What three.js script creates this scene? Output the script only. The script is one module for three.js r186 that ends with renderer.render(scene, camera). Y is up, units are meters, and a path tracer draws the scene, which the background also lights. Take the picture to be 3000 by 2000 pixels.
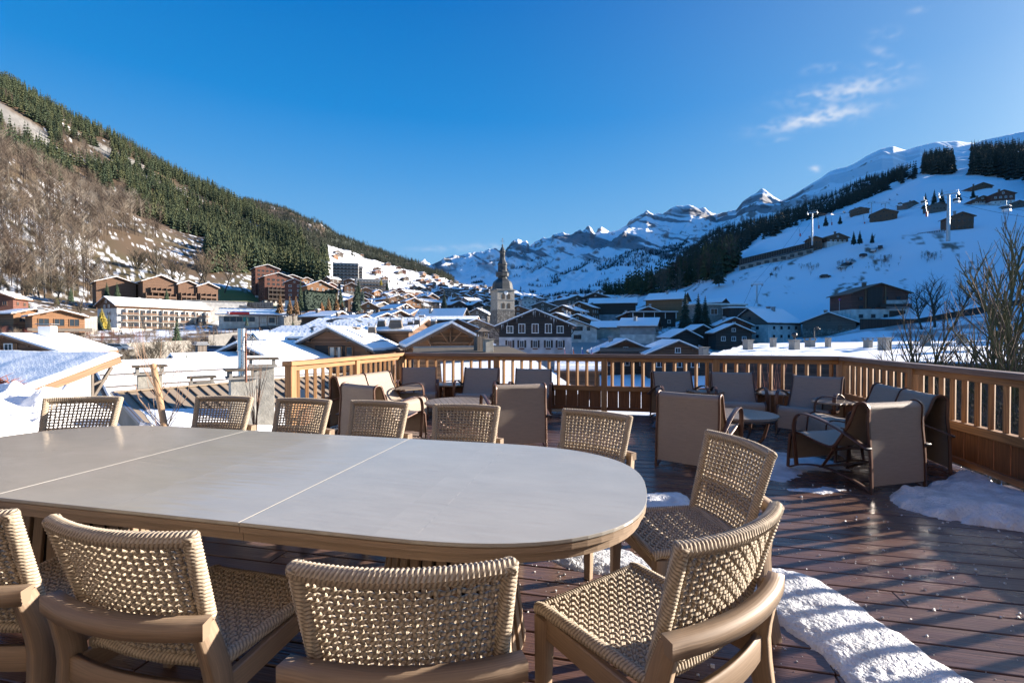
import * as THREE from 'three';
import { mergeGeometries } from 'three/addons/utils/BufferGeometryUtils.js';

// ---------- camera, sky, sun, exposure ----------
const scene = new THREE.Scene();
const F = 1390, EYE = 1.4, PITCH = Math.atan(17 / F), TH = Math.atan(317 / F);
const camera = new THREE.PerspectiveCamera(2 * Math.atan(1000 / F) * 180 / Math.PI, 1024 / 682, 0.05, 30000);
camera.position.set(0, EYE, 0);
camera.rotation.x = -PITCH;
const renderer = new THREE.WebGLRenderer({ antialias: true });
renderer.setSize(1024, 682);
renderer.toneMapping = THREE.LinearToneMapping;
const EXPOSURE = 3.1;
renderer.toneMappingExposure = EXPOSURE;
renderer.shadowMap.enabled = true;
const SUN_EL = 15.9 * Math.PI / 180;
const SUN = new THREE.Vector3(0.965 * Math.cos(SUN_EL), Math.sin(SUN_EL), -0.262 * Math.cos(SUN_EL)).normalize();
const sun = new THREE.DirectionalLight(new THREE.Color(1, 0.89, 0.76), 5);
sun.position.copy(SUN).multiplyScalar(400);
sun.target.position.set(0, 0, 0);
sun.castShadow = true;
Object.assign(sun.shadow.camera, { left: -400, right: 400, top: 400, bottom: -400, near: 1, far: 2000 });
sun.shadow.mapSize.set(4096, 4096);
scene.add(sun, sun.target);

// ---------- noise and random numbers ----------
function rng(seed) { let s = seed >>> 0; return () => { s = (s + 0x6d2b79f5) | 0; let t = Math.imul(s ^ (s >>> 15), 1 | s); t = (t + Math.imul(t ^ (t >>> 7), 61 | t)) ^ t; return ((t ^ (t >>> 14)) >>> 0) / 4294967296; }; }
const R = rng(11), rr = (a, b, r = R) => a + (b - a) * r();
const clamp = (x, a = 0, b = 1) => Math.min(b, Math.max(a, x)), lerp = (a, b, t) => a + (b - a) * t;
const sst = (a, b, x) => { const t = clamp((x - a) / (b - a)); return t * t * (3 - 2 * t); };
const hash = (x, y, s = 0) => { let h = Math.imul(x, 374761393) + Math.imul(y, 668265263) + Math.imul(s, 1274126177); h = Math.imul(h ^ (h >>> 13), 1274126177); return ((h ^ (h >>> 16)) >>> 0) / 4294967296; };
function vn(x, y, s = 0, wrap = 0) {                       // value noise 0..1, optional wrap period
  let ix = Math.floor(x), iy = Math.floor(y); const fx = x - ix, fy = y - iy, u = fx * fx * (3 - 2 * fx), v = fy * fy * (3 - 2 * fy);
  let jx = ix + 1, jy = iy + 1;
  if (wrap) { const m = (a) => ((a % wrap) + wrap) % wrap; ix = m(ix); iy = m(iy); jx = m(jx); jy = m(jy); }
  return lerp(lerp(hash(ix, iy, s), hash(jx, iy, s), u), lerp(hash(ix, jy, s), hash(jx, jy, s), u), v);
}
function fbm(x, y, o = 4, s = 0, wrap = 0) { let a = 0.5, t = 0, n = 0; for (let i = 0; i < o; i++) { t += a * vn(x, y, s + i * 17, wrap); n += a; a *= 0.5; x *= 2; y *= 2; wrap *= 2; } return t / n; }
const ridged = (x, y, o, s) => { let a = 0.5, t = 0, n = 0; for (let i = 0; i < o; i++) { t += a * (1 - Math.abs(2 * vn(x, y, s + i * 13) - 1)); n += a; a *= 0.5; x *= 2.03; y *= 2.03; } return t / n; };

// ---------- picture coordinates of the survey (3000 x 2000) to places in the world ----------
function ray(x, y) { const a = (x - 1500) / F, b = -(y - 1000) / F, c = Math.cos(PITCH), s = Math.sin(PITCH); return [a, -s + b * c, c + b * s]; }
function at(x, y, d) { const r = ray(x, y), k = d / r[2]; return new THREE.Vector3(r[0] * k, r[1] * k + EYE, -d); }
function atH(x, y, h) { const r = ray(x, y), t = (h - EYE) / r[1]; return new THREE.Vector3(r[0] * t, h, -r[2] * t); }
const CT = Math.cos(TH), ST = Math.sin(TH);
const tp = (u, v, h = 0) => new THREE.Vector3(u * CT + v * ST, h, u * ST - v * CT);      // terrace axes: u along the far railing, v towards it
const uvOf = (p) => [p.x * CT + p.z * ST, p.x * ST - p.z * CT];
const uvH = (x, y, h) => uvOf(atH(x, y, h));

// ---------- sky ----------
{
  const W = 2048, H = 1024, data = new Float32Array(W * H * 4), cl = [], SK = [[0, 0.33, 0.58, 0.86], [0.1, 0.245, 0.515, 0.835], [0.2, 0.165, 0.445, 0.81], [0.31, 0.075, 0.345, 0.765], [0.41, 0.014, 0.26, 0.71], [0.59, 0.001, 0.172, 0.58], [1, 0.001, 0.165, 0.57]];   // clear winter sky by height
  // thin cirrus at the upper right, each: survey x, y, length, thickness, tilt, strength
  for (const a of [[2470, 268, 150, 26, -0.16, 0.75], [2400, 345, 150, 20, -0.2, 1], [2450, 330, 90, 26, -0.1, 0.8], [2530, 250, 130, 24, -0.12, 0.6], [2330, 365, 70, 12, -0.3, 0.7], [2600, 195, 80, 14, -0.02, 0.4], [2600, 100, 45, 18, -0.1, 0.35], [2580, 150, 40, 14, 0.3, 0.3], [2430, 198, 30, 10, -0.2, 0.4], [2390, 200, 40, 12, -0.3, 0.25], [2270, 412, 40, 7, -0.15, 0.35], [2388, 494, 16, 8, 0.1, 0.8], [1330, 728, 120, 9, -0.03, 0.35], [1250, 730, 60, 6, 0.02, 0.25], [1430, 722, 90, 9, 0.02, 0.3], [2690, 30, 30, 8, -0.2, 0.25]]) cl.push(a);
  for (let j = 0; j < H; j++) for (let i = 0; i < W; i++) {
    const up = ((j + 0.5) / H - 0.5) * Math.PI, ro = ((i + 0.5) / W - 0.5) * 2 * Math.PI, y = Math.sin(up), x = Math.cos(ro) * Math.cos(up), z = Math.sin(ro) * Math.cos(up), o = (j * W + i) * 4;
    const el = Math.max(0, y), c = x * SUN.x + y * SUN.y + z * SUN.z;
    let k = 0; while (k < SK.length - 2 && el > SK[k + 1][0]) k++;
    const A = SK[k], Q = SK[k + 1], t = clamp((el - A[0]) / (Q[0] - A[0])); let r = lerp(A[1], Q[1], t), g = lerp(A[2], Q[2], t), b = lerp(A[3], Q[3], t);
    const glow = Math.pow(clamp((c + 1) / 2), 8.5), near = Math.pow(clamp(c), 30);       // brighter towards the sun
    r += glow * 0.30 + near * 2.2; g += glow * 0.30 + near * 2.1; b += glow * 0.20 + near * 1.9;
    if (z < 0 && y > 0) {
      const d = -z, cy = Math.cos(PITCH), sy = Math.sin(PITCH), zc = d * cy - y * sy, yc = y * cy + d * sy, px = 1500 + F * x / zc, py = 1000 - F * yc / zc;
      if (px > 1100 && px < 2900 && py > 0 && py < 900) {
        let a = 0;
        for (const [cx, ccy, L, T, ti, s] of cl) {
          const dx = px - cx, dy = py - ccy, u = (dx * Math.cos(ti) + dy * Math.sin(ti)) / L, v = (-dx * Math.sin(ti) + dy * Math.cos(ti)) / T;
          const q = u * u + v * v; if (q > 4) continue;
          const n = fbm((dx + dy * 1.5) / 26 + cx, (dy - dx * 0.12) / 9, 4, 5), m = Math.exp(-q * 1.2) * s * sst(0.34, 0.72, n);
          a = Math.max(a, m);
        }
        a *= 0.85; r = lerp(r, 0.93, a); g = lerp(g, 0.95, a); b = lerp(b, 0.99, a);
      }
    }
    data[o] = r / EXPOSURE; data[o + 1] = g / EXPOSURE; data[o + 2] = b / EXPOSURE; data[o + 3] = 1;
  }
  const t = new THREE.DataTexture(data, W, H, THREE.RGBAFormat, THREE.FloatType);
  t.mapping = THREE.EquirectangularReflectionMapping; t.magFilter = THREE.LinearFilter; t.needsUpdate = true;
  scene.background = t; scene.environment = t;
}

// ---------- names, tags ----------
const used = new Map();
function numbered(n) { const k = used.get(n) ?? 0; used.set(n, k + 1); return k ? n + '_' + String(k).padStart(3, '0') : n; }
function tag(o, label, category, group, kind) { const u = o.userData; if (label) u.label = label; if (category) u.category = category; if (group) u.group = group; if (kind) u.kind = kind; return o; }
function shade(o) { o.traverse((c) => { if (c.isMesh) { c.castShadow = true; c.receiveShadow = true; } }); return o; }
function thing(name, label, category, group, pos, turn = 0) { const o = new THREE.Group(); o.name = numbered(name); if (pos) o.position.copy(pos); o.rotation.y = turn; scene.add(o); return tag(o, label, category, group); }
function mesh(name, geo, mat, parent) { const m = new THREE.Mesh(geo, mat); m.name = parent ? name : numbered(name); m.castShadow = m.receiveShadow = true; (parent ?? scene).add(m); return m; }
function structure(name, geo, mat, label) { const m = mesh(name, geo, mat); return tag(m, label, null, null, 'structure'); }
function copyOf(o, name, pos, turn, label, group) { const c = o.clone(); c.name = numbered(name); c.position.copy(pos); c.rotation.y = turn; c.userData = { ...o.userData }; scene.add(c); return tag(c, label, null, group); }

// ---------- geometry builder: UVs in metres, u along the grain ----------
const V = (x, y, z) => new THREE.Vector3(x, y, z);
class B {
  constructor() { this.p = []; this.t = []; this.i = []; this.c = null; this.m = null; }
  at(x, y, z, ry = 0, rx = 0, rz = 0) { this.m = new THREE.Matrix4().compose(V(x, y, z), new THREE.Quaternion().setFromEuler(new THREE.Euler(rx, ry, rz, 'YXZ')), V(1, 1, 1)); return this; }
  off() { this.m = null; return this; }
  v(x, y, z, u = 0, w = 0) { if (this.m) { const e = this.m.elements; this.p.push(e[0] * x + e[4] * y + e[8] * z + e[12], e[1] * x + e[5] * y + e[9] * z + e[13], e[2] * x + e[6] * y + e[10] * z + e[14]); } else this.p.push(x, y, z); this.t.push(u, w); return this.p.length / 3 - 1; }
  quad(a, b, c, d) {                                          // arrays [x,y,z], counter-clockwise; uv from edge lengths
    const L = (p, q) => Math.hypot(p[0] - q[0], p[1] - q[1], p[2] - q[2]), w = L(a, b), h = L(a, d), k = this.uo ?? 0;
    const g = w >= h ? [[k, 0], [k + w, 0], [k + w, h], [k, h]] : [[k, 0], [k, w], [k + h, w], [k + h, 0]];
    const i = [a, b, c, d].map((p, n) => this.v(p[0], p[1], p[2], g[n][0], g[n][1]));
    this.i.push(i[0], i[1], i[2], i[0], i[2], i[3]); return this;
  }
  tri(a, b, c) { const i = [a, b, c].map((p) => this.v(p[0], p[1], p[2], p[0] + p[2] * 0.7, p[1])); this.i.push(...i); return this; }
  box(x, y, z, w, h, d, ch = 0) {                             // centre and full sizes, optional chamfer
    const a = w / 2, b = h / 2, e = d / 2;
    if (!ch) {
      const P = (i, j, k) => [x + i * a, y + j * b, z + k * e];
      this.quad(P(-1, -1, 1), P(1, -1, 1), P(1, 1, 1), P(-1, 1, 1)); this.quad(P(1, -1, -1), P(-1, -1, -1), P(-1, 1, -1), P(1, 1, -1));
      this.quad(P(1, -1, 1), P(1, -1, -1), P(1, 1, -1), P(1, 1, 1)); this.quad(P(-1, -1, -1), P(-1, -1, 1), P(-1, 1, 1), P(-1, 1, -1));
      this.quad(P(-1, 1, 1), P(1, 1, 1), P(1, 1, -1), P(-1, 1, -1)); this.quad(P(-1, -1, -1), P(1, -1, -1), P(1, -1, 1), P(-1, -1, 1)); return this;
    }
    const X = (i, j, k) => [x + i * a, y + j * (b - ch), z + k * (e - ch)], Y = (i, j, k) => [x + i * (a - ch), y + j * b, z + k * (e - ch)], Z = (i, j, k) => [x + i * (a - ch), y + j * (b - ch), z + k * e];
    for (const s of [1, -1]) {
      const q = (A, B2, C, D) => (s > 0 ? this.quad(A, B2, C, D) : this.quad(B2, A, D, C));
      q(Z(-1, -1, s), Z(1, -1, s), Z(1, 1, s), Z(-1, 1, s)); q(X(s, -1, 1), X(s, -1, -1), X(s, 1, -1), X(s, 1, 1)); q(Y(-1, s, 1), Y(1, s, 1), Y(1, s, -1), Y(-1, s, -1));
      for (const r of [1, -1]) {
        const f = (A, B2, C, D) => (s * r > 0 ? this.quad(A, B2, C, D) : this.quad(B2, A, D, C));
        f(Z(-1, r, s), Z(1, r, s), Y(1, r, s), Y(-1, r, s)); f(X(r, -1, s), X(r, 1, s), Z(r, 1, s), Z(r, -1, s)); f(Y(s, r, 1), X(s, r, 1), X(s, r, -1), Y(s, r, -1));
        for (const t of [1, -1]) (s * r * t > 0 ? this.tri(X(s, r, t), Y(s, r, t), Z(s, r, t)) : this.tri(Y(s, r, t), X(s, r, t), Z(s, r, t)));
      }
    }
    return this;
  }
  sweep(pts, prof, closed = false, up = null) {               // profile [[a,b],...] swept along points; smooth
    const n = pts.length, k = prof.length, T = V(), S = V(), U = V(), base = this.p.length / 3; let s = 0;
    for (let j = 0; j < n; j++) {
      const A = pts[Math.max(0, j - 1)], C = pts[Math.min(n - 1, j + 1)]; T.subVectors(C, A).normalize();
      if (up) U.copy(up); else if (!j) { U.set(0, 1, 0); if (Math.abs(T.y) > 0.9) U.set(1, 0, 0); }
      S.crossVectors(T, U).normalize(); U.crossVectors(S, T).normalize();
      if (j) s += pts[j].distanceTo(pts[j - 1]);
      let per = 0;
      for (let i = 0; i <= k; i++) { const q = prof[i % k], sc = pts[j].w ?? 1; if (i) per += Math.hypot(q[0] - prof[i - 1][0], q[1] - prof[i - 1][1]); this.v(pts[j].x + (S.x * q[0] + U.x * q[1]) * sc, pts[j].y + (S.y * q[0] + U.y * q[1]) * sc, pts[j].z + (S.z * q[0] + U.z * q[1]) * sc, s, per); }
    }
    for (let j = 0; j < n - 1; j++) for (let i = 0; i < k; i++) { const a = base + j * (k + 1) + i, b = a + 1, c = a + k + 1, d = c + 1; this.i.push(a, b, c, b, d, c); }
    if (!closed) for (const [j, f] of [[0, 1], [n - 1, 0]]) { const b0 = base + j * (k + 1), vs = []; for (let i = 0; i < k; i++) { const o = (b0 + i) * 3; const m = this.m; this.m = null; vs.push(this.v(this.p[o], this.p[o + 1], this.p[o + 2])); this.m = m; } for (let i = 1; i < k - 1; i++) f ? this.i.push(vs[0], vs[i + 1], vs[i]) : this.i.push(vs[0], vs[i], vs[i + 1]); }
    return this;
  }
  tube(pts, r, seg = 6, up = null) { const pr = []; for (let i = 0; i < seg; i++) { const a = -i / seg * 2 * Math.PI; pr.push([Math.cos(a) * r, Math.sin(a) * r]); } return this.sweep(pts, pr, false, up); }
  bar(a, b, w, h, ch = 0) {                                   // a straight timber from a to b
    const d = V().subVectors(b, a), L = d.length(), keep = this.m, m = new THREE.Matrix4(), x = d.clone().normalize(), z = V().crossVectors(x, V(0, 1, 0)); if (z.length() < 0.01) z.set(0, 0, 1); z.normalize(); const y = V().crossVectors(z, x);
    m.makeBasis(x, y, z).setPosition(V().addVectors(a, b).multiplyScalar(0.5)); this.m = keep ? keep.clone().multiply(m) : m; this.box(0, 0, 0, L, h, w, ch); this.m = keep; return this;
  }
  lathe(prof, seg = 24, cx = 0, cz = 0) { const base = this.p.length / 3, k = prof.length; for (let j = 0; j <= seg; j++) { const a = j / seg * 2 * Math.PI; for (const [r, y] of prof) this.v(cx + Math.sin(a) * r, y, cz + Math.cos(a) * r, a, y); } for (let j = 0; j < seg; j++) for (let i = 0; i < k - 1; i++) { const a = base + j * k + i, b = a + k; this.i.push(a, b, b + 1, a, b + 1, a + 1); } return this; }
  geo(smooth = true) {
    const g = new THREE.BufferGeometry(); g.setAttribute('position', new THREE.Float32BufferAttribute(this.p, 3)); g.setAttribute('uv', new THREE.Float32BufferAttribute(this.t, 2));
    if (this.c) g.setAttribute('color', new THREE.Float32BufferAttribute(this.c, 3)); g.setIndex(this.i); g.computeVertexNormals(); return g;
  }
}
const bez = (pts, n) => new THREE.CatmullRomCurve3(pts.map((p) => V(...p)), false, 'centripetal').getPoints(n);

// ---------- textures and materials ----------
function tex(n, fn, srgb = true) {                             // fn(x,y) 0..1 -> [r,g,b] or grey, wraps
  const d = new Uint8Array(n * n * 4);
  for (let y = 0; y < n; y++) for (let x = 0; x < n; x++) { let c = fn(x / n, y / n); if (typeof c === 'number') c = [c, c, c]; const o = (y * n + x) * 4; d[o] = clamp(c[0]) * 255; d[o + 1] = clamp(c[1]) * 255; d[o + 2] = clamp(c[2]) * 255; d[o + 3] = 255; }
  const t = new THREE.DataTexture(d, n, n); t.wrapS = t.wrapT = THREE.RepeatWrapping; t.magFilter = THREE.LinearFilter; if (srgb) t.colorSpace = THREE.SRGBColorSpace; t.needsUpdate = true; return t;
}
const rep = (t, x, y) => { const c = t.clone(); c.repeat.set(x, y ?? x); c.needsUpdate = true; return c; };
const grainF = (x, y) => { const w = fbm(x * 3, y * 8, 3, 3, 8), n = fbm(x * 4, y * 64 + w * 6, 3, 9, 64), k = 0.5 + 0.5 * Math.sin((y * 14 + w * 3.2) * Math.PI * 2); return 0.45 * n + 0.3 * k + 0.25 * fbm(x * 8, y * 32, 3, 31, 32); };
const T_grain = tex(512, (x, y) => 0.55 + 0.45 * grainF(x, y));
const T_soft = tex(512, (x, y) => 0.80 + 0.2 * grainF(x, y));
const T_grainB = tex(512, (x, y) => grainF(x, y), false);
const T_noise = tex(512, (x, y) => 0.72 + 0.28 * fbm(x * 8, y * 8, 6, 2, 8));
const T_noiseB = tex(512, (x, y) => fbm(x * 16, y * 16, 5, 7, 16), false);
const T_weave = tex(256, (x, y) => { const a = Math.abs(Math.sin(x * Math.PI * 64)), b = Math.abs(Math.sin(y * Math.PI * 64)); return 0.62 + 0.22 * a * 0.6 + 0.16 * b + 0.12 * (fbm(x * 4, y * 128, 2, 4, 128) - 0.5); });
const T_weaveB = tex(256, (x, y) => 0.5 * Math.abs(Math.sin(x * Math.PI * 64)) + 0.5 * Math.abs(Math.sin(y * Math.PI * 64)), false);
const T_rope = tex(128, (x, y) => 0.6 + 0.4 * Math.pow(Math.abs(Math.sin((x * 8 + y * 4) * Math.PI)), 0.7) * (0.85 + 0.3 * (vn(x * 32, y * 32, 4, 32) - 0.5)));
const T_ropeB = tex(128, (x, y) => Math.pow(Math.abs(Math.sin((x * 8 + y * 4) * Math.PI)), 0.7), false);
const T_plank = tex(512, (x, y) => { const k = Math.floor(y * 8), f = y * 8 - k; return (0.7 + 0.3 * grainF(x, y)) * (0.78 + 0.3 * hash(k, 3)) * (f < 0.07 ? 0.45 : 1); });
const T_plankB = tex(512, (x, y) => { const f = y * 8 - Math.floor(y * 8); return f < 0.07 ? 0 : 0.8 + 0.2 * grainF(x, y); }, false);
const T_stone = tex(512, (x, y) => { let bd = 9, b2 = 9, id = 0; const n = 12, X = x * n + fbm(x * 8, y * 8, 2, 1, 8), Y = y * n * 1.5 + fbm(x * 8, y * 8, 2, 5, 8); for (let j = -1; j < 2; j++) for (let i = -1; i < 2; i++) { const cx = Math.floor(X) + i, cy = Math.floor(Y) + j, wx = ((cx % n) + n) % n, wy = ((cy % 18) + 18) % 18, d = Math.hypot(cx + hash(wx, wy, 1) - X, cy + hash(wx, wy, 2) - Y); if (d < bd) { b2 = bd; bd = d; id = hash(wx, wy, 3); } else if (d < b2) b2 = d; } return (b2 - bd < 0.1 ? 0.5 : 0.62 + 0.38 * id) * (0.8 + 0.2 * vn(x * 64, y * 64, 3, 64)); });
const lin = (r, g, b) => new THREE.Color().setRGB(r, g, b);
scene.fog = new THREE.FogExp2(new THREE.Color(0.72, 0.84, 1), 0.0000015);
const M = {};
function mat(name, c, o = {}) { const m = new (o.physical ? THREE.MeshPhysicalMaterial : THREE.MeshStandardMaterial)(); delete o.physical; m.name = name; m.color = lin(...c); m.roughness = 0.8; m.metalness = 0; Object.assign(m, o); if (m.side === undefined || o.side === undefined) m.side = THREE.DoubleSide; return (M[name] = m); }
const g1 = rep(T_grain, 0.5, 2.2), g1b = rep(T_grainB, 0.5, 2.2);
mat('larch', [0.56, 0.29, 0.115], { map: g1, bumpMap: g1b, bumpScale: 0.0012, roughness: 0.62 });
mat('larch_dark', [0.30, 0.125, 0.05], { map: rep(T_grain, 0.6, 2.6), bumpMap: g1b, bumpScale: 0.001, roughness: 0.55 });
mat('larch_grey', [0.33, 0.22, 0.17], { map: rep(T_grain, 0.55, 2.4), bumpMap: g1b, bumpScale: 0.0015, roughness: 0.5 });
const g2 = rep(T_soft, 1.4, 7), g2b = rep(T_grainB, 1.4, 7);
mat('teak', [0.33, 0.235, 0.16], { map: g2, bumpMap: g2b, bumpScale: 0.0006, roughness: 0.6 });
for (const [i, c] of [[0, [0.21, 0.115, 0.085]], [1, [0.175, 0.10, 0.08]], [2, [0.24, 0.14, 0.105]], [3, [0.155, 0.083, 0.07]]]) mat('deck' + i, c, { map: rep(T_grain, 0.5, 4), bumpMap: rep(T_grainB, 0.5, 4), bumpScale: 0.0012, roughness: 0.55, roughnessMap: rep(tex(256, (x, y) => 0.55 + 0.9 * (fbm(x * 4, y * 8, 4, 40 + i, 8) - 0.5), false), 0.35, 0.8) });
mat('under_deck', [0.02, 0.015, 0.012]);
mat('rope', [0.54, 0.445, 0.335], { map: rep(T_rope, 10, 10), bumpMap: rep(T_ropeB, 10, 10), bumpScale: 0.002, roughness: 0.85 });
mat('sling', [0.47, 0.375, 0.295], { map: rep(T_weave, 4), bumpMap: rep(T_weaveB, 4), bumpScale: 0.0008, roughness: 0.65, sheen: 0 });
mat('sling_side', [0.42, 0.28, 0.165], { map: rep(T_weave, 4), roughness: 0.7 });
mat('brown_metal', [0.10, 0.052, 0.036], { roughness: 0.38, metalness: 0.25 });
mat('tabletop', [0.40, 0.38, 0.345], { physical: true, map: rep(tex(512, (x, y) => 0.93 + 0.07 * fbm(x * 6, y * 12, 5, 12, 12)), 0.9, 0.9), bumpMap: rep(tex(512, (x, y) => fbm(x * 10, y * 60, 4, 13, 64), false), 0.8, 0.8), bumpScale: 0.0009, roughness: 0.2, roughnessMap: rep(tex(512, (x, y) => 0.28 + 1.1 * clamp(fbm(x * 4, y * 8, 5, 14, 8) - 0.2), false), 0.4, 0.4) });
mat('table_edge', [0.30, 0.25, 0.20], { roughness: 0.4 });
mat('slat_top', [0.30, 0.235, 0.18], { map: g2, roughness: 0.3, bumpMap: g2b, bumpScale: 0.001 });
const snowB = rep(T_noiseB, 1.5);
mat('snow', [0.90, 0.905, 0.915], { roughness: 0.75, bumpMap: snowB, bumpScale: 0.02 });
mat('ice_snow', [0.80, 0.815, 0.845], { roughness: 0.42, map: rep(T_noise, 1.2), bumpMap: rep(T_noiseB, 5), bumpScale: 0.012 });
mat('roof_snow', [0.90, 0.905, 0.915], { roughness: 0.8, bumpMap: rep(T_noiseB, 0.12), bumpScale: 0.12 });
mat('stucco', [0.80, 0.77, 0.72], { map: rep(T_noise, 0.12), roughness: 0.95, bumpMap: rep(T_noiseB, 0.6), bumpScale: 0.006 });
mat('stucco_worn', [0.50, 0.47, 0.41], { map: rep(T_noise, 0.6), roughness: 0.95, bumpMap: rep(T_noiseB, 1.2), bumpScale: 0.01 });
mat('stucco_cream', [0.74, 0.68, 0.58], { map: rep(T_noise, 0.12), roughness: 0.95 });
mat('stucco_pink', [0.76, 0.69, 0.66], { map: rep(T_noise, 0.1), roughness: 0.95 });
mat('stucco_grey', [0.42, 0.42, 0.42], { map: rep(T_noise, 0.1), roughness: 0.95 });
mat('concrete', [0.36, 0.34, 0.31], { map: rep(T_noise, 0.2), roughness: 0.9 });
mat('stone_wall', [0.40, 0.37, 0.33], { map: rep(T_stone, 0.14), roughness: 0.95 });
for (const [n, c] of [['wood_brown', [0.23, 0.125, 0.075]], ['wood_dark', [0.105, 0.072, 0.056]], ['wood_red', [0.23, 0.092, 0.062]], ['wood_orange', [0.40, 0.205, 0.10]], ['wood_grey', [0.23, 0.195, 0.165]], ['wood_bright', [0.50, 0.16, 0.04]], ['wood_black', [0.062, 0.052, 0.048]]]) mat(n, c, { map: rep(T_plank, 0.35, 0.7), bumpMap: rep(T_plankB, 0.35, 0.7), bumpScale: 0.02, roughness: 0.8 });
mat('fascia', [0.28, 0.165, 0.105], { map: rep(T_grain, 0.2, 1), roughness: 0.75 });
mat('fascia_grey', [0.17, 0.14, 0.125], { map: rep(T_grain, 0.2, 1), roughness: 0.75 });
mat('fascia_orange', [0.42, 0.21, 0.105], { map: rep(T_grain, 0.2, 1), roughness: 0.7 });
mat('glass', [0.03, 0.04, 0.05], { roughness: 0.08, metalness: 0.0 });
mat('white_frame', [0.72, 0.71, 0.69], { roughness: 0.6 });
mat('curtain', [0.55, 0.52, 0.46], { roughness: 0.9 });
mat('roof_tile', [0.085, 0.075, 0.07], { map: rep(T_plank, 0.2, 0.5), roughness: 0.85 });
mat('roof_brown', [0.27, 0.21, 0.15], { roughness: 0.6 });
mat('roof_seam', [0.085, 0.062, 0.045], { roughness: 0.5 });
mat('moss_tile', [0.12, 0.092, 0.062], { map: rep(T_noise, 0.5), roughness: 0.95 });
mat('steel', [0.62, 0.63, 0.65], { metalness: 1, roughness: 0.22 });
mat('zinc', [0.33, 0.34, 0.36], { metalness: 0.8, roughness: 0.42 });
mat('pylon', [0.45, 0.48, 0.5], { metalness: 0.5, roughness: 0.5 });
mat('dark_metal', [0.05, 0.05, 0.055], { metalness: 0.5, roughness: 0.5 });
mat('rust', [0.20, 0.085, 0.05], { roughness: 0.8 });
mat('slate', [0.075, 0.08, 0.082], { roughness: 0.5, map: rep(T_plank, 0.4, 0.6) });
mat('weathered', [0.245, 0.20, 0.165], { map: rep(T_plank, 0.8, 1.2), bumpMap: rep(T_plankB, 0.8, 1.2), bumpScale: 0.01, roughness: 0.85 });
mat('red', [0.55, 0.03, 0.025], { roughness: 0.5 });
mat('teal', [0.03, 0.30, 0.27], { roughness: 0.5 });
mat('blue', [0.02, 0.06, 0.35], { roughness: 0.6 });
mat('yellow', [0.75, 0.45, 0.02], { roughness: 0.6 });
mat('white', [0.78, 0.78, 0.78], { roughness: 0.5 });
mat('black', [0.015, 0.015, 0.017], { roughness: 0.4 });
mat('bark', [0.10, 0.085, 0.06], { map: rep(T_noise, 3), bumpMap: rep(T_noiseB, 6), bumpScale: 0.01, roughness: 0.95 });
mat('bark_moss', [0.135, 0.125, 0.055], { map: rep(T_noise, 3), roughness: 0.95 });
mat('twig', [0.15, 0.095, 0.07], { roughness: 0.9 });
mat('twig_red', [0.20, 0.07, 0.05], { roughness: 0.9 });
mat('pole_wood', [0.42, 0.27, 0.15], { map: g2, roughness: 0.7 });
for (const [n, c] of [['needles', [0.036, 0.058, 0.028]], ['needles_dark', [0.022, 0.040, 0.026]], ['needles_olive', [0.066, 0.075, 0.022]], ['needles_gold', [0.27, 0.21, 0.03]], ['needles_rust', [0.26, 0.115, 0.045]], ['needles_brown', [0.155, 0.085, 0.035]], ['needles_blue', [0.05, 0.075, 0.06]]]) mat(n, c, { roughness: 0.85 });
mat('vertex', [1, 1, 1], { vertexColors: true, roughness: 0.95 });
mat('hair_twigs', [0.20, 0.145, 0.10], { roughness: 0.95 });
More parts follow.
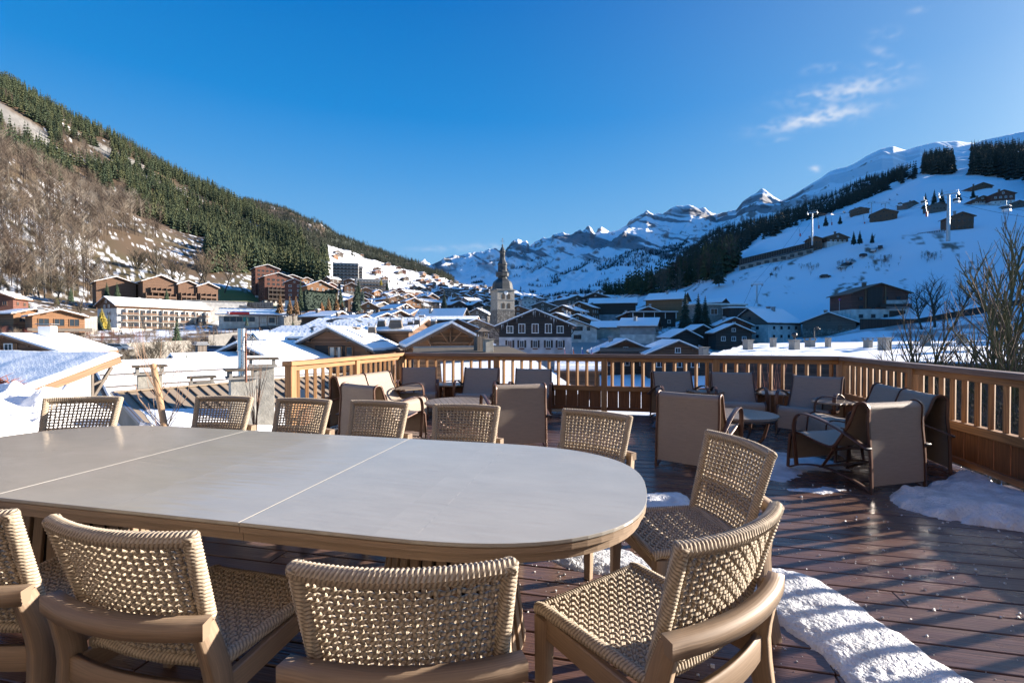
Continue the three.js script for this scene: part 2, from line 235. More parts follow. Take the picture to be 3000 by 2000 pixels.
// ---------- terrain: one height field H(x, z) surveyed by azimuth; knots are depth and height ----------
const yw = (d, y) => at(1500, y, d).y;                        // height seen at survey row y at depth d
const COLS = [
  // survey x, then per knot [depth, row]; a third entry means an absolute height
  [-5200, [6, , -7], [20, , -8], [28, , -4], [36, , 3], [60, , 20], [110, , 90], [150, , 150], [190, , 150], [260, , 170], [340, , 170], [420, , 100]],
  [-1800, [6, , -7], [30, , -8], [55, , -4], [80, , 3], [130, , 22], [300, , 180], [430, , 330], [520, , 300], [900, , 320], [1200, , 300], [1500, , 200]],
  [-600, [6, , -7], [42, , -8], [80, , -4], [118, , 4], [185, , 22], [450, , 215], [700, , 460], [820, , 400], [1300, , 400], [1700, , 380], [2200, , 200]],
  [0, [6, , -7], [50, , -8], [100, 1035], [150, 966], [225, 862], [560, 440], [880, 240], [1050, , 420], [1500, , 400], [2000, , 400], [2600, , 200]],
  [300, [6, , -7], [50, , -8], [115, 1045], [185, 968], [255, 890], [600, 600], [950, 398], [1150, , 350], [1600, , 350], [2200, , 350], [2800, , 150]],
  [600, [6, , -7], [50, , -9], [122, 1045], [200, 962], [290, 886], [650, 700], [1100, 552], [1300, , 300], [1700, , 350], [2400, , 400], [3000, , 150]],
  [720, [6, , -7], [50, , -9], [125, 1045], [215, 955], [305, 880], [640, 740], [1050, 612], [1250, 640], [1800, 620], [2500, 586], [3200, , 200]],
  [820, [6, , -7], [50, , -9], [128, 1045], [225, 950], [330, 892], [600, 775], [850, 678], [1000, 702], [1700, 660], [2500, 612], [3200, , 200]],
  [930, [6, , -7], [50, , -9], [130, 1042], [240, 942], [350, 893], [520, 815], [640, 758], [720, 766], [1300, 714], [2400, 666], [3200, , 150]],
  [1000, [6, , -7], [50, , -9], [130, 1040], [250, 938], [350, 890], [550, 822], [800, 768], [1000, 744], [1300, 733], [2300, 706], [3200, , 100]],
  [1100, [6, , -7], [50, , -9], [130, 1040], [260, 934], [380, 890], [600, 836], [850, 795], [1100, 777], [1300, 770], [2200, 738], [3000, , 80]],
  [1200, [6, , -7], [50, , -9], [130, 1040], [270, 930], [400, 890], [650, 853], [900, 818], [1200, 799], [1400, 792], [2000, 772], [2600, , 60]],
  [1280, [6, , -7], [50, , -9.5], [130, 1040], [280, 930], [420, 894], [700, 865], [1000, 841], [1250, 815], [1450, 808], [1700, 803], [2200, , 60]],
  [1340, [6, , -7], [50, , -9.5], [130, 1040], [280, 930], [430, 900], [750, 872], [1100, 848], [1400, 838], [1600, 832], [1800, 829], [2300, , 60]],
  [1450, [6, , -7], [50, , -10], [130, 1045], [280, 938], [450, 910], [750, 884], [1100, 865], [1400, 855], [1700, 848], [2000, 844], [2600, , 60]],
  [1600, [6, , -7], [50, , -10], [125, 1050], [280, 942], [420, 918], [600, 900], [800, 888], [1100, 881], [1500, 875], [2000, 872], [2600, , 60]],
  [1780, [6, , -7], [50, , -10], [125, 1050], [250, 945], [330, 910], [400, 890], [480, 874], [800, 868], [1300, 864], [2000, 862], [2600, , 80]],
  [1900, [6, , -7], [50, , -10], [120, 1050], [220, 948], [280, 900], [330, 866], [400, 842], [600, 842], [1000, 842], [1500, 832], [2200, , 80]],
  [2000, [6, , -7], [50, , -10], [112, 1050], [190, 952], [240, 885], [290, 845], [350, 806], [480, 806], [800, 794], [1300, 764], [2000, , 150]],
  [2100, [6, , -7], [50, , -9.5], [150, 1012], [178, 950], [218, 870], [262, 806], [320, 770], [420, 768], [800, 745], [1400, 690], [2000, , 200]],
  [2250, [6, , -7], [50, , -9.5], [158, 1008], [185, 945], [212, 838], [244, 761], [340, 706], [420, 705], [800, 700], [1400, 652], [2000, , 230]],
  [2400, [6, , -7], [50, , -9], [152, 985], [174, 936], [200, 836], [232, 738], [350, 677], [480, 670], [900, 648], [1500, 606], [2200, , 300]],
  [2550, [6, , -7], [50, , -9], [140, 962], [155, 926], [186, 820], [222, 709], [350, 640], [550, 606], [900, 576], [1500, 538], [2200, , 350]],
  [2700, [6, , -7], [50, , -8], [122, 962], [142, 928], [172, 808], [208, 691], [330, 616], [600, 532], [900, 486], [1400, 474], [2200, , 400]],
  [2850, [6, , -7], [48, , -7], [108, 960], [128, 922], [160, 796], [198, 684], [320, 594], [600, 508], [900, 458], [1200, 449], [2000, , 350]],
  [3000, [6, , -7], [45, , -7], [96, 960], [118, 920], [152, 788], [188, 680], [300, 594], [600, 500], [900, 443], [1200, 434], [2000, , 350]],
  [3600, [6, , -7], [32, , -6], [50, , -2], [70, , 3], [95, , 24], [130, , 46], [225, , 92], [400, , 180], [600, , 270], [800, , 310], [1100, , 250]],
  [5000, [6, , -7], [20, , -6], [32, , -3], [45, , 1], [66, , 13], [95, , 28], [150, , 68], [250, , 140], [400, , 230], [500, , 250], [700, , 200]],
  [9000, [4, , -7], [10, , -6], [15, , -3], [20, , 0], [35, , 10], [45, , 18], [75, , 42], [120, , 80], [180, , 130], [230, , 150], [300, , 120]],
].map(([x, ...k]) => { const a = (x - 1500) / F, s = Math.hypot(1, a); return { phi: Math.atan(a), k: k.map(([d, y, Y]) => [d * s, Y ?? yw(d, y)]) }; });
const NK = COLS[0].k.length - 1;
const cr = (a, b, c, d, t) => { const m1 = (c - a) / 2, m2 = (d - b) / 2, t2 = t * t, t3 = t2 * t; return (2 * t3 - 3 * t2 + 1) * b + (t3 - 2 * t2 + t) * m1 + (-2 * t3 + 3 * t2) * c + (t3 - t2) * m2; };
function column(phi) {                                         // knots of a direction
  let i = 0; while (i < COLS.length - 2 && phi > COLS[i + 1].phi) i++;
  const A = COLS[Math.max(0, i - 1)], P = COLS[i], Q = COLS[i + 1], D = COLS[Math.min(COLS.length - 1, i + 2)], t = clamp((phi - P.phi) / (Q.phi - P.phi)), s = t * t * (3 - 2 * t), w = (t + s) / 2;
  return P.k.map((p, n) => [Math.exp(lerp(Math.log(p[0]), Math.log(Q.k[n][0]), w)), lerp(p[1], Q.k[n][1], w)]);
}
function knotAt(K, t) { const i = Math.min(NK - 1, Math.floor(t)), f = t - i, g = (n) => K[clamp(n, 0, NK)]; const r = Math.exp(lerp(Math.log(K[i][0]), Math.log(K[i + 1][0]), f)); const q = (f * 0.65 + 0.35 * f * f * (3 - 2 * f)); return [r, lerp(K[i][1], K[i + 1][1], q)]; }
const rough = (x, z, t) => { const a = t < 2.6 ? 0.25 : t < 3.5 ? 0.5 : t < 4.5 ? 1.6 : 3.5 + 4 * Math.max(0, t - 5.5); return (fbm(x / 60, z / 60, 4, 91) - 0.5) * 2 * a + (t > 4 ? (fbm(x / 14, z / 14, 2, 92) - 0.5) * 1.6 : 0); };
function ground(x, z, withT) {                                 // height of the ground at a place
  const phi = Math.atan2(x, -z), r = Math.hypot(x, z), K = column(phi);
  if (r <= K[0][0]) return withT ? [K[0][1], 0] : K[0][1];
  let i = 0; while (i < NK - 1 && r > K[i + 1][0]) i++;
  const f = clamp(Math.log(r / K[i][0]) / Math.log(K[i + 1][0] / K[i][0])), t = i + f, y = knotAt(K, t)[1] + rough(x, z, t);
  return withT ? [y, t] : y;
}
function hit(x, y, d0 = 30, d1 = 3000) {                       // where the ray of a survey point first meets the ground
  const r = ray(x, y); let p = d0;
  for (let d = d0; d < d1; d *= 1.012) { const k = d / r[2]; if (r[1] * k + EYE < ground(r[0] * k, -d)) { let lo = p, hi = d; for (let j = 0; j < 14; j++) { const m = (lo + hi) / 2, q = m / r[2]; r[1] * q + EYE < ground(r[0] * q, -m) ? (hi = m) : (lo = m); } const q = hi / r[2]; return V(r[0] * q, ground(r[0] * q, -hi), -hi); } p = d; }
  return null;
}
const onGround = (x, d, dy = 0) => { const p = at(x, 900, d); p.y = ground(p.x, p.z) + dy; return p; };
const survey = (x, y, z) => { const d = -z, c = Math.cos(PITCH), s = Math.sin(PITCH), Y = y - EYE, zc = d * c - Y * s, yc = Y * c + d * s; return [1500 + F * x / zc, 1000 - F * yc / zc]; };

const WHITE = [0.86, 0.875, 0.905];
const mix3 = (a, b, t) => [lerp(a[0], b[0], t), lerp(a[1], b[1], t), lerp(a[2], b[2], t)];
// what covers the ground: snow, grass, leaf litter, rock; slopes named by where they lie in the valley
function cover(x, z, y, t, phi) {
  const X = 1500 + F * Math.tan(phi);
  const n1 = fbm(x / 40, z / 40, 4, 21), n2 = fbm(x / 7, z / 7, 4, 22), n3 = fbm(x / 2.2, z / 2.2, 3, 23);
  const brown = mix3([0.105, 0.058, 0.032], [0.07, 0.052, 0.035], n1), green = mix3([0.075, 0.072, 0.022], [0.11, 0.082, 0.034], n2);
  if (X < 960 && t > 2.9) {                                    // the left mountainside
    const low = sst(5.0, 3.6, t), sx = survey(x, y, z);
    let c = mix3(brown, green, clamp(low * 0.9 * sst(0.36, 0.6, n1) + 0.15));
    const pasture = sst(430, 640, X) * sst(4.9, 4.4, t);         // open meadow above the churchyard
    const sn = 0.30 * fbm(x / 9 + y / 5, (z - y) / 5, 4, 24) + 0.26 * n1 + 0.44 * fbm(x / 2.6, (z + y) / 1.6, 3, 25);
    c = mix3(c, WHITE, sst(0.035, -0.02, (0.625 - 0.085 * low - pasture * 0.0 + 0.06 * sst(5, 6, t)) - sn) * (0.95));
    if (sx[0] > 600 && sx[0] < 900) { const gy = 862 + (sx[0] - 640) * 0.16; c = mix3(c, mix3([0.12, 0.15, 0.025], [0.16, 0.14, 0.04], n1), sst(30, 12, Math.abs(sx[1] - gy) + 18 * (n2 - 0.5)) * sst(600, 650, sx[0]) * sst(835, 790, sx[0])); c = mix3(c, WHITE, sst(0, 10, sx[1] - gy - 26) * sst(965, 950, sx[1]) * sst(610, 650, sx[0]) * sst(0.35, 0.42, n3)); }
    // the slanting rock band
    const line = sx[0] < 180 ? 330 + sx[0] * 0.62 : 366 + (sx[0] - 180) * 0.53, w = sx[0] < 150 ? 46 : 16 + 8 * Math.sin(sx[0] / 46);
    const rk = sst(w, w * 0.6, Math.abs(sx[1] - line - 10 + 14 * (n2 - 0.5))) * sst(600, 560, sx[0]) * (sx[0] > 145 && sx[0] < 210 ? 0 : 1);
    c = mix3(c, mix3([0.10, 0.095, 0.09], [0.30, 0.285, 0.26], fbm((x + z) / 3 + y, y / 9, 3, 44)), rk);
    return c;
  }
  if (X < 1345 && t > 4) {                                     // pasture and forest beyond the village
    const edge = sst(7.6, 8.3, t + 0.5 * (n1 - 0.5));
    let c = mix3(WHITE, green, sst(0.60, 0.72, n2 * 0.75 + n1 * 0.25) * 0.9 * (1 - edge));
    if (X < 960 || t > 6.6) c = mix3(c, [0.05, 0.06, 0.04], Math.max(edge, X < 960 ? 1 : 0));
    c = mix3(c, [0.13, 0.105, 0.07], sst(0.56, 0.64, fbm(x / 30, (z - y * 3) / 9, 4, 29) * 0.6 + n3 * 0.4) * 0.8 * (1 - edge)); return c;
  }
  if (X > 1760 && t > 2.9) {                                   // the piste and the bank under it
    let c = WHITE.slice();
    const bank = sst(3.1, 3.5, t) * sst(5.1, 4.7, t), st = fbm(x / 26, (z + y * 1.5) / 5, 4, 61);
    c = mix3(c, [0.13, 0.10, 0.065], sst(0.60, 0.67, st * 0.7 + n3 * 0.3) * bank * 0.95);
    if (X < 2150) c = mix3(c, [0.09, 0.075, 0.05], sst(0.5, 0.62, n2) * sst(2150, 2000, X) * sst(4.6, 5.2, t) * 0.8);
    return c;
  }
  let c = WHITE.slice();                                       // the village floor
  if (t > 1.6) c = mix3(c, mix3([0.10, 0.085, 0.065], [0.15, 0.12, 0.09], n2), sst(0.5, 0.58, n2 * 0.6 + n1 * 0.4) * 0.75);
  else if (X < 2250) c = mix3(c, [0.09, 0.085, 0.08], sst(0.46, 0.56, n1) * 0.8); else c = mix3(c, [0.10, 0.10, 0.105], sst(0.42, 0.5, n2) * 0.7);
  if (X < 760 && t > 1.2) { const k = sst(0.42, 0.52, n2); c = mix3(WHITE, mix3([0.10, 0.055, 0.035], [0.12, 0.09, 0.06], n1), k); }
  return c;
}
function sheet(name, label, p0, p1, np, t0, t1, nt) {
  const pos = [], col = [], idx = [];
  for (let i = 0; i <= np; i++) {
    const phi = lerp(p0, p1, i / np), K = column(phi), s = Math.sin(phi), c = -Math.cos(phi);
    for (let j = 0; j <= nt; j++) { const t = lerp(t0, t1, j / nt), [r, y0] = knotAt(K, t), x = s * r, z = c * r, y = y0 + rough(x, z, t); pos.push(x, y, z); col.push(...cover(x, z, y, t, phi)); }
  }
  for (let i = 0; i < np; i++) for (let j = 0; j < nt; j++) { const a = i * (nt + 1) + j, b = a + nt + 1; idx.push(a, b, a + 1, b, b + 1, a + 1); }
  const g = new THREE.BufferGeometry(); g.setAttribute('position', new THREE.Float32BufferAttribute(pos, 3)); g.setAttribute('color', new THREE.Float32BufferAttribute(col, 3)); g.setIndex(idx); g.computeVertexNormals();
  return structure(name, g, M.vertex, label);
}
const PX = (x) => Math.atan((x - 1500) / F);
sheet('valley_ground', 'snowy and bare ground of the village floor', PX(-5200), PX(9000), 620, 0, 3, 60);
sheet('left_hillside', 'steep brown wooded mountainside with snow patches', PX(-5200), PX(960), 460, 3, 7, 250);
sheet('pasture_hill', 'snowy pasture and forest slope at the end of the valley', PX(960), PX(1345), 150, 3, 10, 150);
sheet('forest_mountain', 'dark forested mountain behind the left hillside', PX(-5200), PX(960), 160, 7, 10, 60);
sheet('valley_head', 'village slope at the foot of the peaks', PX(1345), PX(1780), 160, 3, 10, 80);
sheet('ski_slope', 'snowy bank and ski piste on the right', PX(1780), PX(9000), 420, 3, 10, 210);

// ---------- the far snow range: its own sheet of ridges ----------
const CREST = [[700, 830, 7000], [1000, 820, 7000], [1150, 800, 7000], [1215, 780, 7000], [1245, 765, 7200], [1272, 786, 7200], [1285, 790, 6800], [1300, 766, 6600], [1315, 772, 6600], [1345, 757, 6400], [1395, 752, 6400], [1425, 737, 6200], [1455, 736, 6200], [1475, 752, 6200], [1500, 716, 6000], [1518, 704, 6000], [1530, 712, 6000], [1542, 707, 5900], [1552, 722, 5900], [1590, 700, 5800], [1612, 698, 5800], [1632, 688, 5700], [1652, 686, 5700], [1672, 692, 5600], [1700, 680, 5600], [1727, 667, 5500], [1742, 684, 5500], [1760, 665, 5700], [1785, 683, 5600], [1820, 668, 5400], [1860, 642, 5300], [1893, 625, 5200], [1915, 636, 5200], [1935, 628, 5200], [1970, 611, 5100], [2020, 607, 5000], [2060, 612, 5000], [2098, 630, 5000], [2130, 622, 4700], [2155, 616, 4600], [2172, 596, 4500], [2200, 576, 4400], [2232, 560, 4400], [2255, 572, 4400], [2285, 590, 4300], [2310, 584, 4000], [2350, 558, 3800], [2400, 528, 3600], [2428, 506, 3500], [2450, 496, 3500], [2478, 490, 3400], [2500, 480, 3300], [2540, 456, 3200], [2580, 436, 3100], [2612, 430, 3100], [2650, 440, 3100], [2690, 428, 3000], [2740, 418, 3000], [2800, 415, 3000], [2850, 422, 3000], [2880, 412, 2900], [2930, 402, 2800], [3000, 386, 2700], [3200, 370, 2500], [3700, 400, 2200], [5000, 520, 1600]];
const soft = (X) => { let s = 0, w = 0; for (let k = -6; k <= 6; k++) { s += crestAt(X + k * 26)[0]; w++; } return s / w; };
function crestAt(X) { let i = 0; while (i < CREST.length - 2 && X > CREST[i + 1][0]) i++; const a = CREST[i], b = CREST[i + 1], t = clamp((X - a[0]) / (b[0] - a[0])); return [lerp(a[1], b[1], t), lerp(a[2], b[2], t)]; }
function far(X) { let i = 0; while (i < CREST.length - 2 && X > CREST[i + 1][0]) i++; const a = CREST[i], b = CREST[i + 1], t = clamp((X - a[0]) / (b[0] - a[0])), fx = sst(1300, 1800, X); return { y: lerp(a[1], b[1], t), d: lerp(a[2], b[2], t), fy: lerp(850, 900, sst(1400, 1600, X)), fd: lerp(lerp(2600, 2000, fx), 1300, sst(2100, 2600, X)) }; }
const FAR_T = new Map();
function farPoint(X, t) {                                      // t 0 foot .. 1 crest .. 1.2 behind
  const q = far(X), a = (X - 1500) / F, det = sst(0.62, 1, t); q.y = lerp(soft(X), q.y, det); const d = t <= 1 ? lerp(q.fd, q.d, t) : q.d * (1 + (t - 1) * 1.2), e = t <= 1 ? Math.pow(t, 1.35) : 1 - (t - 1) * 2.2, y0 = yw(q.fd, q.fy), y1 = yw(q.d, q.y);
  const x = a * d, z = -d; let y = y0 + (y1 - y0) * e;
  const u = x + z * 0.55, w = z - x * 0.4, k = 0.25 * d / 5000 * Math.min(1, t * 2.2) * clamp((1.02 - t) * 4, 0, 1);
  const rg = ridged(u / 900, w / 2600, 5, 71) - 0.5; y += rg * 560 * k * 2 + (ridged(u / 190, w / 420, 5, 72) - 0.5) * 230 * k * 2 + (ridged(u / 52, w / 90, 3, 73) - 0.5) * 46 * k * 2;
  if (t > 0.93 && t < 1.05) y += (ridged(x / 75, 3.1, 4, 75) - 0.5) * 75 * (d / 6000) * (1 - sst(2250, 2500, X) * 0.8);
  return [x, y, z, rg];
}
{
  const pos = [], col = [], idx = [], np = 760, nt = 300, x0 = 700, x1 = 5000, grid = [];
  for (let i = 0; i <= np; i++) { const X = i < 720 ? lerp(1150, 3050, i / 720) : lerp(3050, x1, (i - 720) / 40); for (let j = 0; j <= nt; j++) { const p = farPoint(i === 0 ? x0 : X, j / nt * 1.2); pos.push(p[0], p[1], p[2]); grid.push([X, j / nt * 1.2]); } }
  for (let i = 0; i < np; i++) for (let j = 0; j < nt; j++) { const a = i * (nt + 1) + j, b = a + nt + 1; idx.push(a, b, a + 1, b, b + 1, a + 1); }
  const g = new THREE.BufferGeometry(); g.setAttribute('position', new THREE.Float32BufferAttribute(pos, 3)); g.setIndex(idx); g.computeVertexNormals();
  const N = g.attributes.normal.array;
  for (let i = 0; i < pos.length; i += 3) {
    const x = pos[i], y = pos[i + 1], z = pos[i + 2], ny = Math.abs(N[i + 1]), [X, t] = grid[i / 3];
    const n = fbm((x + z * 0.5) / 130, (y + x * 0.35) / 60, 5, 81), s = sst(0.76, 0.60, ny + (n - 0.5) * 0.55 + sst(2250, 2500, X) * 0.12);
    let c = mix3(WHITE, mix3([0.13, 0.12, 0.12], [0.30, 0.26, 0.235], n), s * 0.95);
    const band = fbm((x * 0.55 + z * 0.1 + y * 0.9) / 90, (x - y) / 900, 4, 82); c = mix3(c, [0.115, 0.11, 0.12], sst(0.55, 0.62, band) * 0.85 * sst(0.3, 0.5, t) * (1 - sst(2200, 2450, X) * 0.75) * sst(1.02, 0.92, t));
    col.push(...c);
  }
  g.setAttribute('color', new THREE.Float32BufferAttribute(col, 3));
  structure('snow_mountains', g, M.vertex, 'jagged snow covered mountain range across the valley');
}

// ---------- trees ----------
function coniferGeo(h, r, tiers, per, seed, ragged = 1) {      // crown of drooping boughs, tier by tier
  const b = new B(), q = rng(seed);
  for (let k = 0; k < tiers; k++) {
    const f = k / tiers, y = h * (0.10 + 0.88 * f), R0 = r * Math.pow(1 - f, 0.85) * (0.86 + 0.3 * q()), n = Math.max(4, Math.round(per * (1 - f * 0.55))), a0 = q() * 7;
    for (let j = 0; j < n; j++) {
      const a = a0 + (j + 0.5 * (q() - 0.5)) / n * 6.283, L = R0 * (1 - ragged * 0.42 * q()), dr = L * (0.34 + 0.22 * q()), w = L * (0.30 + 0.16 * q()), c = Math.cos(a), s = Math.sin(a), th = h / tiers * 1.3;
      const P = (ra, yy, sd) => [c * ra - s * sd, yy, s * ra + c * sd];
      const A = P(0.02 * r, y + th * 0.5, 0), E = P(L, y - dr + th * 0.25, 0), m1 = P(L * 0.55, y - dr * 0.55 + th * 0.05, w), m2 = P(L * 0.55, y - dr * 0.55 + th * 0.05, -w), t = P(L * 0.6, y - dr * 0.3 + th * 0.35, 0);
      b.tri(A, t, m1); b.tri(A, m2, t); b.tri(t, E, m1); b.tri(t, m2, E);
    }
  }
  b.tri([0.05 * r, h * 0.9, 0], [0, h * 1.03, 0], [-0.05 * r, h * 0.9, 0.03 * r]); b.tri([0, h * 0.9, 0.06 * r], [0, h * 1.03, 0], [0.02, h * 0.9, -0.06 * r]);
  return b.geo();
}
function branchGeo(h, spread, seed, depth, r0, twigs, seg = 4, stems = 1, up = 0.5, fine = 0.010) {   // bare tree: tapered limbs that fork; returns [limbs, twigs]
  const b = new B(), tw = new B(), q = rng(seed), near = V(), lim = (p, dir, L, r, lv) => {
    const n = lv ? 3 : 5, pts = [], d = dir.clone(), c = p.clone(); const bend = V(q() - 0.5, (q() - 0.3) * 0.5 + up * 0.4, q() - 0.5).multiplyScalar(0.45);
    for (let i = 0; i <= n; i++) { const v = c.clone(); v.w = lerp(1, 0.5, i / n); pts.push(v); d.addScaledVector(bend, 1 / n).normalize(); c.addScaledVector(d, L / n); }
    (r < fine ? tw : b).tube(pts, r, r < fine ? 3 : seg);
    if (lv >= depth) return;
    const kids = lv === 0 ? twigs : Math.max(3, Math.round(twigs * 0.75));
    for (let k = 0; k < kids; k++) {
      const f = lv === 0 ? lerp(0.28, 1, (k + q() * 0.7) / kids) : lerp(0.2, 1, (k + q() * 0.8) / kids), i = Math.min(n - 1, Math.floor(f * n)), s = pts[i].clone().lerp(pts[i + 1], f * n - i), a = k * 2.4 + q() * 1.5, side = V(Math.cos(a), 0, Math.sin(a));
      const base = V().subVectors(pts[i + 1], pts[i]).normalize(), nd = base.multiplyScalar(0.55 + 0.45 * q()).addScaledVector(side, spread * (0.6 + 0.6 * q())).add(V(0, up * 0.5, 0)).normalize();
      lim(s, nd, L * (0.42 + 0.26 * q()) * (lv === 0 ? 1.08 - 0.5 * f : 0.95), Math.max(r * lerp(0.6, 0.38, f), 0.0035 * h / 10), lv + 1);
    }
  };
  for (let s = 0; s < stems; s++) { const a = s * 2.2 + q(), k = stems > 1 ? 0.28 + 0.2 * q() : 0.05; lim(V(stems > 1 ? Math.cos(a) * 0.25 : 0, -0.3, stems > 1 ? Math.sin(a) * 0.25 : 0), V(Math.cos(a) * k, 1, Math.sin(a) * k).normalize(), h * (0.72 + 0.2 * q()) * (stems > 1 ? 0.75 + 0.3 * q() : 0.9), r0 * (stems > 1 ? 0.7 + 0.3 * q() : 1), 0); }
  return [b.geo(), tw.geo()];
}
const coniferFar = [coniferGeo(1, 0.19, 6, 6, 1), coniferGeo(1, 0.16, 7, 6, 2), coniferGeo(1, 0.23, 6, 6, 3)];
function bareFar(seed, n) {                                    // distant leafless tree: slim trunk and a haze of fine twigs
  const b = new B(), q = rng(seed); b.tube([V(0, -0.03, 0), V(0.01, 0.4, 0.01), V(0.0, 0.85, 0.02)].map((p, i) => { p.w = [1, 0.7, 0.25][i]; return p; }), 0.014, 4);
  for (let k = 0; k < n; k++) { const y = 0.24 + 0.62 * q(), a = q() * 6.28, L = (0.16 + 0.20 * q()) * (1.15 - 0.5 * y), tip = [Math.cos(a) * L, y + L * (0.7 + 0.9 * q()), Math.sin(a) * L], w = 0.0065; b.tri([0, y, 0], [w, y + 0.01, w], tip); for (let m = 0; m < 3; m++) { const f = 0.3 + 0.6 * q(), s = [tip[0] * f, y + (tip[1] - y) * f, tip[2] * f], c = q() * 6.28; b.tri(s, [s[0] + 0.006, s[1] + 0.006, s[2] + 0.004], [s[0] + Math.cos(c) * 0.09, s[1] + 0.07 + 0.06 * q(), s[2] + Math.sin(c) * 0.09]); } }
  return b.geo();
}
const bareGeos = [bareFar(5, 34), bareFar(6, 30), bareFar(7, 38)];
function forest(name, label, geos, material, list) {           // list: [place, height, width factor, tint]
  geos.forEach((g, k) => {
    const L = list.filter((_, i) => i % geos.length === k); if (!L.length) return;
    const im = new THREE.InstancedMesh(g, material, L.length), m = new THREE.Matrix4(), c = new THREE.Color();
    L.forEach(([p, h, w, t], i) => { m.compose(p, new THREE.Quaternion().setFromAxisAngle(V(0, 1, 0), i * 2.399), V(h * w, h, h * w)); im.setMatrixAt(i, m); im.setColorAt(i, c.setRGB(...t)); });
    im.name = numbered(name); im.castShadow = im.receiveShadow = true; scene.add(im); tag(im, label, 'forest', null, 'stuff');
  });
}
mat('inst', [1, 1, 1], { roughness: 0.95 });
{
  const q = rng(77), con = [], bare = [];
  const green = () => { const k = q(); return mix3([0.028, 0.045, 0.022], [0.075, 0.080, 0.030], k * k); };
  const brownT = () => mix3([0.07, 0.048, 0.036], [0.125, 0.098, 0.074], q());
  // left hillside: spread by direction and knot so that far slopes hold more
  for (let i = 0; i < 15000; i++) {
    const X = lerp(-500, 960, q()), t = lerp(3.75, 6.05, Math.pow(q(), 0.8)), phi = PX(X), K = column(phi), [r] = knotAt(K, t), x = Math.sin(phi) * r, z = -Math.cos(phi) * r, y = ground(x, z), s = survey(x, y, z);
    if (X > 640 && t < 4.6 && s[1] > 800) continue;
    const n = fbm(x / 55, z / 55, 3, 33), n2 = fbm(x / 30, z / 30, 3, 34);
    const line = s[0] < 180 ? 330 + s[0] * 0.62 : 366 + (s[0] - 180) * 0.53, above = line - s[1];
    if (Math.abs(above) < (s[0] < 140 ? 34 : 9)) continue;
    const lower = 545 + (s[0] - 350) * 0.86 + (n2 - 0.5) * 160 + (n - 0.5) * 90;                  // below this line the wood is leafless
    let cut = above > 0 ? 0.47 - 0.12 * sst(0, 110, above) : 0.56; if (s[0] > 330) cut = s[1] < lower ? 0.34 - sst(430, 600, s[0]) * 0.2 : 0.69; else if (above < -120) cut = 0.68; if (t < 4.75 && s[0] < 600) cut = 0.95;
    if (n * 0.65 + n2 * 0.35 > cut) con.push([V(x, y - 0.5, z), rr(14, 27, q), rr(0.8, 1.25, q), green()]);
    else if (t > 4.0 + 0.75 * sst(200, 420, s[0]) * sst(0.35, 0.55, n) && n2 > 0.34 && q() < 0.62) bare.push([V(x, y - 0.4, z), rr(12, 22, q), rr(0.75, 1.15, q), q() < 0.16 ? [0.22, 0.19, 0.155] : brownT()]);
  }
  // forest mountain behind
  for (let i = 0; i < 5200; i++) {
    const X = lerp(640, 1330, q()), phi = PX(X), K = column(phi), t = lerp(X < 960 ? 7 : 7.4, 9.08, Math.pow(q(), 0.7)), [r] = knotAt(K, t), x = Math.sin(phi) * r, z = -Math.cos(phi) * r;
    if (X > 960 && t + 0.5 * (fbm(x / 40, z / 40, 4, 21) - 0.5) < 7.75) continue;
    const f = q() < 0.14; (f && X > 900 ? bare : con).push([V(x, ground(x, z) - 1, z), rr(15, 24, q), rr(0.9, 1.3, q), mix3([0.03, 0.04, 0.028], [0.05, 0.055, 0.035], q())]);
  }
  // woods on the right: the spur, the band along the piste, the top corner
  const put = (X, y, h, p, d0 = 60) => { const g = hit(X, y, d0); if (!g) return; q() < p ? con.push([g, h, rr(0.85, 1.25, q), green()]) : bare.push([g, h * 0.8, rr(0.9, 1.3, q), brownT()]); };
  for (let i = 0; i < 330; i++) { const X = lerp(1765, 2165, q()), top = X < 1900 ? lerp(868, 838, (X - 1765) / 135) : lerp(838, 768, (X - 1900) / 265), y = top + rr(-4, 34, q) * sst(1750, 1950, X) * sst(2190, 2100, X); put(X, y, rr(11, 21, q), X < 1900 ? 0.95 : 0.62, 150); }
  for (let i = 0; i < 3300; i++) {
    const X = lerp(1980, 2680, q()), t = lerp(7.25, 9.0, q()), phi = PX(X), K = column(phi), [r] = knotAt(K, t), x = Math.sin(phi) * r, z = -Math.cos(phi) * r, s = survey(x, ground(x, z), z);
    const lo = 742 - (s[0] - 2150) * 0.40; if (s[0] > 2190 && s[1] > lo - 4) continue; if (s[0] > 2500 && s[1] < 505 + (2680 - s[0]) * 0.1) continue;
    con.push([V(x, ground(x, z) - 1, z), rr(15, 23, q), rr(0.85, 1.2, q), mix3([0.025, 0.036, 0.03], [0.045, 0.05, 0.035], q())]);
  }
  for (let i = 0; i < 1500; i++) {
    const a = q() < 0.25, X = a ? lerp(2705, 2795, q()) : lerp(2845, 3250, q()), y = a ? lerp(462, 512, q()) : lerp(428, 560, q()), phi = PX(X), g = hit(X, y, 250); if (!g) continue;
    const s = survey(g.x, g.y, g.z); if (!a && s[1] > 512 + (s[0] - 2850) * 0.12) continue;
    con.push([g, rr(15, 23, q), rr(0.85, 1.2, q), mix3([0.025, 0.036, 0.03], [0.045, 0.05, 0.035], q())]);
  }
  // specks of forest on the snow range
  const dist = [];
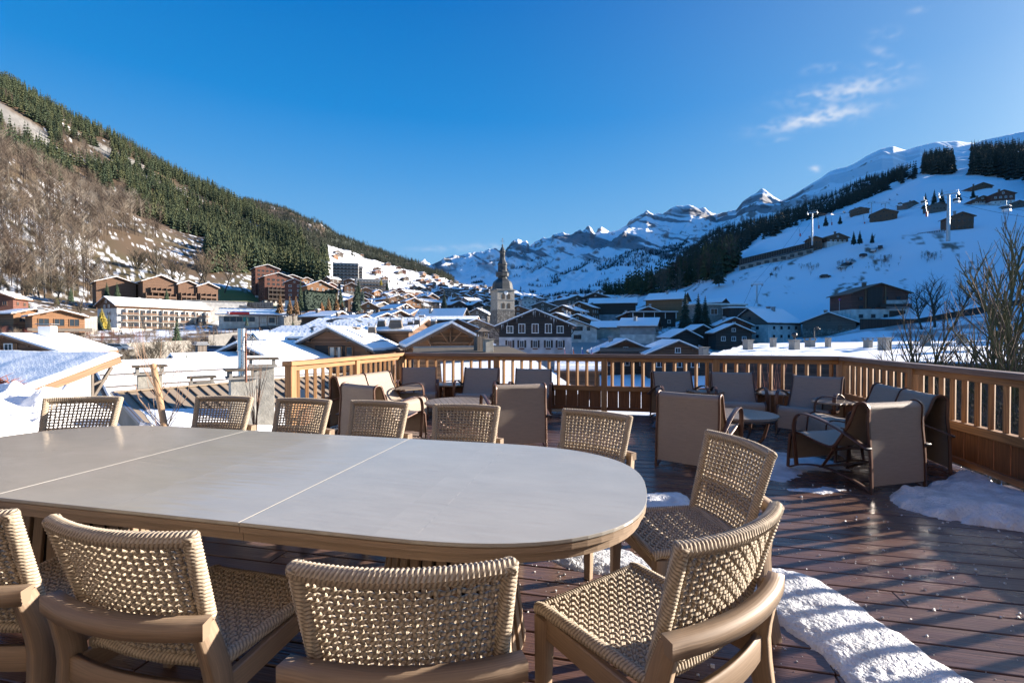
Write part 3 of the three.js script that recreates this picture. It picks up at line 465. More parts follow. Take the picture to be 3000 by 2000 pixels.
  for (let i = 0; i < 90000 && dist.length < 11000; i++) {
    const X = lerp(1380, 2330, q()), t = Math.pow(q(), 1.1) * 0.62, p = farPoint(X, t), n = fbm((p[0] + p[2] * 0.35) / 330, (p[2] - p[0] * 0.2) / 420, 4, 85), n2 = fbm(p[0] / 60, p[2] / 60, 2, 86);
    if (n * 0.75 + n2 * 0.25 < 0.445 + 0.2 * t + 0.05 * sst(1500, 1420, X)) continue; dist.push([V(p[0], p[1] - 1, p[2]), rr(15, 24, q), rr(1, 1.4, q), [0.022, 0.032, 0.03]]);
  }
  forest('conifer_forest', 'dark conifers massed on the slopes', coniferFar, M.inst, con);
  forest('bare_forest', 'leafless brown trees massed on the left hillside', bareGeos, M.inst, bare);
  forest('distant_conifers', 'tiny conifers scattered on the snow range', [coniferGeo(1, 0.24, 4, 5, 9)], M.inst, dist);
}
// ---------- buildings ----------
const shutBoard = new B().box(0, 0, 0, 0.165, 1.25, 0.04).geo(), slatG = new B().box(0, 0, 0, 0.25, 2.9, 0.2).geo();
const winCache = new Map();
function windowGeo(w, h, fr, cols) {
  const k = [w, h, fr, cols].join(); if (winCache.has(k)) return winCache.get(k);
  const f = new B(), p = new B(), t = fr;
  f.box(0, h / 2 - t / 2, 0.02, w, t, 0.1).box(0, -h / 2 + t / 2, 0.02, w + 0.1, t, 0.14).box(-w / 2 + t / 2, 0, 0.02, t, h - 2 * t, 0.1).box(w / 2 - t / 2, 0, 0.02, t, h - 2 * t, 0.1);
  for (let i = 1; i < cols; i++) f.box(-w / 2 + w * i / cols, 0, 0.02, 0.07, h - 2 * t, 0.08);
  p.box(0, 0, -0.005, w - 2 * t, h - 2 * t, 0.03); const g = [f.geo(), p.geo()]; winCache.set(k, g); return g;
}
const shutCache = new Map();
function addWindow(par, x, y, z, ry, w, h, o = {}) {
  const [fg, pg] = windowGeo(w, h, o.fr ?? 0.12, o.cols ?? 2), f = mesh('window', fg, o.frame ?? M.white_frame, par); f.position.set(x, y, z); f.rotation.y = ry;
  mesh('pane', pg, o.glass ?? M.glass, f);
  if (o.shutter) { const k = w + ',' + h; if (!shutCache.has(k)) shutCache.set(k, new B().box(0, 0, 0, w * 0.46, h, 0.06).geo()); for (const s of [-1, 1]) { const m = mesh('shutter', shutCache.get(k), o.shutter, f); m.position.set(s * w * 0.74, 0, 0.01); } }
  return f;
}
function slab(b, W, L, ridge, p, th, ovS, ovF, ovB, x0 = 0, seed = 0) {   // two roof slopes of a given thickness; ridge along z
  const ex = W / 2 + ovS, ey = ridge - p * ex, q = rng(seed + 5), n = seed ? 14 : 1;
  for (const s of [-1, 1]) {
    for (let i = 0; i < n; i++) {
      const zA = lerp(ovF, -L - ovB, i / n), zB = lerp(ovF, -L - ovB, (i + 1) / n), j0 = seed ? 0.16 * hash(i, seed, s + 2) : 0, j1 = seed ? 0.16 * hash(i + 1, seed, s + 2) : 0;
      const E = (z, j, t) => [s * (ex - j), ey + p * j + t, z], T = (z, t) => [x0, ridge + t, z];
      const q4 = (a, c, d, e) => (s > 0 ? b.quad(a, c, d, e) : b.quad(c, a, e, d));
      q4(E(zA, j0, th), E(zB, j1, th), T(zB, th), T(zA, th)); q4(E(zB, j1, 0), E(zA, j0, 0), T(zA, 0), T(zB, 0)); q4(E(zA, j0, 0), E(zB, j1, 0), E(zB, j1, th), E(zA, j0, th));
      if (!i) q4(E(zA, j0, 0), E(zA, j0, th), T(zA, th), T(zA, 0)); if (i === n - 1) q4(T(zB, 0), T(zB, th), E(zB, j1, th), E(zB, j1, 0));
    }
  }
  return b;
}
let hseed = 1;
function house(name, label, x, y, d, W, L, p, yaw, low, up, fascia, o = {}) {
  const A = o.at ? o.at.clone() : o.by ? hit(x, o.by, 140) : at(x, y, d); if (o.by) { o.ridge = (o.by - y) / F * -A.z; W = W / F * -A.z; L = L / F * -A.z; } const gy = o.base ?? ground(A.x, A.z), g = thing(name, label, o.cat ?? (name.includes('chalet') ? 'chalet' : 'building'), o.group, V(A.x, gy, A.z), yaw * Math.PI / 180);
  const ridge = o.ridge ?? A.y - gy, eave = ridge - p * W / 2, hl = Math.max(0.2, Math.min(eave - 0.4, o.hl ?? eave * 0.4)), seed = hseed++, q = rng(seed * 31), far = o.far;
  const lw = new B().box(0, (hl - 4) / 2, -L / 2, W, hl + 4, L); mesh('wall', lw.geo(), M[low], g);
  const uw = new B(), a = W / 2 + 0.04, z0 = 0.04, z1 = -L - 0.04, er = eave - 0.02, rt = ridge - 0.02;
  uw.quad([-a, hl, z0], [a, hl, z0], [a, er, z0], [-a, er, z0]).tri([-a, er, z0], [a, er, z0], [0, rt, z0]); uw.quad([a, hl, z1], [-a, hl, z1], [-a, er, z1], [a, er, z1]).tri([a, er, z1], [-a, er, z1], [0, rt, z1]);
  uw.quad([a, hl, z0], [a, hl, z1], [a, er, z1], [a, er, z0]).quad([-a, hl, z1], [-a, hl, z0], [-a, er, z0], [-a, er, z1]); mesh('wall', uw.geo(), M[up], g);
  const ovS = o.ovS ?? 1.0, ovF = o.ovF ?? 1.1, rth = o.rth ?? 0.24;
  const roof = mesh('roof', slab(new B(), W, L, ridge, p, rth, ovS, ovF, 0.8).geo(), M[fascia], g);
  if (o.snow !== 0) { const sb = slab(new B(), W, L, ridge + rth + 0.01, p, o.sth ?? 0.26, ovS - 0.1, ovF - 0.08, 0.7, 0, far ? 0 : seed).geo(); mesh('roof_snow', sb, M.roof_snow, g); }
  if (!far && o.beams !== 0) { const b = new B(); for (const s of [-1, -0.5, 0, 0.5, 1]) b.box(s * (W / 2 - 0.1), ridge - Math.abs(s) * p * W / 2 - 0.16, ovF / 2 - 0.1, 0.16, 0.2, ovF - 0.2); mesh('purlin', b.geo(), M[fascia], g); }
  for (let i = 0; i < (o.ch ?? 1); i++) {                       // chimneys
    const cx = o.chx?.[i]?.[0] ?? (q() - 0.5) * W * 0.5, cz = o.chx?.[i]?.[1] ?? -L * (0.25 + 0.5 * q()), cy = ridge - p * Math.abs(cx), s = o.chs ?? rr(0.7, 1.0, q), c = new B().box(0, 0.4, 0, s, 2.0, s), m = mesh('chimney', c.geo(), o.chm ?? (q() < 0.5 ? M.stucco_grey : M.weathered), roof); m.position.set(cx, cy, cz);
    const cap = mesh('chimney_cap', new B().box(0, 1.5, 0, s * 1.45, 0.12, s * 1.45).box(0, 1.68, 0, s * 1.2, 0.14, s * 1.2).geo(), M.zinc, roof); cap.position.set(cx, cy, cz); for (const t of [-1, 1]) { }
  }
  // windows by storey
  const fh = o.fh ?? 2.8, ww = o.ww ?? 1.1, wh = o.wh ?? 1.25;
  const wo = { frame: o.frame ?? M.white_frame, shutter: o.shutter, glass: o.glass };
  const row = (yy, span, x0, fn, n) => { for (let i = 0; i < n; i++) fn(x0 - span / 2 + span * (i + 0.5) / n, yy); };
  if (o.win !== 0) {
    const nf = Math.max(1, Math.round((eave - 0.6) / fh)), cf = o.cf ?? Math.max(2, Math.round(W / 3.2)), cs = o.cs ?? Math.max(2, Math.round(L / 3.6));
    for (let k = o.k0 ?? 0; k < nf; k++) {
      const yy = (eave - 0.3) - (nf - 1 - k) * fh - fh * 0.5; if (yy < 0.6) continue;
      row(yy, W * 0.88, 0, (xx, y1) => addWindow(g, xx, y1, 0.1, 0, ww, wh, wo), cf);
      if (o.sideR !== 0) row(yy, L * 0.9, -L / 2, (zz, y1) => addWindow(g, W / 2 + 0.1, y1, zz, Math.PI / 2, ww, wh, wo), cs);
      if (o.sideL) row(yy, L * 0.9, -L / 2, (zz, y1) => addWindow(g, -W / 2 - 0.1, y1, zz, -Math.PI / 2, ww, wh, wo), cs);
    }
    if (p * W / 2 > 1.7 && o.gw !== 0) addWindow(g, 0, eave + p * W * 0.16, 0.1, 0, 1.0, 1.0, wo);
  }
  if (o.loggia) for (const [yy, x0, x1, , side] of o.bal ?? []) if (!side) { mesh('recess', new B().box((x0 + x1) / 2, yy + 1.15, 0.06, x1 - x0 - 0.3, 2.0, 0.05).geo(), M.wood_black, g); const n = Math.max(2, Math.round((x1 - x0) / 2.4)); for (let i = 0; i <= n; i++) mesh('post', new B().box(lerp(x0, x1, i / n), yy + 1.3, 0.7, 0.28, 2.5, 1.3).geo(), M[fascia], g); for (let i = 0; i < n; i += 2) mesh('shutter', new B().box(lerp(x0, x1, (i + 0.5) / n), yy + 1.1, 0.1, 0.9, 1.9, 0.05).geo(), M.wood_orange, g); }
  for (const [yy, x0, x1, dep, side] of o.bal ?? []) {          // balconies: floor, rail of boards, posts
    const b = new B(), w = x1 - x0, rl = new B(); b.box((x0 + x1) / 2, yy, dep / 2, w, 0.16, dep);
    rl.box((x0 + x1) / 2, yy + 0.62, dep - 0.05, w, 0.75, 0.07).box((x0 + x1) / 2, yy + 1.05, dep - 0.05, w, 0.09, 0.14);
    const m = mesh('balcony', b.geo(), M[fascia], g), m2 = mesh('railing', rl.geo(), M[o.balm ?? fascia], m);
    if (side) { m.position.set(W / 2 + 0.03, 0, -L / 2); m.rotation.y = Math.PI / 2; } else m.position.z = 0.05;
  }
  if (o.base2) { const b = new B(); b.box(0, o.base2 / 2 - 2, -L / 2, W + 0.5, o.base2 + 4, L + 0.5); mesh('plinth', b.geo(), M.stone_wall, g); }
  if (o.snowbars) { const b = new B(), n = Math.hypot(1, p); for (const f of o.snowbars) for (const s of [-1, 1]) b.box(s * W / 2 * f, ridge + rth + 0.33 - p * W / 2 * f, (ovF - 0.7 - L) / 2 + 0, 0.09, 0.1, L + ovF + 0.5); mesh('snow_guard', b.geo(), M.fascia_grey, roof); }
  o.extra?.(g, { ridge, eave, hl, W, L });
  return g;
}
const FR = { frame: M.fascia };
// far left
house('chalet', 'brown chalet with two red satellite dishes under its gable', 25, 986, 60, 11, 9, 0.36, 8, 'wood_brown', 'wood_brown', 'fascia_orange', { ww: 1.3, wh: 1.5, fr: 0.14, ch: 0, shutter: M.wood_orange, cf: 3, extra: (g, e) => { const c = mesh('chimney', new B().box(0, 0, 0, 1.5, 2, 1.1).geo(), M.white, g); c.position.set(1.4, e.ridge + 0.4, -4); mesh('chimney_cap', new B().box(0, 1.3, 0, 1.9, 0.1, 1.4).geo(), M.zinc, c); for (const x of [0.2, 1.2]) { const m = mesh('satellite_dish', new B().lathe([[0.01, 0], [0.3, 0.04], [0.55, 0.16]], 18).geo(), M.rust, g); m.position.set(x - 2.2, e.eave + 0.3, 0.45); m.rotation.set(1.15, 0.5 * x, 0); } } });
house('chalet', 'red and white chalet half cut off at the far left of the slope', -22, 852, 142, 9, 8, 0.42, 22, 'stucco', 'wood_red', 'fascia_orange', { hl: 2.4, bal: [[3.2, -3.5, 4, 1.2]], ...FR });
house('chalet', 'long low orange chalet with a snowy roof left of the glazed gable', 98, 907, 140, 9, 24, 0.3, 68, 'stone_wall', 'wood_orange', 'fascia', { hl: 2.2, cs: 5, ch: 0, ww: 1.4, shutter: M.wood_orange, ...FR });
house('chalet', 'orange chalet with glazed gable above a stone terrace wall', 172, 909, 131, 10.5, 12, 0.31, 52, 'stone_wall', 'wood_orange', 'fascia', { hl: 2.6, ww: 2.2, wh: 2.1, cf: 3, frame: M.wood_orange, chx: [[-3, -6]], bal: [[2.7, -6.5, 6.5, 2.4]], balm: 'wood_grey' });
house('apartment_building', 'long white residence with three rows of wooden balconies', 312, 871, 186, 14, 36, 0.46, -25, 'stucco', 'wood_brown', 'fascia', { cat: 'building', hl: 8.4, win: 0, ch: 2, chx: [[-2, -12], [-2, -20]], chm: M.stucco, extra: (g, e) => {
  const fl = [0.4, 3.1, 5.8]; for (const y of fl) { const b = mesh('balcony', new B().box(e.W / 2 + 0.75, y, -e.L / 2, 1.5, 0.2, e.L - 1).geo(), M.concrete, g); for (let i = 0; i < 5; i++) { const r = mesh('railing', new B().box(e.W / 2 + 1.5, y + 0.35, -4 - i * 7, 0.1, 0.32, 5.8).box(e.W / 2 + 1.5, y + 0.82, -4 - i * 7, 0.1, 0.3, 5.8).geo(), M.fascia, b); } for (let i = 0; i < 8; i++) { mesh('partition', new B().box(e.W / 2 + 0.7, y + 1.3, -2.5 - i * 4.4, 1.3, 2.4, 0.16).geo(), M.stucco, b); } for (let i = 0; i < 8; i++) addWindow(g, e.W / 2 + 0.08, y + 1.2, -4.6 - i * 4.2, Math.PI / 2, 1.8, 1.9, { frame: M.fascia }); }
  for (const [x, y] of [[-1.5, 9.2], [1.6, 9.3], [-0.5, 11.2], [1.5, 6.4], [1.8, 3.6], [-2.6, 3.6]]) addWindow(g, x, y, 0.12, 0, 1.1, 1.2, { frame: M.white_frame, shutter: y < 7 ? M.wood_red : null });
  mesh('skylight', new B().box(e.W * 0.22, e.ridge - 0.46 * e.W * 0.22 + 0.62, -6, 0.9, 0.06, 1.3).box(e.W * 0.32, e.ridge - 0.46 * e.W * 0.32 + 0.62, -13, 0.9, 0.06, 1.3).box(e.W * 0.2, e.ridge - 0.46 * e.W * 0.2 + 0.62, -22, 0.9, 0.06, 1.3).geo(), M.glass, g);
} });
for (const [l, x, y, d, W, L, k] of [['wide wooden gable of the balconied chalets above the white residence', 470, 808, 238, 14.5, 20, 1], ['middle gable of the three balconied chalets above the white residence', 550, 824, 246, 8.6, 16, 0], ['rightmost gable of the three balconied chalets on the meadow edge', 608, 830, 252, 9.4, 14, 0]])
  house('chalet', l, x, y, d, W, L, 0.44, 50, 'stucco', 'wood_brown', 'fascia', { hl: 3.2, cf: k ? 4 : 3, bal: [[3.2, -W / 2 + 1, W / 2 - 1, 1.4], [5.9, -W / 2 + 1, W / 2 - 1, 1.4], ...(k ? [[8.6, -W / 2 + 3, W / 2 - 3, 1.4]] : [])], ww: 1.5, wh: 1.7, ch: 1, frame: M.fascia, shutter: M.wood_red, loggia: 1, win: 0 });
house('chalet', 'dark brown chalet flank with snowy roof behind two young firs', 340, 812, 232, 15, 18, 0.36, 46, 'wood_brown', 'wood_brown', 'fascia', { win: 0, ch: 2 });
house('chalet', 'chalet with glazed timber gable above a white flat roofed block', 642, 884, 232, 13, 14, 0.4, 30, 'stucco', 'wood_orange', 'fascia', { ww: 2, wh: 1.8, cf: 4, frame: M.fascia, hl: 4 });
{ const p = at(632, 918, 222), g = thing('flat_roofed_block', 'white flat roofed block with small strip windows above the supermarket', 'building', null, V(p.x, ground(p.x, p.z), p.z), 0.5); mesh('wall', new B().box(0, 3, -5, 25, 12, 10).geo(), M.stucco, g); mesh('roof', new B().box(0, 9.2, -5, 25.6, 0.5, 10.6).geo(), M.concrete, g); for (const x of [-9, -6, 3, 6.2, 9.4]) addWindow(g, x, 6, 0.06, 0, 2.6, 0.8, { fr: 0.06 }); }
{ const a = at(636, 962, 192), g = thing('supermarket', 'long low supermarket with red sign and green window posters under a snowy roof', 'shop', null, V(a.x, ground(a.x, a.z), a.z), 0.30);
  mesh('wall', new B().box(14, 1.5, -6, 27, 8, 12).geo(), M.stucco_cream, g); const r = new B().quad([-0.5, 6.1, 1.6], [29, 6.1, 1.6], [29, 8.6, -6], [-0.5, 8.6, -6]).quad([-0.5, 5.85, 1.6], [29, 5.85, 1.6], [29, 6.1, 1.6], [-0.5, 6.1, 1.6]).quad([29, 5.85, 1.6], [29, 5.85, -6], [29, 8.6, -6], [29, 6.1, 1.6]); mesh('roof', r.geo(), M.fascia, g); mesh('roof_snow', new B().quad([-0.4, 6.35, 1.5], [28.9, 6.35, 1.5], [28.9, 8.9, -6], [-0.4, 8.9, -6]).quad([-0.4, 6.1, 1.5], [28.9, 6.1, 1.5], [28.9, 6.35, 1.5], [-0.4, 6.35, 1.5]).geo(), M.roof_snow, g);
  mesh('sign', new B().box(8, 6.6, 1.9, 8, 1.0, 0.2).geo(), M.red, g); mesh('sign_emblem', new B().at(4.4, 6.7, 2.06, 0, Math.PI / 2).lathe([[0, 0], [0.62, 0], [0.62, -0.1]], 20).geo(), M.white, g); mesh('emblem_letter', new B().box(4.22, 6.76, 2.12, 0.12, 0.5, 0.05).box(4.58, 6.76, 2.12, 0.12, 0.5, 0.05).box(4.4, 6.5, 2.12, 0.4, 0.12, 0.05).geo(), M.red, g);
  for (let i = 0; i < 5; i++) addWindow(g, 3.4 + i * 2.3, 4.2, 0.06, 0, 2.1, 2.0, { glass: i === 3 ? M.teal : M.glass, frame: M.wood_grey }); for (let i = 0; i < 4; i++) addWindow(g, 17 + i * 3, 3.9, 0.06, 0, 2.2, 2.2, { frame: M.wood_orange, glass: i % 2 ? M.glass : M.curtain }); for (let i = 0; i < 5; i++) mesh('post', new B().box(15.5 + i * 3.2, 3, 1.4, 0.25, 5.8, 0.25).geo(), M.fascia, g); }
// brown residences on the green meadow
for (const [l, x, y, d, W, L, yaw] of [['upper brown residence with snowy roof at the forest edge', 783, 776, 330, 15, 16, 38], ['largest brown residence with stacked balconies above the meadow', 815, 800, 305, 16, 20, 38], ['small brown residence tucked behind the stacked balconies', 856, 806, 322, 12, 14, 38]])
  house('apartment_building', l, x, y, d, W, L, 0.34, yaw, 'stucco', 'wood_red', 'fascia_grey', { cat: 'building', hl: 3, ww: 1.5, wh: 1.5, ch: 0, sideR: 0, sideL: 1, cs: 3, bal: [[3.4, -6, 6, 1.3], [6.2, -6, 6, 1.3], [9, -6, 6, 1.3]], balm: 'wood_dark', frame: M.fascia, loggia: 1 });
house('apartment_building', 'red brown block with white lower floors beside the tall columnar conifer', 862, 818, 288, 11, 12, 0.42, 10, 'stucco', 'wood_red', 'fascia', { cat: 'building', hl: 5.4, cf: 2, ww: 1.7, ch: 0 });
house('chalet', 'broad orange timber chalet above the dark hedge', 938, 823, 285, 15, 16, 0.44, 40, 'wood_orange', 'wood_orange', 'fascia_orange', { cf: 4 });
const greyBlock = (label, x, y, d, w, h, dep, turn, rows, cols) => { const p = at(x, y, d), gy = ground(p.x, p.z), H = p.y - gy, g = thing('apartment_block', label, 'building', null, V(p.x, gy, p.z), turn); mesh('wall', new B().box(0, H / 2 - 2, -dep / 2, w, H + 4, dep).geo(), M.stucco_grey, g); mesh('roof', new B().box(0, H + 0.2, -dep / 2, w + 0.6, 0.5, dep + 0.6).geo(), M.slate, g); mesh('roof_snow', new B().box(0, H + 0.6, -dep / 2, w, 0.3, dep).geo(), M.roof_snow, g);
  for (let j = 0; j < rows; j++) { const yy = H - 1.5 - j * h; mesh('balcony', new B().box(0, yy - 1.1, 0.7, w * 0.98, 0.9, 1.4).geo(), j % 2 ? M.wood_dark : M.wood_grey, g); for (let i = 0; i < cols; i++) addWindow(g, -w / 2 + (i + 0.5) * w / cols, yy + 0.1, 0.06, 0, w / cols * 0.7, 1.4, { frame: M.white_frame }); } };
greyBlock('tall grey apartment block with stacked balconies under the pasture', 1012, 772, 470, 24, 3, 12, 0.25, 7, 7);
greyBlock('slim grey apartment block at the right of the tall one', 1046, 782, 480, 10, 3, 10, 0.25, 5, 3);
greyBlock('grey block half hidden in the forest above the tall apartments', 944, 764, 520, 12, 3, 10, 0.3, 4, 4);
greyBlock('long dark apartment row below the pasture', 1090, 820, 430, 28, 2.9, 12, 0.42, 5, 10);
// middle distance, left of the church
const C = [
  ['chalet with steep timber gable right of the tall conifers', 1078, 886, 215, 9, 11, 0.5, 25, 'stucco', 'wood_orange', 'fascia', { bal: [[3, -4, 4, 1.2]] }],
  ['brown chalet with bargeboard gable above the white gable', 1048, 866, 255, 10, 12, 0.48, 30, 'wood_brown', 'wood_brown', 'fascia_orange', {}],
  ['snow roofed house left of the bare copse', 1120, 886, 235, 9, 10, 0.34, 62, 'stucco', 'wood_grey', 'fascia_grey', {}],
  ['low wide chalet roof beneath the apartment row', 1165, 866, 270, 11, 18, 0.34, 40, 'wood_grey', 'wood_brown', 'fascia', {}],
  ['orange chalet on the left of the bright timber pair', 1195, 862, 285, 9, 11, 0.4, 40, 'wood_orange', 'wood_orange', 'fascia_orange', { bal: [[3, -4, 4, 1.2]] }],
  ['bright orange chalet with balcony in the middle of the village', 1212, 874, 262, 9, 11, 0.42, 36, 'wood_orange', 'wood_orange', 'fascia_orange', { bal: [[3, -4, 4, 1.2], [5.6, -4, 4, 1.2]] }],
  ['chalet with pale stone base under the bright timber pair', 1186, 892, 215, 10, 11, 0.4, 55, 'stone_wall', 'wood_brown', 'fascia', {}],
  ['white walled chalet with snowy cross roof beside the dark mansard hotel', 1222, 908, 190, 12, 13, 0.4, 65, 'stucco', 'wood_brown', 'fascia', { ch: 2 }],
  ['grey stone house with two gables left of the church', 1398, 905, 205, 9, 11, 0.5, -12, 'stone_wall', 'stone_wall', 'fascia_grey', { shutter: M.wood_dark }],
  ['stone barn with broad snowy gable below the church', 1395, 938, 130, 13, 14, 0.4, 8, 'stone_wall', 'stone_wall', 'fascia', { cf: 2, k0: 1 }],
  ['blue roofed house between the hedge and the wooden chimneys', 995, 914, 160, 9, 12, 0.36, 70, 'wood_brown', 'wood_brown', 'fascia', {}],
  ['dark roofed house behind the round arched rooftop hut', 1040, 915, 172, 9, 10, 0.4, 78, 'wood_dark', 'wood_dark', 'slate', { snow: 0 }],
  ['house with several snowy roof planes left of the white chimney', 1065, 925, 150, 9, 14, 0.34, 64, 'wood_brown', 'wood_brown', 'fascia', { ch: 2 }],
  ['house with pale chimney and snowy roof in the roof cluster', 1130, 920, 155, 10, 14, 0.36, 50, 'wood_brown', 'wood_brown', 'fascia', { ch: 2 }],
  ['snowy double roof right of the pale chimney', 1170, 912, 165, 10, 12, 0.4, 45, 'stucco', 'wood_brown', 'fascia', { ch: 2 }],
  ['long brown hall with flat snowy roof below the mansard hotel', 1392, 930, 150, 9, 18, 0.22, 86, 'wood_brown', 'wood_brown', 'fascia', { cs: 6, ch: 0 }],
  ['brown chalet with ridge towards the viewer at the left of the church', 1340, 938, 120, 9, 9, 0.42, 10, 'wood_brown', 'wood_brown', 'fascia', { win: 0, ch: 0 }],
  // right of the church
  ['brown chalet with snowy roof just right of the church tower', 1518, 897, 215, 10, 12, 0.36, -10, 'stucco', 'wood_brown', 'fascia', {}],
  ['pale house with hipped look roof far behind the church', 1550, 872, 300, 9, 9, 0.3, 12, 'stucco', 'stucco', 'fascia_grey', {}],
  ['stone chalet with balconies right of the church', 1590, 885, 240, 11, 12, 0.34, -18, 'stucco', 'wood_grey', 'fascia_grey', { bal: [[3, -4, 4, 1.2]] }],
  ['large grey chalet below the wooded spur', 1690, 866, 300, 15, 16, 0.34, 24, 'wood_grey', 'wood_grey', 'fascia_grey', { ch: 0 }],
  ['chalet with two chimneys and sunlit roof on the right of the town hall', 1698, 886, 225, 12, 14, 0.4, -28, 'wood_brown', 'wood_brown', 'fascia', { ch: 3 }],
  ['snowy chalet with timber ridge above the white apartments', 1650, 896, 205, 11, 14, 0.4, -30, 'wood_brown', 'wood_brown', 'fascia', { ch: 3 }],
  ['broad brown chalet roof with three chimneys right of the spire', 1630, 918, 180, 11, 13, 0.38, -26, 'wood_brown', 'wood_brown', 'fascia', { ch: 3 }],
  ['chalet with stone wall and sunlit roof behind the white apartments', 1692, 922, 182, 10, 13, 0.4, -24, 'stucco', 'wood_brown', 'fascia', { ch: 2 }],
  ['dark balconied chalet below the wooded spur', 1745, 858, 290, 14, 14, 0.34, -24, 'wood_dark', 'wood_dark', 'fascia_grey', { ch: 3, chm: M.white, bal: [[3, -6, 6, 1.4], [5.8, -6, 6, 1.4]] }],
  ['long dark hall with blue snowy roof behind the sunlit roofs', 1740, 885, 240, 13, 18, 0.36, -40, 'wood_dark', 'wood_dark', 'fascia_grey', { ch: 1 }],
  ['dark apartment chalet with white chimneys left of the bare timber building', 1862, 874, 235, 15, 22, 0.36, 76, 'stucco_grey', 'wood_dark', 'fascia_grey', { cs: 7, ch: 3, chm: M.white, bal: [[3, -9, 9, 1.3, 1], [5.8, -9, 9, 1.3, 1]] }],
  ['bare timber building with scaffold and snowy roof', 2008, 858, 205, 14, 15, 0.42, 58, 'wood_orange', 'wood_orange', 'fascia', { ch: 2 }],
  ['red brown chalet with double roof before the timber building', 1900, 900, 190, 10, 12, 0.42, -22, 'wood_red', 'wood_red', 'fascia', { win: 0 }],
  ['small red chalet roof at the left of the dark long house', 1838, 918, 182, 7, 9, 0.42, -18, 'wood_red', 'wood_red', 'fascia', { win: 0 }],
  ['white house with balcony and snowy blue roof right of the town hall', 1846, 943, 168, 9, 13, 0.42, 72, 'stucco_cream', 'stucco_cream', 'fascia', { bal: [[3.2, -3, 3, 1.2]], cs: 4 }],
  ['white house with blue snow roof and dark eaves left of the spruces', 1924, 934, 150, 10, 10.5, 0.44, 66, 'stucco', 'stucco_grey', 'fascia', { bal: [[3, -3, 3, 1.2]], ww: 0.9, wh: 1.2 }],
  ['black timber hut with snow edged gable below the spruces', 2007, 967, 128, 7.6, 8, 0.5, 4, 'wood_black', 'wood_black', 'fascia_grey', { win: 0, ch: 0 }],
  ['small dark hut right of the black timber hut', 2056, 954, 140, 4.6, 6, 0.5, 6, 'wood_dark', 'wood_dark', 'fascia_grey', { win: 0, ch: 0 }],
  ['red chalet with long snowy left roof below the road', 2151, 932, 150, 10, 12, 0.46, -12, 'wood_red', 'wood_red', 'fascia', { ch: 1 }],
  ['dark red chalet with lit windows beside the white grey house', 2150, 951, 128, 9, 9, 0.46, -10, 'wood_dark', 'wood_dark', 'fascia', { ch: 0 }],
  ['tiny snow capped hut on the slope above the flat shop roof', 2120, 876, 190, 5, 6, 0.5, 40, 'wood_dark', 'wood_dark', 'fascia_grey', { win: 0, ch: 0 }],
];
for (const [l, x, y, d, W, L, p, yaw, a, b, f, o] of C) house(/chalet|hut|barn/.test(l) ? (l.includes('hut') ? 'wooden_hut' : l.includes('barn') ? 'barn' : 'chalet') : 'house', l, x, y, d, W, L, p, yaw, a, b, f, { cat: l.includes('hut') ? 'hut' : l.includes('barn') ? 'barn' : l.includes('chalet') ? 'chalet' : 'house', ...o });
// dark mansard hotel
house('hotel', 'dark hotel with mansard roof and a row of dormers left of the church', 1360, 905, 165, 11, 17, 0.85, 72, 'stucco', 'wood_dark', 'slate', { cat: 'hotel', cs: 7, ch: 2, sth: 0.12, k0: 0 });
// town hall and neighbours
house('town_hall', 'town hall with dark timber gable, five white framed windows and shutters', 1568, 910, 103, 15.6, 16, 0.42, -3, 'stucco_pink', 'wood_black', 'fascia_grey', { cat: 'town hall', win: 0, ch: 0, ovS: 1.2, hl: 0, extra: (g, e) => {
  mesh('wall', new B().box(0, (e.ridge - 5.75) / 2 - 2, -e.L / 2, e.W + 0.14, e.ridge - 5.75 + 4, e.L + 0.14).geo(), M.stucco_pink, g);
  const X = [-5.5, -2.9, 0, 2.85, 5.4]; X.forEach((x, i) => { const top = i > 0 && i < 4; addWindow(g, x, e.ridge - (top ? 3.85 : 4.08), 0.12, 0, 1.5, top ? 2.1 : 1.65, { fr: 0.15, cols: 2 }); });
  for (let r = 0; r < 3; r++) X.forEach((x) => { const y = e.ridge - 7.2 - r * 2.9; addWindow(g, x, y, 0.14, 0, 1.0, 1.6, { fr: 0.1, shutter: M.wood_dark }); if (r < 1) { const f = mesh('flower_box', new B().box(x, y - 1.05, 0.35, 1.1, 0.25, 0.3).geo(), M.rust, g); } });
  for (let i = 0; i < 3; i++) addWindow(g, -e.W / 2 - 0.1, e.ridge - 4.6, -3 - i * 4.5, -Math.PI / 2, 1.4, 1.9, { fr: 0.14 });
  const br = new B(); for (const s of [-1, 1]) br.bar(V(s * (e.W / 2), e.eave - 1.9, 0.2), V(s * (e.W / 2 + 0.9), e.eave - 0.5, 0.2), 0.16, 0.16); mesh('brace', br.geo(), M.wood_dark, g);
  const ic = new B(), q = rng(4); for (let i = 0; i < 26; i++) { const x = (q() - 0.5) * (e.W + 1.4), y = e.ridge - 0.42 * Math.abs(x) - 0.05, L = 0.4 + 1.6 * q() * q(); ic.tri([x - 0.03, y, 1.1], [x + 0.03, y, 1.1], [x, y - L, 1.1]); } mesh('icicle', ic.geo(), M.white, g);
} });
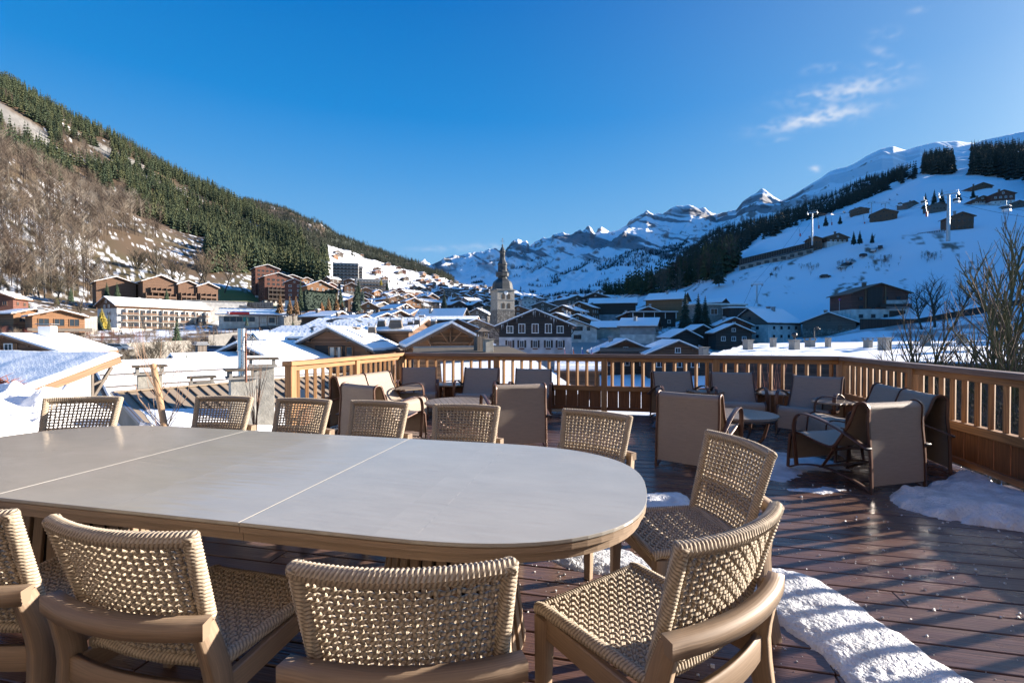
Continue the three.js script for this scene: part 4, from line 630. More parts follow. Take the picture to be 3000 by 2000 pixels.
house('apartment_house', 'white four storey house with shuttered windows right of the town hall', 1678, 937, 158, 16, 13, 0.36, -4, 'stucco', 'stucco', 'fascia', { cat: 'house', hl: 3, win: 0, ch: 0, ovS: 0.9, extra: (g, e) => { for (let r = 0; r < 5; r++) for (const [x, w, h] of [[-5.4, 1.5, 1.5], [-2.0, 1.1, 1.4], [1.6, r % 2 ? 1.6 : 2.2, 1.4], [5.2, 1.3, 1.3]]) { if ((r === 0 && x < -3) || (r % 2 && x > 4)) continue; addWindow(g, x, e.ridge - 2.9 - r * 2.75, 0.1, 0, w * 0.8, h, { frame: M.wood_dark, shutter: x === 1.6 ? M.wood_dark : null }); } } });
{ const p = at(1915, 915, 176), gy = ground(p.x, p.z), H = p.y - gy, g = thing('flat_roofed_house', 'black flat roofed house with pale windows and icicled eave before the spruces', 'house', null, V(p.x, gy, p.z), 0.02); mesh('wall', new B().box(0, H / 2 - 2, -5, 16.5, H + 4, 10).geo(), M.wood_black, g); mesh('roof', new B().box(0, H, -4.6, 18, 0.35, 12).geo(), M.fascia_grey, g); mesh('roof_snow', new B().box(0, H + 0.3, -4.6, 17.6, 0.25, 11.6).geo(), M.roof_snow, g); for (let r = 0; r < 3; r++) for (let i = 0; i < 5; i++) if ((r + i) % 4 < 3) addWindow(g, -5.8 + i * 2.9, H - 3.4 - r * 2.6, 0.06, 0, 1.2, 1.3, {}); for (let i = 0; i < 5; i++) mesh('post', new B().box(-8 + i * 4, H - 1.2, 1.2, 0.18, 2.2, 0.18).geo(), M.white, g); }
{ const p = at(2110, 893, 172), gy = ground(p.x, p.z), g = thing('shop_building', 'long flat roofed shop building with snow on top right of the spruces', 'shop', null, V(p.x, gy, p.z), 0.05), H = p.y - gy; mesh('wall', new B().box(0, H / 2 - 2, -5, 19, H + 4, 10).geo(), M.concrete, g); mesh('roof', new B().box(0, H + 0.1, -4.6, 20, 0.4, 11).geo(), M.stucco_cream, g); mesh('roof_snow', new B().box(0, H + 0.4, -4.6, 19.8, 0.25, 10.8).geo(), M.roof_snow, g); for (let i = 0; i < 4; i++) addWindow(g, -6.6 + i * 4.4, H - 2.4, 0.06, 0, 2.6, 2.2, { glass: i === 1 ? M.rust : M.glass }); mesh('wall', new B().box(6, H / 2 - 2.6, 2, 10, H + 2.4, 5).geo(), M.wood_dark, g); mesh('roof_snow', new B().box(6, H - 1.1, 2, 10.8, 0.4, 5.8).geo(), M.roof_snow, g); }
house('house', 'white and grey timber house with ribbed snow roof and rows of small windows', 2197, 905, 158, 13.5, 16.5, 0.68, -64, 'stucco', 'wood_grey', 'slate', { cat: 'house', hl: 6.0, ww: 0.95, wh: 1.0, cf: 2, cs: 4, sideR: 1, ch: 2, ovS: 0.7, sth: 0.16, frame: M.wood_dark });
house('barn', 'old grey barn chalet with open gallery right of the white grey house', 2428, 917, 150, 14, 16, 0.42, -38, 'stone_wall', 'wood_grey', 'fascia_grey', { cat: 'barn', hl: 2.2, cf: 2, cs: 3, ch: 1, frame: M.wood_dark, bal: [[3, -4, 4, 1.5, 1]] });
house('chalet', 'modern chalet with red timber gable and white base alone on the snowy bank', 2578, 831, 150, 16, 14, 0.36, -10, 'stucco', 'wood_red', 'fascia', { hl: 2.9, snow: 0, ww: 1.2, wh: 1.1, cf: 4, frame: M.wood_dark, bal: [[3.3, -0.4, 8.2, 1.4]], balm: 'wood_dark', extra: (g, e) => { mesh('cladding', new B().box(-1.4, e.eave * 0.5 + 2.6, 0.12, 4.2, e.ridge - 4.4, 0.14).geo(), M.wood_dark, g); mesh('post', new B().box(1.6, e.eave * 0.5 + 2.8, 0.16, 0.4, e.ridge - 3.6, 0.2).box(-4, e.eave * 0.5 + 2.2, 0.16, 0.3, e.ridge - 4.6, 0.2).geo(), M.wood_orange, g); mesh('wall', new B().box(4.9, 4.3, 0.1, 6.0, 2.6, 0.16).geo(), M.stucco, g); mesh('carport', new B().box(5, 1.2, 0.1, 4.4, 2.2, 0.2).geo(), M.wood_dark, g); } });
// brown chalets with shops just beyond the railing
for (const [l, x, y, d, W, L, x0] of [['brown chalet over a dark shop front behind the railing', 1833, 998, 92, 11.6, 15, 1], ['brown chalet with patchy snow roof right of the shop chalet', 1986, 1002, 86, 10.4, 13, 0]])
  house('chalet', l, x, y, d, W, L, 0.42, -6, 'wood_dark', 'wood_brown', 'fascia_grey', { hl: 5, ww: 1.5, wh: 1.4, cf: 3, ch: x0, chm: M.concrete, bal: x0 ? [[4.2, -5, 5, 1.4]] : [], balm: 'wood_grey', extra: (g, e) => { if (!x0) return; const b = mesh('shop_sign', new B().box(0.4, 2.9, 1.5, 11, 0.7, 0.25).geo(), M.dark_metal, g); mesh('awning', new B().box(0, 3.5, 1.0, 11.4, 0.12, 1.6).geo(), M.teal, g); } });
house('wooden_hut', 'low brown shop hut with blue snow roof behind the balusters', 1752, 1064, 74, 6, 6, 0.3, 84, 'wood_dark', 'wood_dark', 'fascia', { cat: 'hut', ch: 0 });
// sunlit chalet pair nearest the railing
house('chalet', 'brown chalet with gable balcony whose right roof half is sunlit', 966, 966, 58, 9.6, 13, 0.5, 0, 'wood_brown', 'wood_brown', 'fascia_grey', { win: 0, ch: 0, sth: 0.3, snowbars: [0.62, 0.85], beams: 1, extra: (g, e) => {
  const y = e.ridge; mesh('recess', new B().box(0.4, y - 2.75, 0.06, 4.4, 1.7, 0.06).geo(), M.wood_black, g); addWindow(g, 0.7, y - 2.8, 0.14, 0, 1.7, 1.6, { frame: M.wood_orange, glass: M.glass }); addWindow(g, 2.4, y - 2.8, 0.14, 0, 0.9, 1.6, { frame: M.wood_orange, cols: 1 });
  mesh('curtain', new B().box(0.3, y - 2.8, 0.155, 0.45, 1.35, 0.02).box(1.15, y - 2.8, 0.155, 0.3, 1.35, 0.02).geo(), M.curtain, g);
  const b = mesh('balcony', new B().box(0.5, y - 4.8, 0.75, 7, 0.16, 1.5).geo(), M.wood_brown, g); for (let i = 0; i < 38; i++) mesh('baluster_board', shutBoard, M.weathered, b).position.set(-2.9 + i * 0.184, y - 4.1, 1.45); mesh('handrail', new B().box(0.5, y - 3.42, 1.45, 7.1, 0.1, 0.14).geo(), M.weathered, b);
} });
house('chalet', 'timber chalet with carved bargeboards and shaded left roof', 1318, 954, 56, 8.8, 15, 0.52, 16, 'wood_orange', 'wood_orange', 'fascia', { win: 0, ch: 0, sth: 0.3, ovF: 1.5, extra: (g, e) => {
  const y = e.ridge; for (const [x, w] of [[-2.2, 0.7], [-0.95, 1.3], [0.75, 1.2], [2.5, 1.3]]) { addWindow(g, x, y - 3.05, 0.1, 0, w, 1.5, { frame: M.wood_orange }); mesh('curtain', new B().box(x - w * 0.25, y - 3.05, 0.15, w * 0.28, 1.2, 0.02).box(x + w * 0.25, y - 3.05, 0.15, w * 0.28, 1.2, 0.02).geo(), M.curtain, g); }
  const b = new B(); for (const s of [-1, 1]) b.bar(V(s * 0.2, y - 2.0, 0.2), V(s * 1.2, y - 0.75, 1.0), 0.14, 0.14).bar(V(s * 1.9, y - 3.0, 0.2), V(s * 2.7, y - 1.6, 1.0), 0.14, 0.14); b.box(0, y - 2.0, 0.3, 5.2, 0.2, 0.2).box(0, y - 1.3, 0.3, 0.22, 1.6, 0.2); mesh('truss', b.geo(), M.wood_orange, g);
  const c = new B(); for (const s of [-1, 1]) for (let i = 0; i < 26; i++) { const x = s * (0.2 + i * 0.205), yy = y + 0.06 - 0.52 * Math.abs(x); c.tri([x - 0.1, yy, 1.52], [x + 0.1, yy, 1.52], [x, yy - 0.3, 1.52]); } mesh('bargeboard_trim', c.geo(), M.fascia, g);
} });
house('chalet', 'dark gabled chalet with skylights and snow sliding off its roof', 762, 984, 66, 8, 11.5, 0.62, -34, 'wood_dark', 'wood_dark', 'fascia_grey', { win: 0, ch: 1, sth: 0.26, snowbars: [0.66, 0.9], extra: (g, e) => { mesh('skylight', new B().at(e.W * 0.22, e.ridge - 0.62 * e.W * 0.22 + 0.62, -5.5, 0, 0, -0.55).box(0, 0, 0, 0.9, 0.08, 1.1).geo(), M.glass, g); addWindow(g, 0.3, e.ridge - 3.6, 0.1, 0, 1.5, 1.6, { frame: M.wood_dark }); } });
house('chalet', 'black timber chalet with three white windows behind the metal flue', 712, 1012, 50, 10, 8, 0.42, -10, 'wood_black', 'wood_black', 'fascia_grey', { win: 0, ch: 0, extra: (g, e) => { for (let i = 0; i < 3; i++) addWindow(g, -2.4 + i * 1.35, e.ridge - 2.5, 0.1, 0, 1.15, 0.95, { fr: 0.1 }); } });
house('chalet', 'dark hip ended chalet below the road left of the metal flue', 702, 985, 84, 9, 12, 0.36, -46, 'stucco', 'wood_black', 'fascia_grey', { hl: 3.4, snow: 0, ch: 0, win: 0 });
house('chalet', 'bright orange chalet end with snowy roof left of the metal flue', 535, 1048, 46, 6.6, 6, 0.42, -40, 'wood_bright', 'wood_bright', 'fascia_grey', { win: 0, ch: 1, extra: (g, e) => { for (const z of [-1.6, -3.8]) addWindow(g, e.W / 2 + 0.08, e.eave - 1.4, z, Math.PI / 2, 0.8, 1.2, { glass: M.curtain, frame: M.wood_bright }); } });
house('house', 'house with flat snowy roof and skylights beside the white bar wall', 330, 1080, 30, 9, 12, 0.36, -40, 'stucco', 'stucco', 'fascia_grey', { cat: 'house', win: 0, ch: 0, sth: 0.3, snowbars: [0.5, 0.86] });

// rooftop huts and chimneys seen above the sunlit chalets
function rooftop(label, x, y, d, w, h, kind) {
  const p = at(x, y, d), g = thing(kind === 2 ? 'rooftop_lantern' : 'wooden_chimney', label, kind === 2 ? 'roof lantern' : 'chimney', 'chimneys on the snowy roofs', p, 0.1);
  if (kind === 2) { mesh('cladding', new B().box(0, -h / 2, 0, w, h, w * 0.7).geo(), M.weathered, g); const b = new B(); for (let i = 0; i <= 8; i++) b.box(-w * 0.46 + i * w * 0.115, 0.35, w * 0.3, 0.06, 0.7, 0.06); mesh('post', b.geo(), M.white, g); const r = []; for (let i = 0; i <= 12; i++) { const a = Math.PI * i / 12; r.push([Math.cos(a) * w * 0.56, 0.66 + Math.sin(a) * h * 0.36]); } const rb = new B(); for (let i = 0; i < 12; i++) rb.quad([r[i][0], r[i][1], w * 0.45], [r[i][0], r[i][1], -w * 0.45], [r[i + 1][0], r[i + 1][1], -w * 0.45], [r[i + 1][0], r[i + 1][1], w * 0.45]); mesh('roof', rb.geo(), M.slate, g); return g; }
  const b = new B(), t = 0.40 * w, k = 0.5 * w, P = (s, u, yy, r) => [s * r, yy, u * r]; for (const [a, c] of [[[-1, 1], [1, 1]], [[1, 1], [1, -1]], [[1, -1], [-1, -1]], [[-1, -1], [-1, 1]]]) b.quad(P(...a, -h, k), P(...c, -h, k), P(...c, 0, t), P(...a, 0, t)); mesh('cladding', b.geo(), kind ? M.weathered : M.concrete, g);
  mesh('chimney_cap', new B().box(0, 0.08, 0, w * 1.0, 0.16, w * 1.0).geo(), M.white, g);
  const rb = new B(), n = 8; for (let i = 0; i < n; i++) { const A = (i) / n * 2 - 1, Bq = (i + 1) / n * 2 - 1, Y = (u) => 0.42 + 0.22 * w * (1 - u * u); rb.quad([A * w * 0.6, Y(A), w * 0.6], [Bq * w * 0.6, Y(Bq), w * 0.6], [Bq * w * 0.6, Y(Bq), -w * 0.6], [A * w * 0.6, Y(A), -w * 0.6]); } rb.box(-w * 0.42, 0.3, 0, 0.05, 0.3, w * 0.7).box(w * 0.42, 0.3, 0, 0.05, 0.3, w * 0.7); mesh('cowl', rb.geo(), M.zinc, g); return g;
}
rooftop('large slatted roof lantern with teal arched top on the snowy roofs', 1010, 958, 66, 3.8, 1.5, 2);
for (const [l, x, y, d, w, h] of [['squat wooden chimney left of the round hooded one', 1118, 940, 74, 1.3, 0.9], ['wide wooden chimney with rounded hood above the shaded roof', 1160, 938, 72, 2.0, 1.1], ['small wooden chimney with a hood left of the dark post chimney', 1202, 943, 74, 0.9, 0.7], ['tall dark wooden chimney in the middle of the shaded roof', 1222, 938, 74, 1.0, 0.9], ['lone wooden chimney near the ridge end of the shaded roof', 1270, 940, 70, 0.9, 0.8], ['wooden chimney on the ridge behind the sunlit roof half', 1090, 958, 62, 1.0, 0.8], ['grey wooden chimney at the left foot of the sunlit chalet', 928, 972, 62, 1.4, 1.2], ['lit wooden chimney behind the rear snow roof', 1235, 925, 90, 1.2, 1.0]]) rooftop(l, x, y, d, w, h, 1);
house('house', 'broad snowy roof with many wooden chimneys behind the sunlit chalet', 1238, 938, 78, 12, 18, 0.3, 80, 'wood_brown', 'wood_brown', 'fascia', { cat: 'house', win: 0, ch: 0 });
house('house', 'snowy roof carrying the slatted lantern left of the shaded roof', 1040, 962, 72, 10, 12, 0.3, 78, 'wood_brown', 'wood_brown', 'fascia', { cat: 'house', win: 0, ch: 0 });

// ---------- church ----------
{
  const d = 190, p = at(1472, 945, d), g = thing('church_tower', 'stone church tower with bulbous slate spire, clock and cross', 'church', null, V(p.x, 0, p.z), 0.42), Y = (y) => at(1472, y, d).y, w = 3.75;
  const yT = Y(851), y1 = Y(880), y2 = Y(908);
  mesh('tower_base', new B().box(0, (y2 - 12) / 2, 0, 2 * w, y2 + 12, 2 * w).geo(), M.stone_wall, g); mesh('belfry', new B().box(0, (y2 + yT) / 2, 0, 2 * w - 0.2, yT - y2, 2 * w - 0.2).geo(), mat('tower_render', [0.47, 0.43, 0.37], { map: rep(T_noise, 0.25), roughness: 0.95 }), g);
  mesh('cornice', new B().box(0, y2, 0, 2 * w + 0.25, 0.35, 2 * w + 0.25).box(0, y1, 0, 2 * w + 0.1, 0.3, 2 * w + 0.1).box(0, yT, 0, 2 * w + 0.9, 0.4, 2 * w + 0.9).geo(), M.concrete, g);
  const ar = new B(), n = 10; { const W = 0.62, H = 2.1; const pts = [[-W, 0], [W, 0]]; for (let i = 0; i <= n; i++) { const a = Math.PI * i / n; pts.push([Math.cos(a) * W, H - W + Math.sin(a) * W]); } for (let i = 1; i < pts.length - 1; i++) ar.tri([...pts[0], 0], [...pts[i], 0], [...pts[i + 1], 0]); for (let i = 0; i < pts.length; i++) { const a = pts[i], c = pts[(i + 1) % pts.length]; ar.quad([...a, 0], [...a, -0.3], [...c, -0.3], [...c, 0]); } }
  const ag = ar.geo(); for (const [fy, k] of [[0, 1], [Math.PI / 2, 1]]) for (const yy of [y2 + 0.5, y1 + 0.35]) for (const x of [-1.15, 1.15]) { const m = mesh('louvre_window', ag, M.wood_black, g); m.rotation.y = fy; const o = V(x, yy, w - 0.04).applyAxisAngle(V(0, 1, 0), fy); m.position.copy(o); }
  const cl = mesh('clock_face', new B().at(0, 0, 0, 0, Math.PI / 2).lathe([[0, 0.06], [0.78, 0.06], [0.85, 0]], 24).geo(), M.white, g); cl.position.set(0, yT - 1.2, w - 0.05); mesh('clock_hands', new B().at(0, 0, 0.1, 0, 0, -0.5).box(0, 0.28, 0, 0.08, 0.56, 0.02).at(0, 0, 0.1, 0, 0, -2.2).box(0, 0.2, 0, 0.09, 0.42, 0.02).geo(), M.black, cl);
  const S = (y) => Y(y) - yT, oct = (prof) => { const b = new B(); const seg = 8; for (let j = 0; j < seg; j++) { const a = (j - 0.5) / seg * 6.2832, c = (j + 0.5) / seg * 6.2832; for (let i = 0; i < prof.length - 1; i++) { const [r, yy] = prof[i], [R2, Y2] = prof[i + 1]; b.quad([Math.sin(a) * r, yy, Math.cos(a) * r], [Math.sin(c) * r, yy, Math.cos(c) * r], [Math.sin(c) * R2, Y2, Math.cos(c) * R2], [Math.sin(a) * R2, Y2, Math.cos(a) * R2]); } } return b.geo(); };
  const spire = mesh('spire', oct([[4.6, S(851)], [4.25, S(846)], [4.1, S(842)], [3.95, S(832)], [3.6, S(826)], [2.7, S(820)], [1.9, S(816)], [1.75, S(812)], [2.55, S(810)], [2.6, S(806)], [2.6, S(801)], [2.75, S(799)], [2.3, S(796)], [1.85, S(794)]]), M.slate, g); spire.position.y = yT;
  const lan = mesh('lantern', oct([[1.85, S(794)], [1.75, S(778)], [1.95, S(775)], [1.9, S(772)], [1.3, S(764)], [1.05, S(758)], [1.0, S(741)], [1.2, S(738)], [1.1, S(734)], [0.5, S(725)], [0.22, S(722)], [0.22, S(720)]]), M.slate, g); lan.position.y = yT;
  mesh('lantern_opening', (() => { const b = new B(); for (let j = 0; j < 8; j++) { const a = j / 8 * 6.2832; b.at(Math.sin(a) * 1.7, S(786), Math.cos(a) * 1.7, a).box(0, 0, 0, 0.8, 1.5, 0.08); b.at(Math.sin(a) * 0.98, S(750), Math.cos(a) * 0.98, a).box(0, 0, 0, 0.4, 1.2, 0.08); } return b.geo(); })(), M.black, lan);
  const cr2 = mesh('cross', new B().lathe([[0, S(721)], [0.42, S(719.5)], [0.42, S(717.5)], [0.06, S(716)], [0.06, S(698)], [0, S(698)]], 10).box(0, S(706.5), 0, 1.7, 0.13, 0.1).box(0, S(700), 0, 0.5, 0.3, 0.08).geo(), M.dark_metal, g); cr2.position.y = yT;
}

// ---------- far small houses in clusters ----------
{
  const q = rng(505), spots = [];
  const yield_ = [];
  const fill = (x0, x1, y0, y1, n, gap) => { for (let i = 0, k = 0; i < n * 30 && k < n; i++) { const x = lerp(x0, x1, q()), y = lerp(y0, y1, q()); const g = hit(x, y, 215); if (!g) continue; if (spots.some((s) => s.distanceTo(g) < gap)) continue; spots.push(g); k++; yield_.push([g, x, y]); } };
  fill(1340, 1452, 838, 925, 46, 15); const nShade = yield_.length;
  fill(1470, 1780, 870, 905, 30, 17); fill(1210, 1340, 845, 925, 26, 16); const nMid = yield_.length;
  fill(1235, 1345, 792, 842, 24, 24); fill(1080, 1230, 792, 850, 9, 40); fill(980, 1130, 728, 762, 6, 60); fill(1130, 1240, 752, 790, 5, 60); const nPast = yield_.length;
  fill(1050, 1210, 870, 925, 14, 16); fill(860, 1040, 838, 880, 8, 18);
  yield_.forEach(([g, x, y], i) => {
    const k = i < nShade ? 0 : i < nMid ? 1 : i < nPast ? 2 : 3, dist = -g.z, W = rr(8, 12, q), L = rr(9, 15, q), h = rr(4.5, 7.5, q) + (k === 3 ? 2 : 0), p = rr(0.36, 0.5, q), yaw = k === 2 ? rr(20, 60, q) : rr(-60, 70, q);
    const wood = ['wood_brown', 'wood_orange', 'wood_red', 'wood_grey', 'wood_dark'][Math.floor(q() * 5)], lo = ['stucco', 'stone_wall', wood, 'stucco_cream'][Math.floor(q() * 4)];
    house('village_chalet', ['small snow roofed chalet in the shaded village below the peaks', 'small snow roofed chalet in the packed village around the church', 'small sunlit chalet scattered on the snowy pasture', 'small snow roofed chalet on the sunny left side of the village'][k], 0, 0, 0, W, L, p, yaw, lo, wood, 'fascia', { at: V(g.x, g.y, g.z), base: g.y, ridge: h + p * W / 2, cat: 'chalet', group: ['chalets in the shaded village', 'chalets around the church', 'chalets on the pasture', 'chalets on the sunny side'][k], far: 1, hl: h * 0.4, cf: dist > 500 ? 2 : 3, cs: 2, ch: dist < 500 ? 1 : 0, gw: 0, win: dist > 900 ? 0 : 1, frame: M.white_frame, k0: dist > 450 ? 1 : 0 });
  });
}
// chalets on the piste
for (const [l, x, y, by, W, L, p, yaw, m] of [
  ['lift station chalet of brown timber on the piste', 2590, 612, 648, 62, 44, 0.4, -34, 'wood_brown'], ['low timber building left of the lift station', 2520, 607, 630, 44, 30, 0.3, -30, 'wood_brown'], ['small hut beside the firs on the piste', 2676, 588, 604, 42, 30, 0.4, 12, 'wood_grey'], ['stone chalet between the firs and the tall pylon', 2752, 593, 621, 40, 36, 0.4, -10, 'wood_grey'], ['big dark barn at the edge of the bank right of the tall pylon', 2818, 622, 672, 58, 44, 0.42, -16, 'wood_brown'], ['white and brown chalet high on the right edge of the piste', 2940, 557, 600, 54, 40, 0.42, -18, 'wood_red'], ['brown chalet left of the white one at the right edge', 2880, 574, 600, 44, 40, 0.42, -20, 'wood_brown'], ['low chalet cut by the right edge of the photo', 2985, 588, 608, 56, 40, 0.4, -16, 'wood_grey'], ['restaurant chalet beside the long slatted building on the bank', 2455, 684, 716, 64, 44, 0.36, 4, 'wood_brown'], ['small gabled annex at the end of the long slatted building', 2388, 693, 734, 36, 36, 0.4, -20, 'wood_brown'], ['brown barn up the piste by the right woods', 2880, 535, 553, 50, 40, 0.4, -10, 'wood_brown']])
  house('chalet', l, x, y, 0, W, L, p, yaw, l.includes('white') || l.includes('rest') ? 'stucco' : m, m, 'fascia', { by, snow: 0, ch: 1, chs: 0.7, cf: 4, ww: 1, wh: 1, ovS: 0.7, ovF: 0.8, frame: l.includes('white') || l.includes('rest') ? M.white_frame : M.fascia });
{ // long slatted building
  const a = at(2166, 772, 250), b = at(2384, 740, 234), g = thing('lift_building', 'long dark slatted building along the top of the snowy bank', 'building', null, V(a.x, Math.min(a.y, ground(a.x, a.z)), a.z), 0), L = Math.hypot(b.x - a.x, b.z - a.z), ry = -Math.atan2(b.z - a.z, b.x - a.x), rise = Math.max(0, ground(b.x, b.z) - ground(a.x, a.z)); g.rotation.y = ry;
  const w = new B(); w.quad([0, -3, 0], [L, rise - 3, 0], [L, rise + 2.4, 0], [0, 3, 0]).quad([0, 3, 0], [L, rise + 3, 0], [L, rise + 3, -8], [0, 3, -8]).quad([0, -3, 0], [0, 3, 0], [0, 3, -8], [0, -3, -8]).quad([L, rise - 3, 0], [L, rise - 3, -8], [L, rise + 3, -8], [L, rise + 3, 0]); mesh('wall', w.geo(), M.concrete, g);
  const u = new B(); u.quad([0, 3, 0.4], [L, rise + 3, 0.4], [L, rise + 5.6, 0.4], [0, 6.2, 0.4]).quad([0, 6.2, 0.4], [L, rise + 5.6, 0.4], [L, rise + 5.6, -8], [0, 6.2, -8]).quad([0, 3, 0.4], [0, 6.2, 0.4], [0, 6.2, -8], [0, 3, -8]); mesh('upper_wall', u.geo(), M.wood_black, g);
  for (let i = 0; i < 30; i++) { const f = (i + 0.5) / 30; mesh('slat', slatG, M.wood_grey, g).position.set(L * f, rise * f + lerp(4.7, 4.2, f), 0.55); }
  for (let i = 0; i < 9; i++) { const f = (i + 0.5) / 9; addWindow(g, L * f, rise * f + 1.2, 0.06, 0, 2.2, 1.5, { frame: M.wood_dark }); }
}
// ---------- the terrace ----------
const UR = 3.535, UL = -4.243, VB = 8.77, VL = 5.45;          // right railing, left railing, far railing, near end of the left railing
{
  const deck = new THREE.Group(); deck.name = 'deck'; scene.add(deck); tag(deck, 'dark wet wooden terrace deck of long planks', null, null, 'structure'); deck.rotation.y = -TH;
  const q = rng(3), pitch = 0.158;
  for (let r = 0, v = -1.6; v < VB - 0.1; v += pitch, r++) {
    const left = v + pitch > VL + 0.1 ? UL - 0.06 : -5.6; let u = left;
    while (u < UR - 0.02) { const L = Math.min(UR + 0.03 - u, rr(2.1, 3.9, q)); const b = new B(); b.uo = q() * 7; b.box(0, 0, 0, L - 0.004, 0.028, pitch - 0.009, 0.003); const m = mesh('plank', b.geo(), M['deck' + Math.floor(q() * 4)], deck); m.position.set(u + L / 2, -0.014 + (q() - 0.5) * 0.0016, -(v + pitch / 2)); u += L; if (UR + 0.03 - u < 0.5) u = UR + 0.03; }
  }
  const base = new B(); base.box((UR + UL) / 2, -4.2, -(VB + VL) / 2, UR - UL, 8.2, VB - VL).box((UR - 5.6) / 2, -4.2, -(VL - 1.7) / 2, UR + 5.6, 8.2, VL + 1.7); const m = structure('terrace_base', base.geo(), M.under_deck, 'dark substructure that carries the terrace deck'); m.rotation.y = -TH;
}
const balG = (() => { const b = new B(), s = 0.045; b.at(0, 0, 0, Math.PI / 4).box(0, 0, 0, s, 0.46, s, 0.003); return b.geo(); })();
const balGs = [balG, (() => { const g = balG.clone(), u = g.attributes.uv; for (let i = 0; i < u.count; i++) u.setX(i, u.getX(i) + 0.9); return g; })(), (() => { const g = balG.clone(), u = g.attributes.uv; for (let i = 0; i < u.count; i++) { u.setX(i, u.getX(i) + 2.1); u.setY(i, u.getY(i) + 0.3); } return g; })()];
mat('larch2', [0.50, 0.245, 0.09], { map: rep(T_grain, 0.5, 2.2), bumpMap: g1b, bumpScale: 0.0012, roughness: 0.62 });
mat('larch3', [0.60, 0.335, 0.15], { map: rep(T_grain, 0.6, 2.0), bumpMap: g1b, bumpScale: 0.0012, roughness: 0.62 });
function railing(label, p0, p1, posts, lowBoards, seed) {      // from p0 to p1 in terrace axes; local x runs along, local +z faces the terrace
  const [u0, v0] = p0, [u1, v1] = p1, L = Math.hypot(u1 - u0, v1 - v0), o = tp(u0, v0), e = tp(u1, v1), g = thing('railing', label, 'railing', 'larch railings of the terrace', o, Math.atan2(-(e.z - o.z), e.x - o.x)), q = rng(seed), ex = 0.075;
  const hr = new B(); hr.uo = seed; hr.box(L / 2 + ((p1[2] ? ex : 0) - (p0[2] ? ex : 0)) / 2, 1.031, 0, L + (p0[2] ? ex : 0) + (p1[2] ? ex : 0), 0.062, 0.15, 0.006); mesh('handrail', hr.geo(), seed === 2 ? M.larch : M.larch_grey, g);
  const P = posts.slice().sort((a, b) => a - b);
  for (const x of P) { const b = new B(); b.uo = x; b.at(x, 0.5, 0, 0, 0, Math.PI / 2).box(0, 0, 0, 1.0, 0.105, 0.105, 0.005); mesh('post', b.geo(), M.larch, g); }
  for (let i = 0; i < P.length - 1; i++) {
    const a = P[i] + 0.0535, b = P[i + 1] - 0.0535, w = b - a, c = (a + b) / 2, rail = (n, y, h, d, z, m) => { const r = new B(); r.uo = q() * 6; r.box(c, y, z, w, h, d, 0.004); mesh(n, r.geo(), m, g); };
    rail('top_rail', 0.965, 0.07, 0.05, 0.004, seed === 1 ? M.larch : M.larch2); rail('bottom_rail', 0.442, 0.09, 0.085, 0.006, lowBoards && seed !== 2 ? M.larch2 : M.larch2); rail('kick_rail', 0.075, 0.06, 0.05, 0.028, M.larch_dark);
    const n = Math.round(w / 0.178); for (let k = 0; k < n; k++) { const m = mesh('baluster', balGs[Math.floor(q() * 3)], [M.larch, M.larch2, M.larch3][Math.floor(q() * 3)], g); m.position.set(a + w * (k + 0.5) / n, 0.71, 0); m.rotation.y = (q() - 0.5) * 0.06; }
    const nb = Math.round(w / 0.205); for (let k = 0; k < nb; k++) { const bw = w / nb, r = new B(); r.uo = q() * 5; r.at(a + bw * (k + 0.5), 0.235, -0.012, 0, 0, Math.PI / 2).box(0, 0, 0, 0.33, bw - 0.006 - 0.006 * q(), 0.024, 0.002); mesh('lower_board', r.geo(), M.larch_dark, g); }
  }
  return g;
}
railing('far larch railing of the terrace facing the village', [UL, VB, 1], [UR, VB, 1], [0, 1.943, 3.963, 5.859, UR - UL], true, 1);
railing('short sunlit larch railing on the left side of the terrace', [UL, VL, 1], [UL, VB - 0.08], [0, 1.58, VB - 0.11 - VL], true, 2);
railing('right larch railing of the terrace beside the bare trees', [UR, VB - 0.08], [UR, -1.5], [0.03, 1.9, 3.85, 5.75, 7.65, 9.55, VB + 1.42], true, 3);

// the house behind the terrace: a facade of timber over pale render with glazed doors
{
  const g = thing('hotel_facade', 'timber and render facade of the house behind the terrace', 'building', null, tp(-1, -1.7), -TH);
  mesh('wall', new B().box(0, 1.5, 0.5, 13, 3.0, 0.4).box(0, -4, 0.5, 13, 8, 0.4).geo(), M.stucco_cream, g); mesh('upper_wall', new B().box(0, 5.6, 0.5, 13, 5.2, 0.46).geo(), M.wood_orange, g);
  for (let i = 0; i < 4; i++) addWindow(g, -4.6 + i * 3.1, 1.2, 0.27, Math.PI, 2.2, 2.3, { frame: M.wood_orange }); for (let i = 0; i < 4; i++) addWindow(g, -4.6 + i * 3.1, 4.8, 0.24, Math.PI, 1.5, 1.6, { frame: M.white_frame });
  mesh('roof', new B().at(0, 8.4, 0.6, 0, 0.25).box(0, 0, 0, 14, 0.3, 3).geo(), M.fascia, g);
}
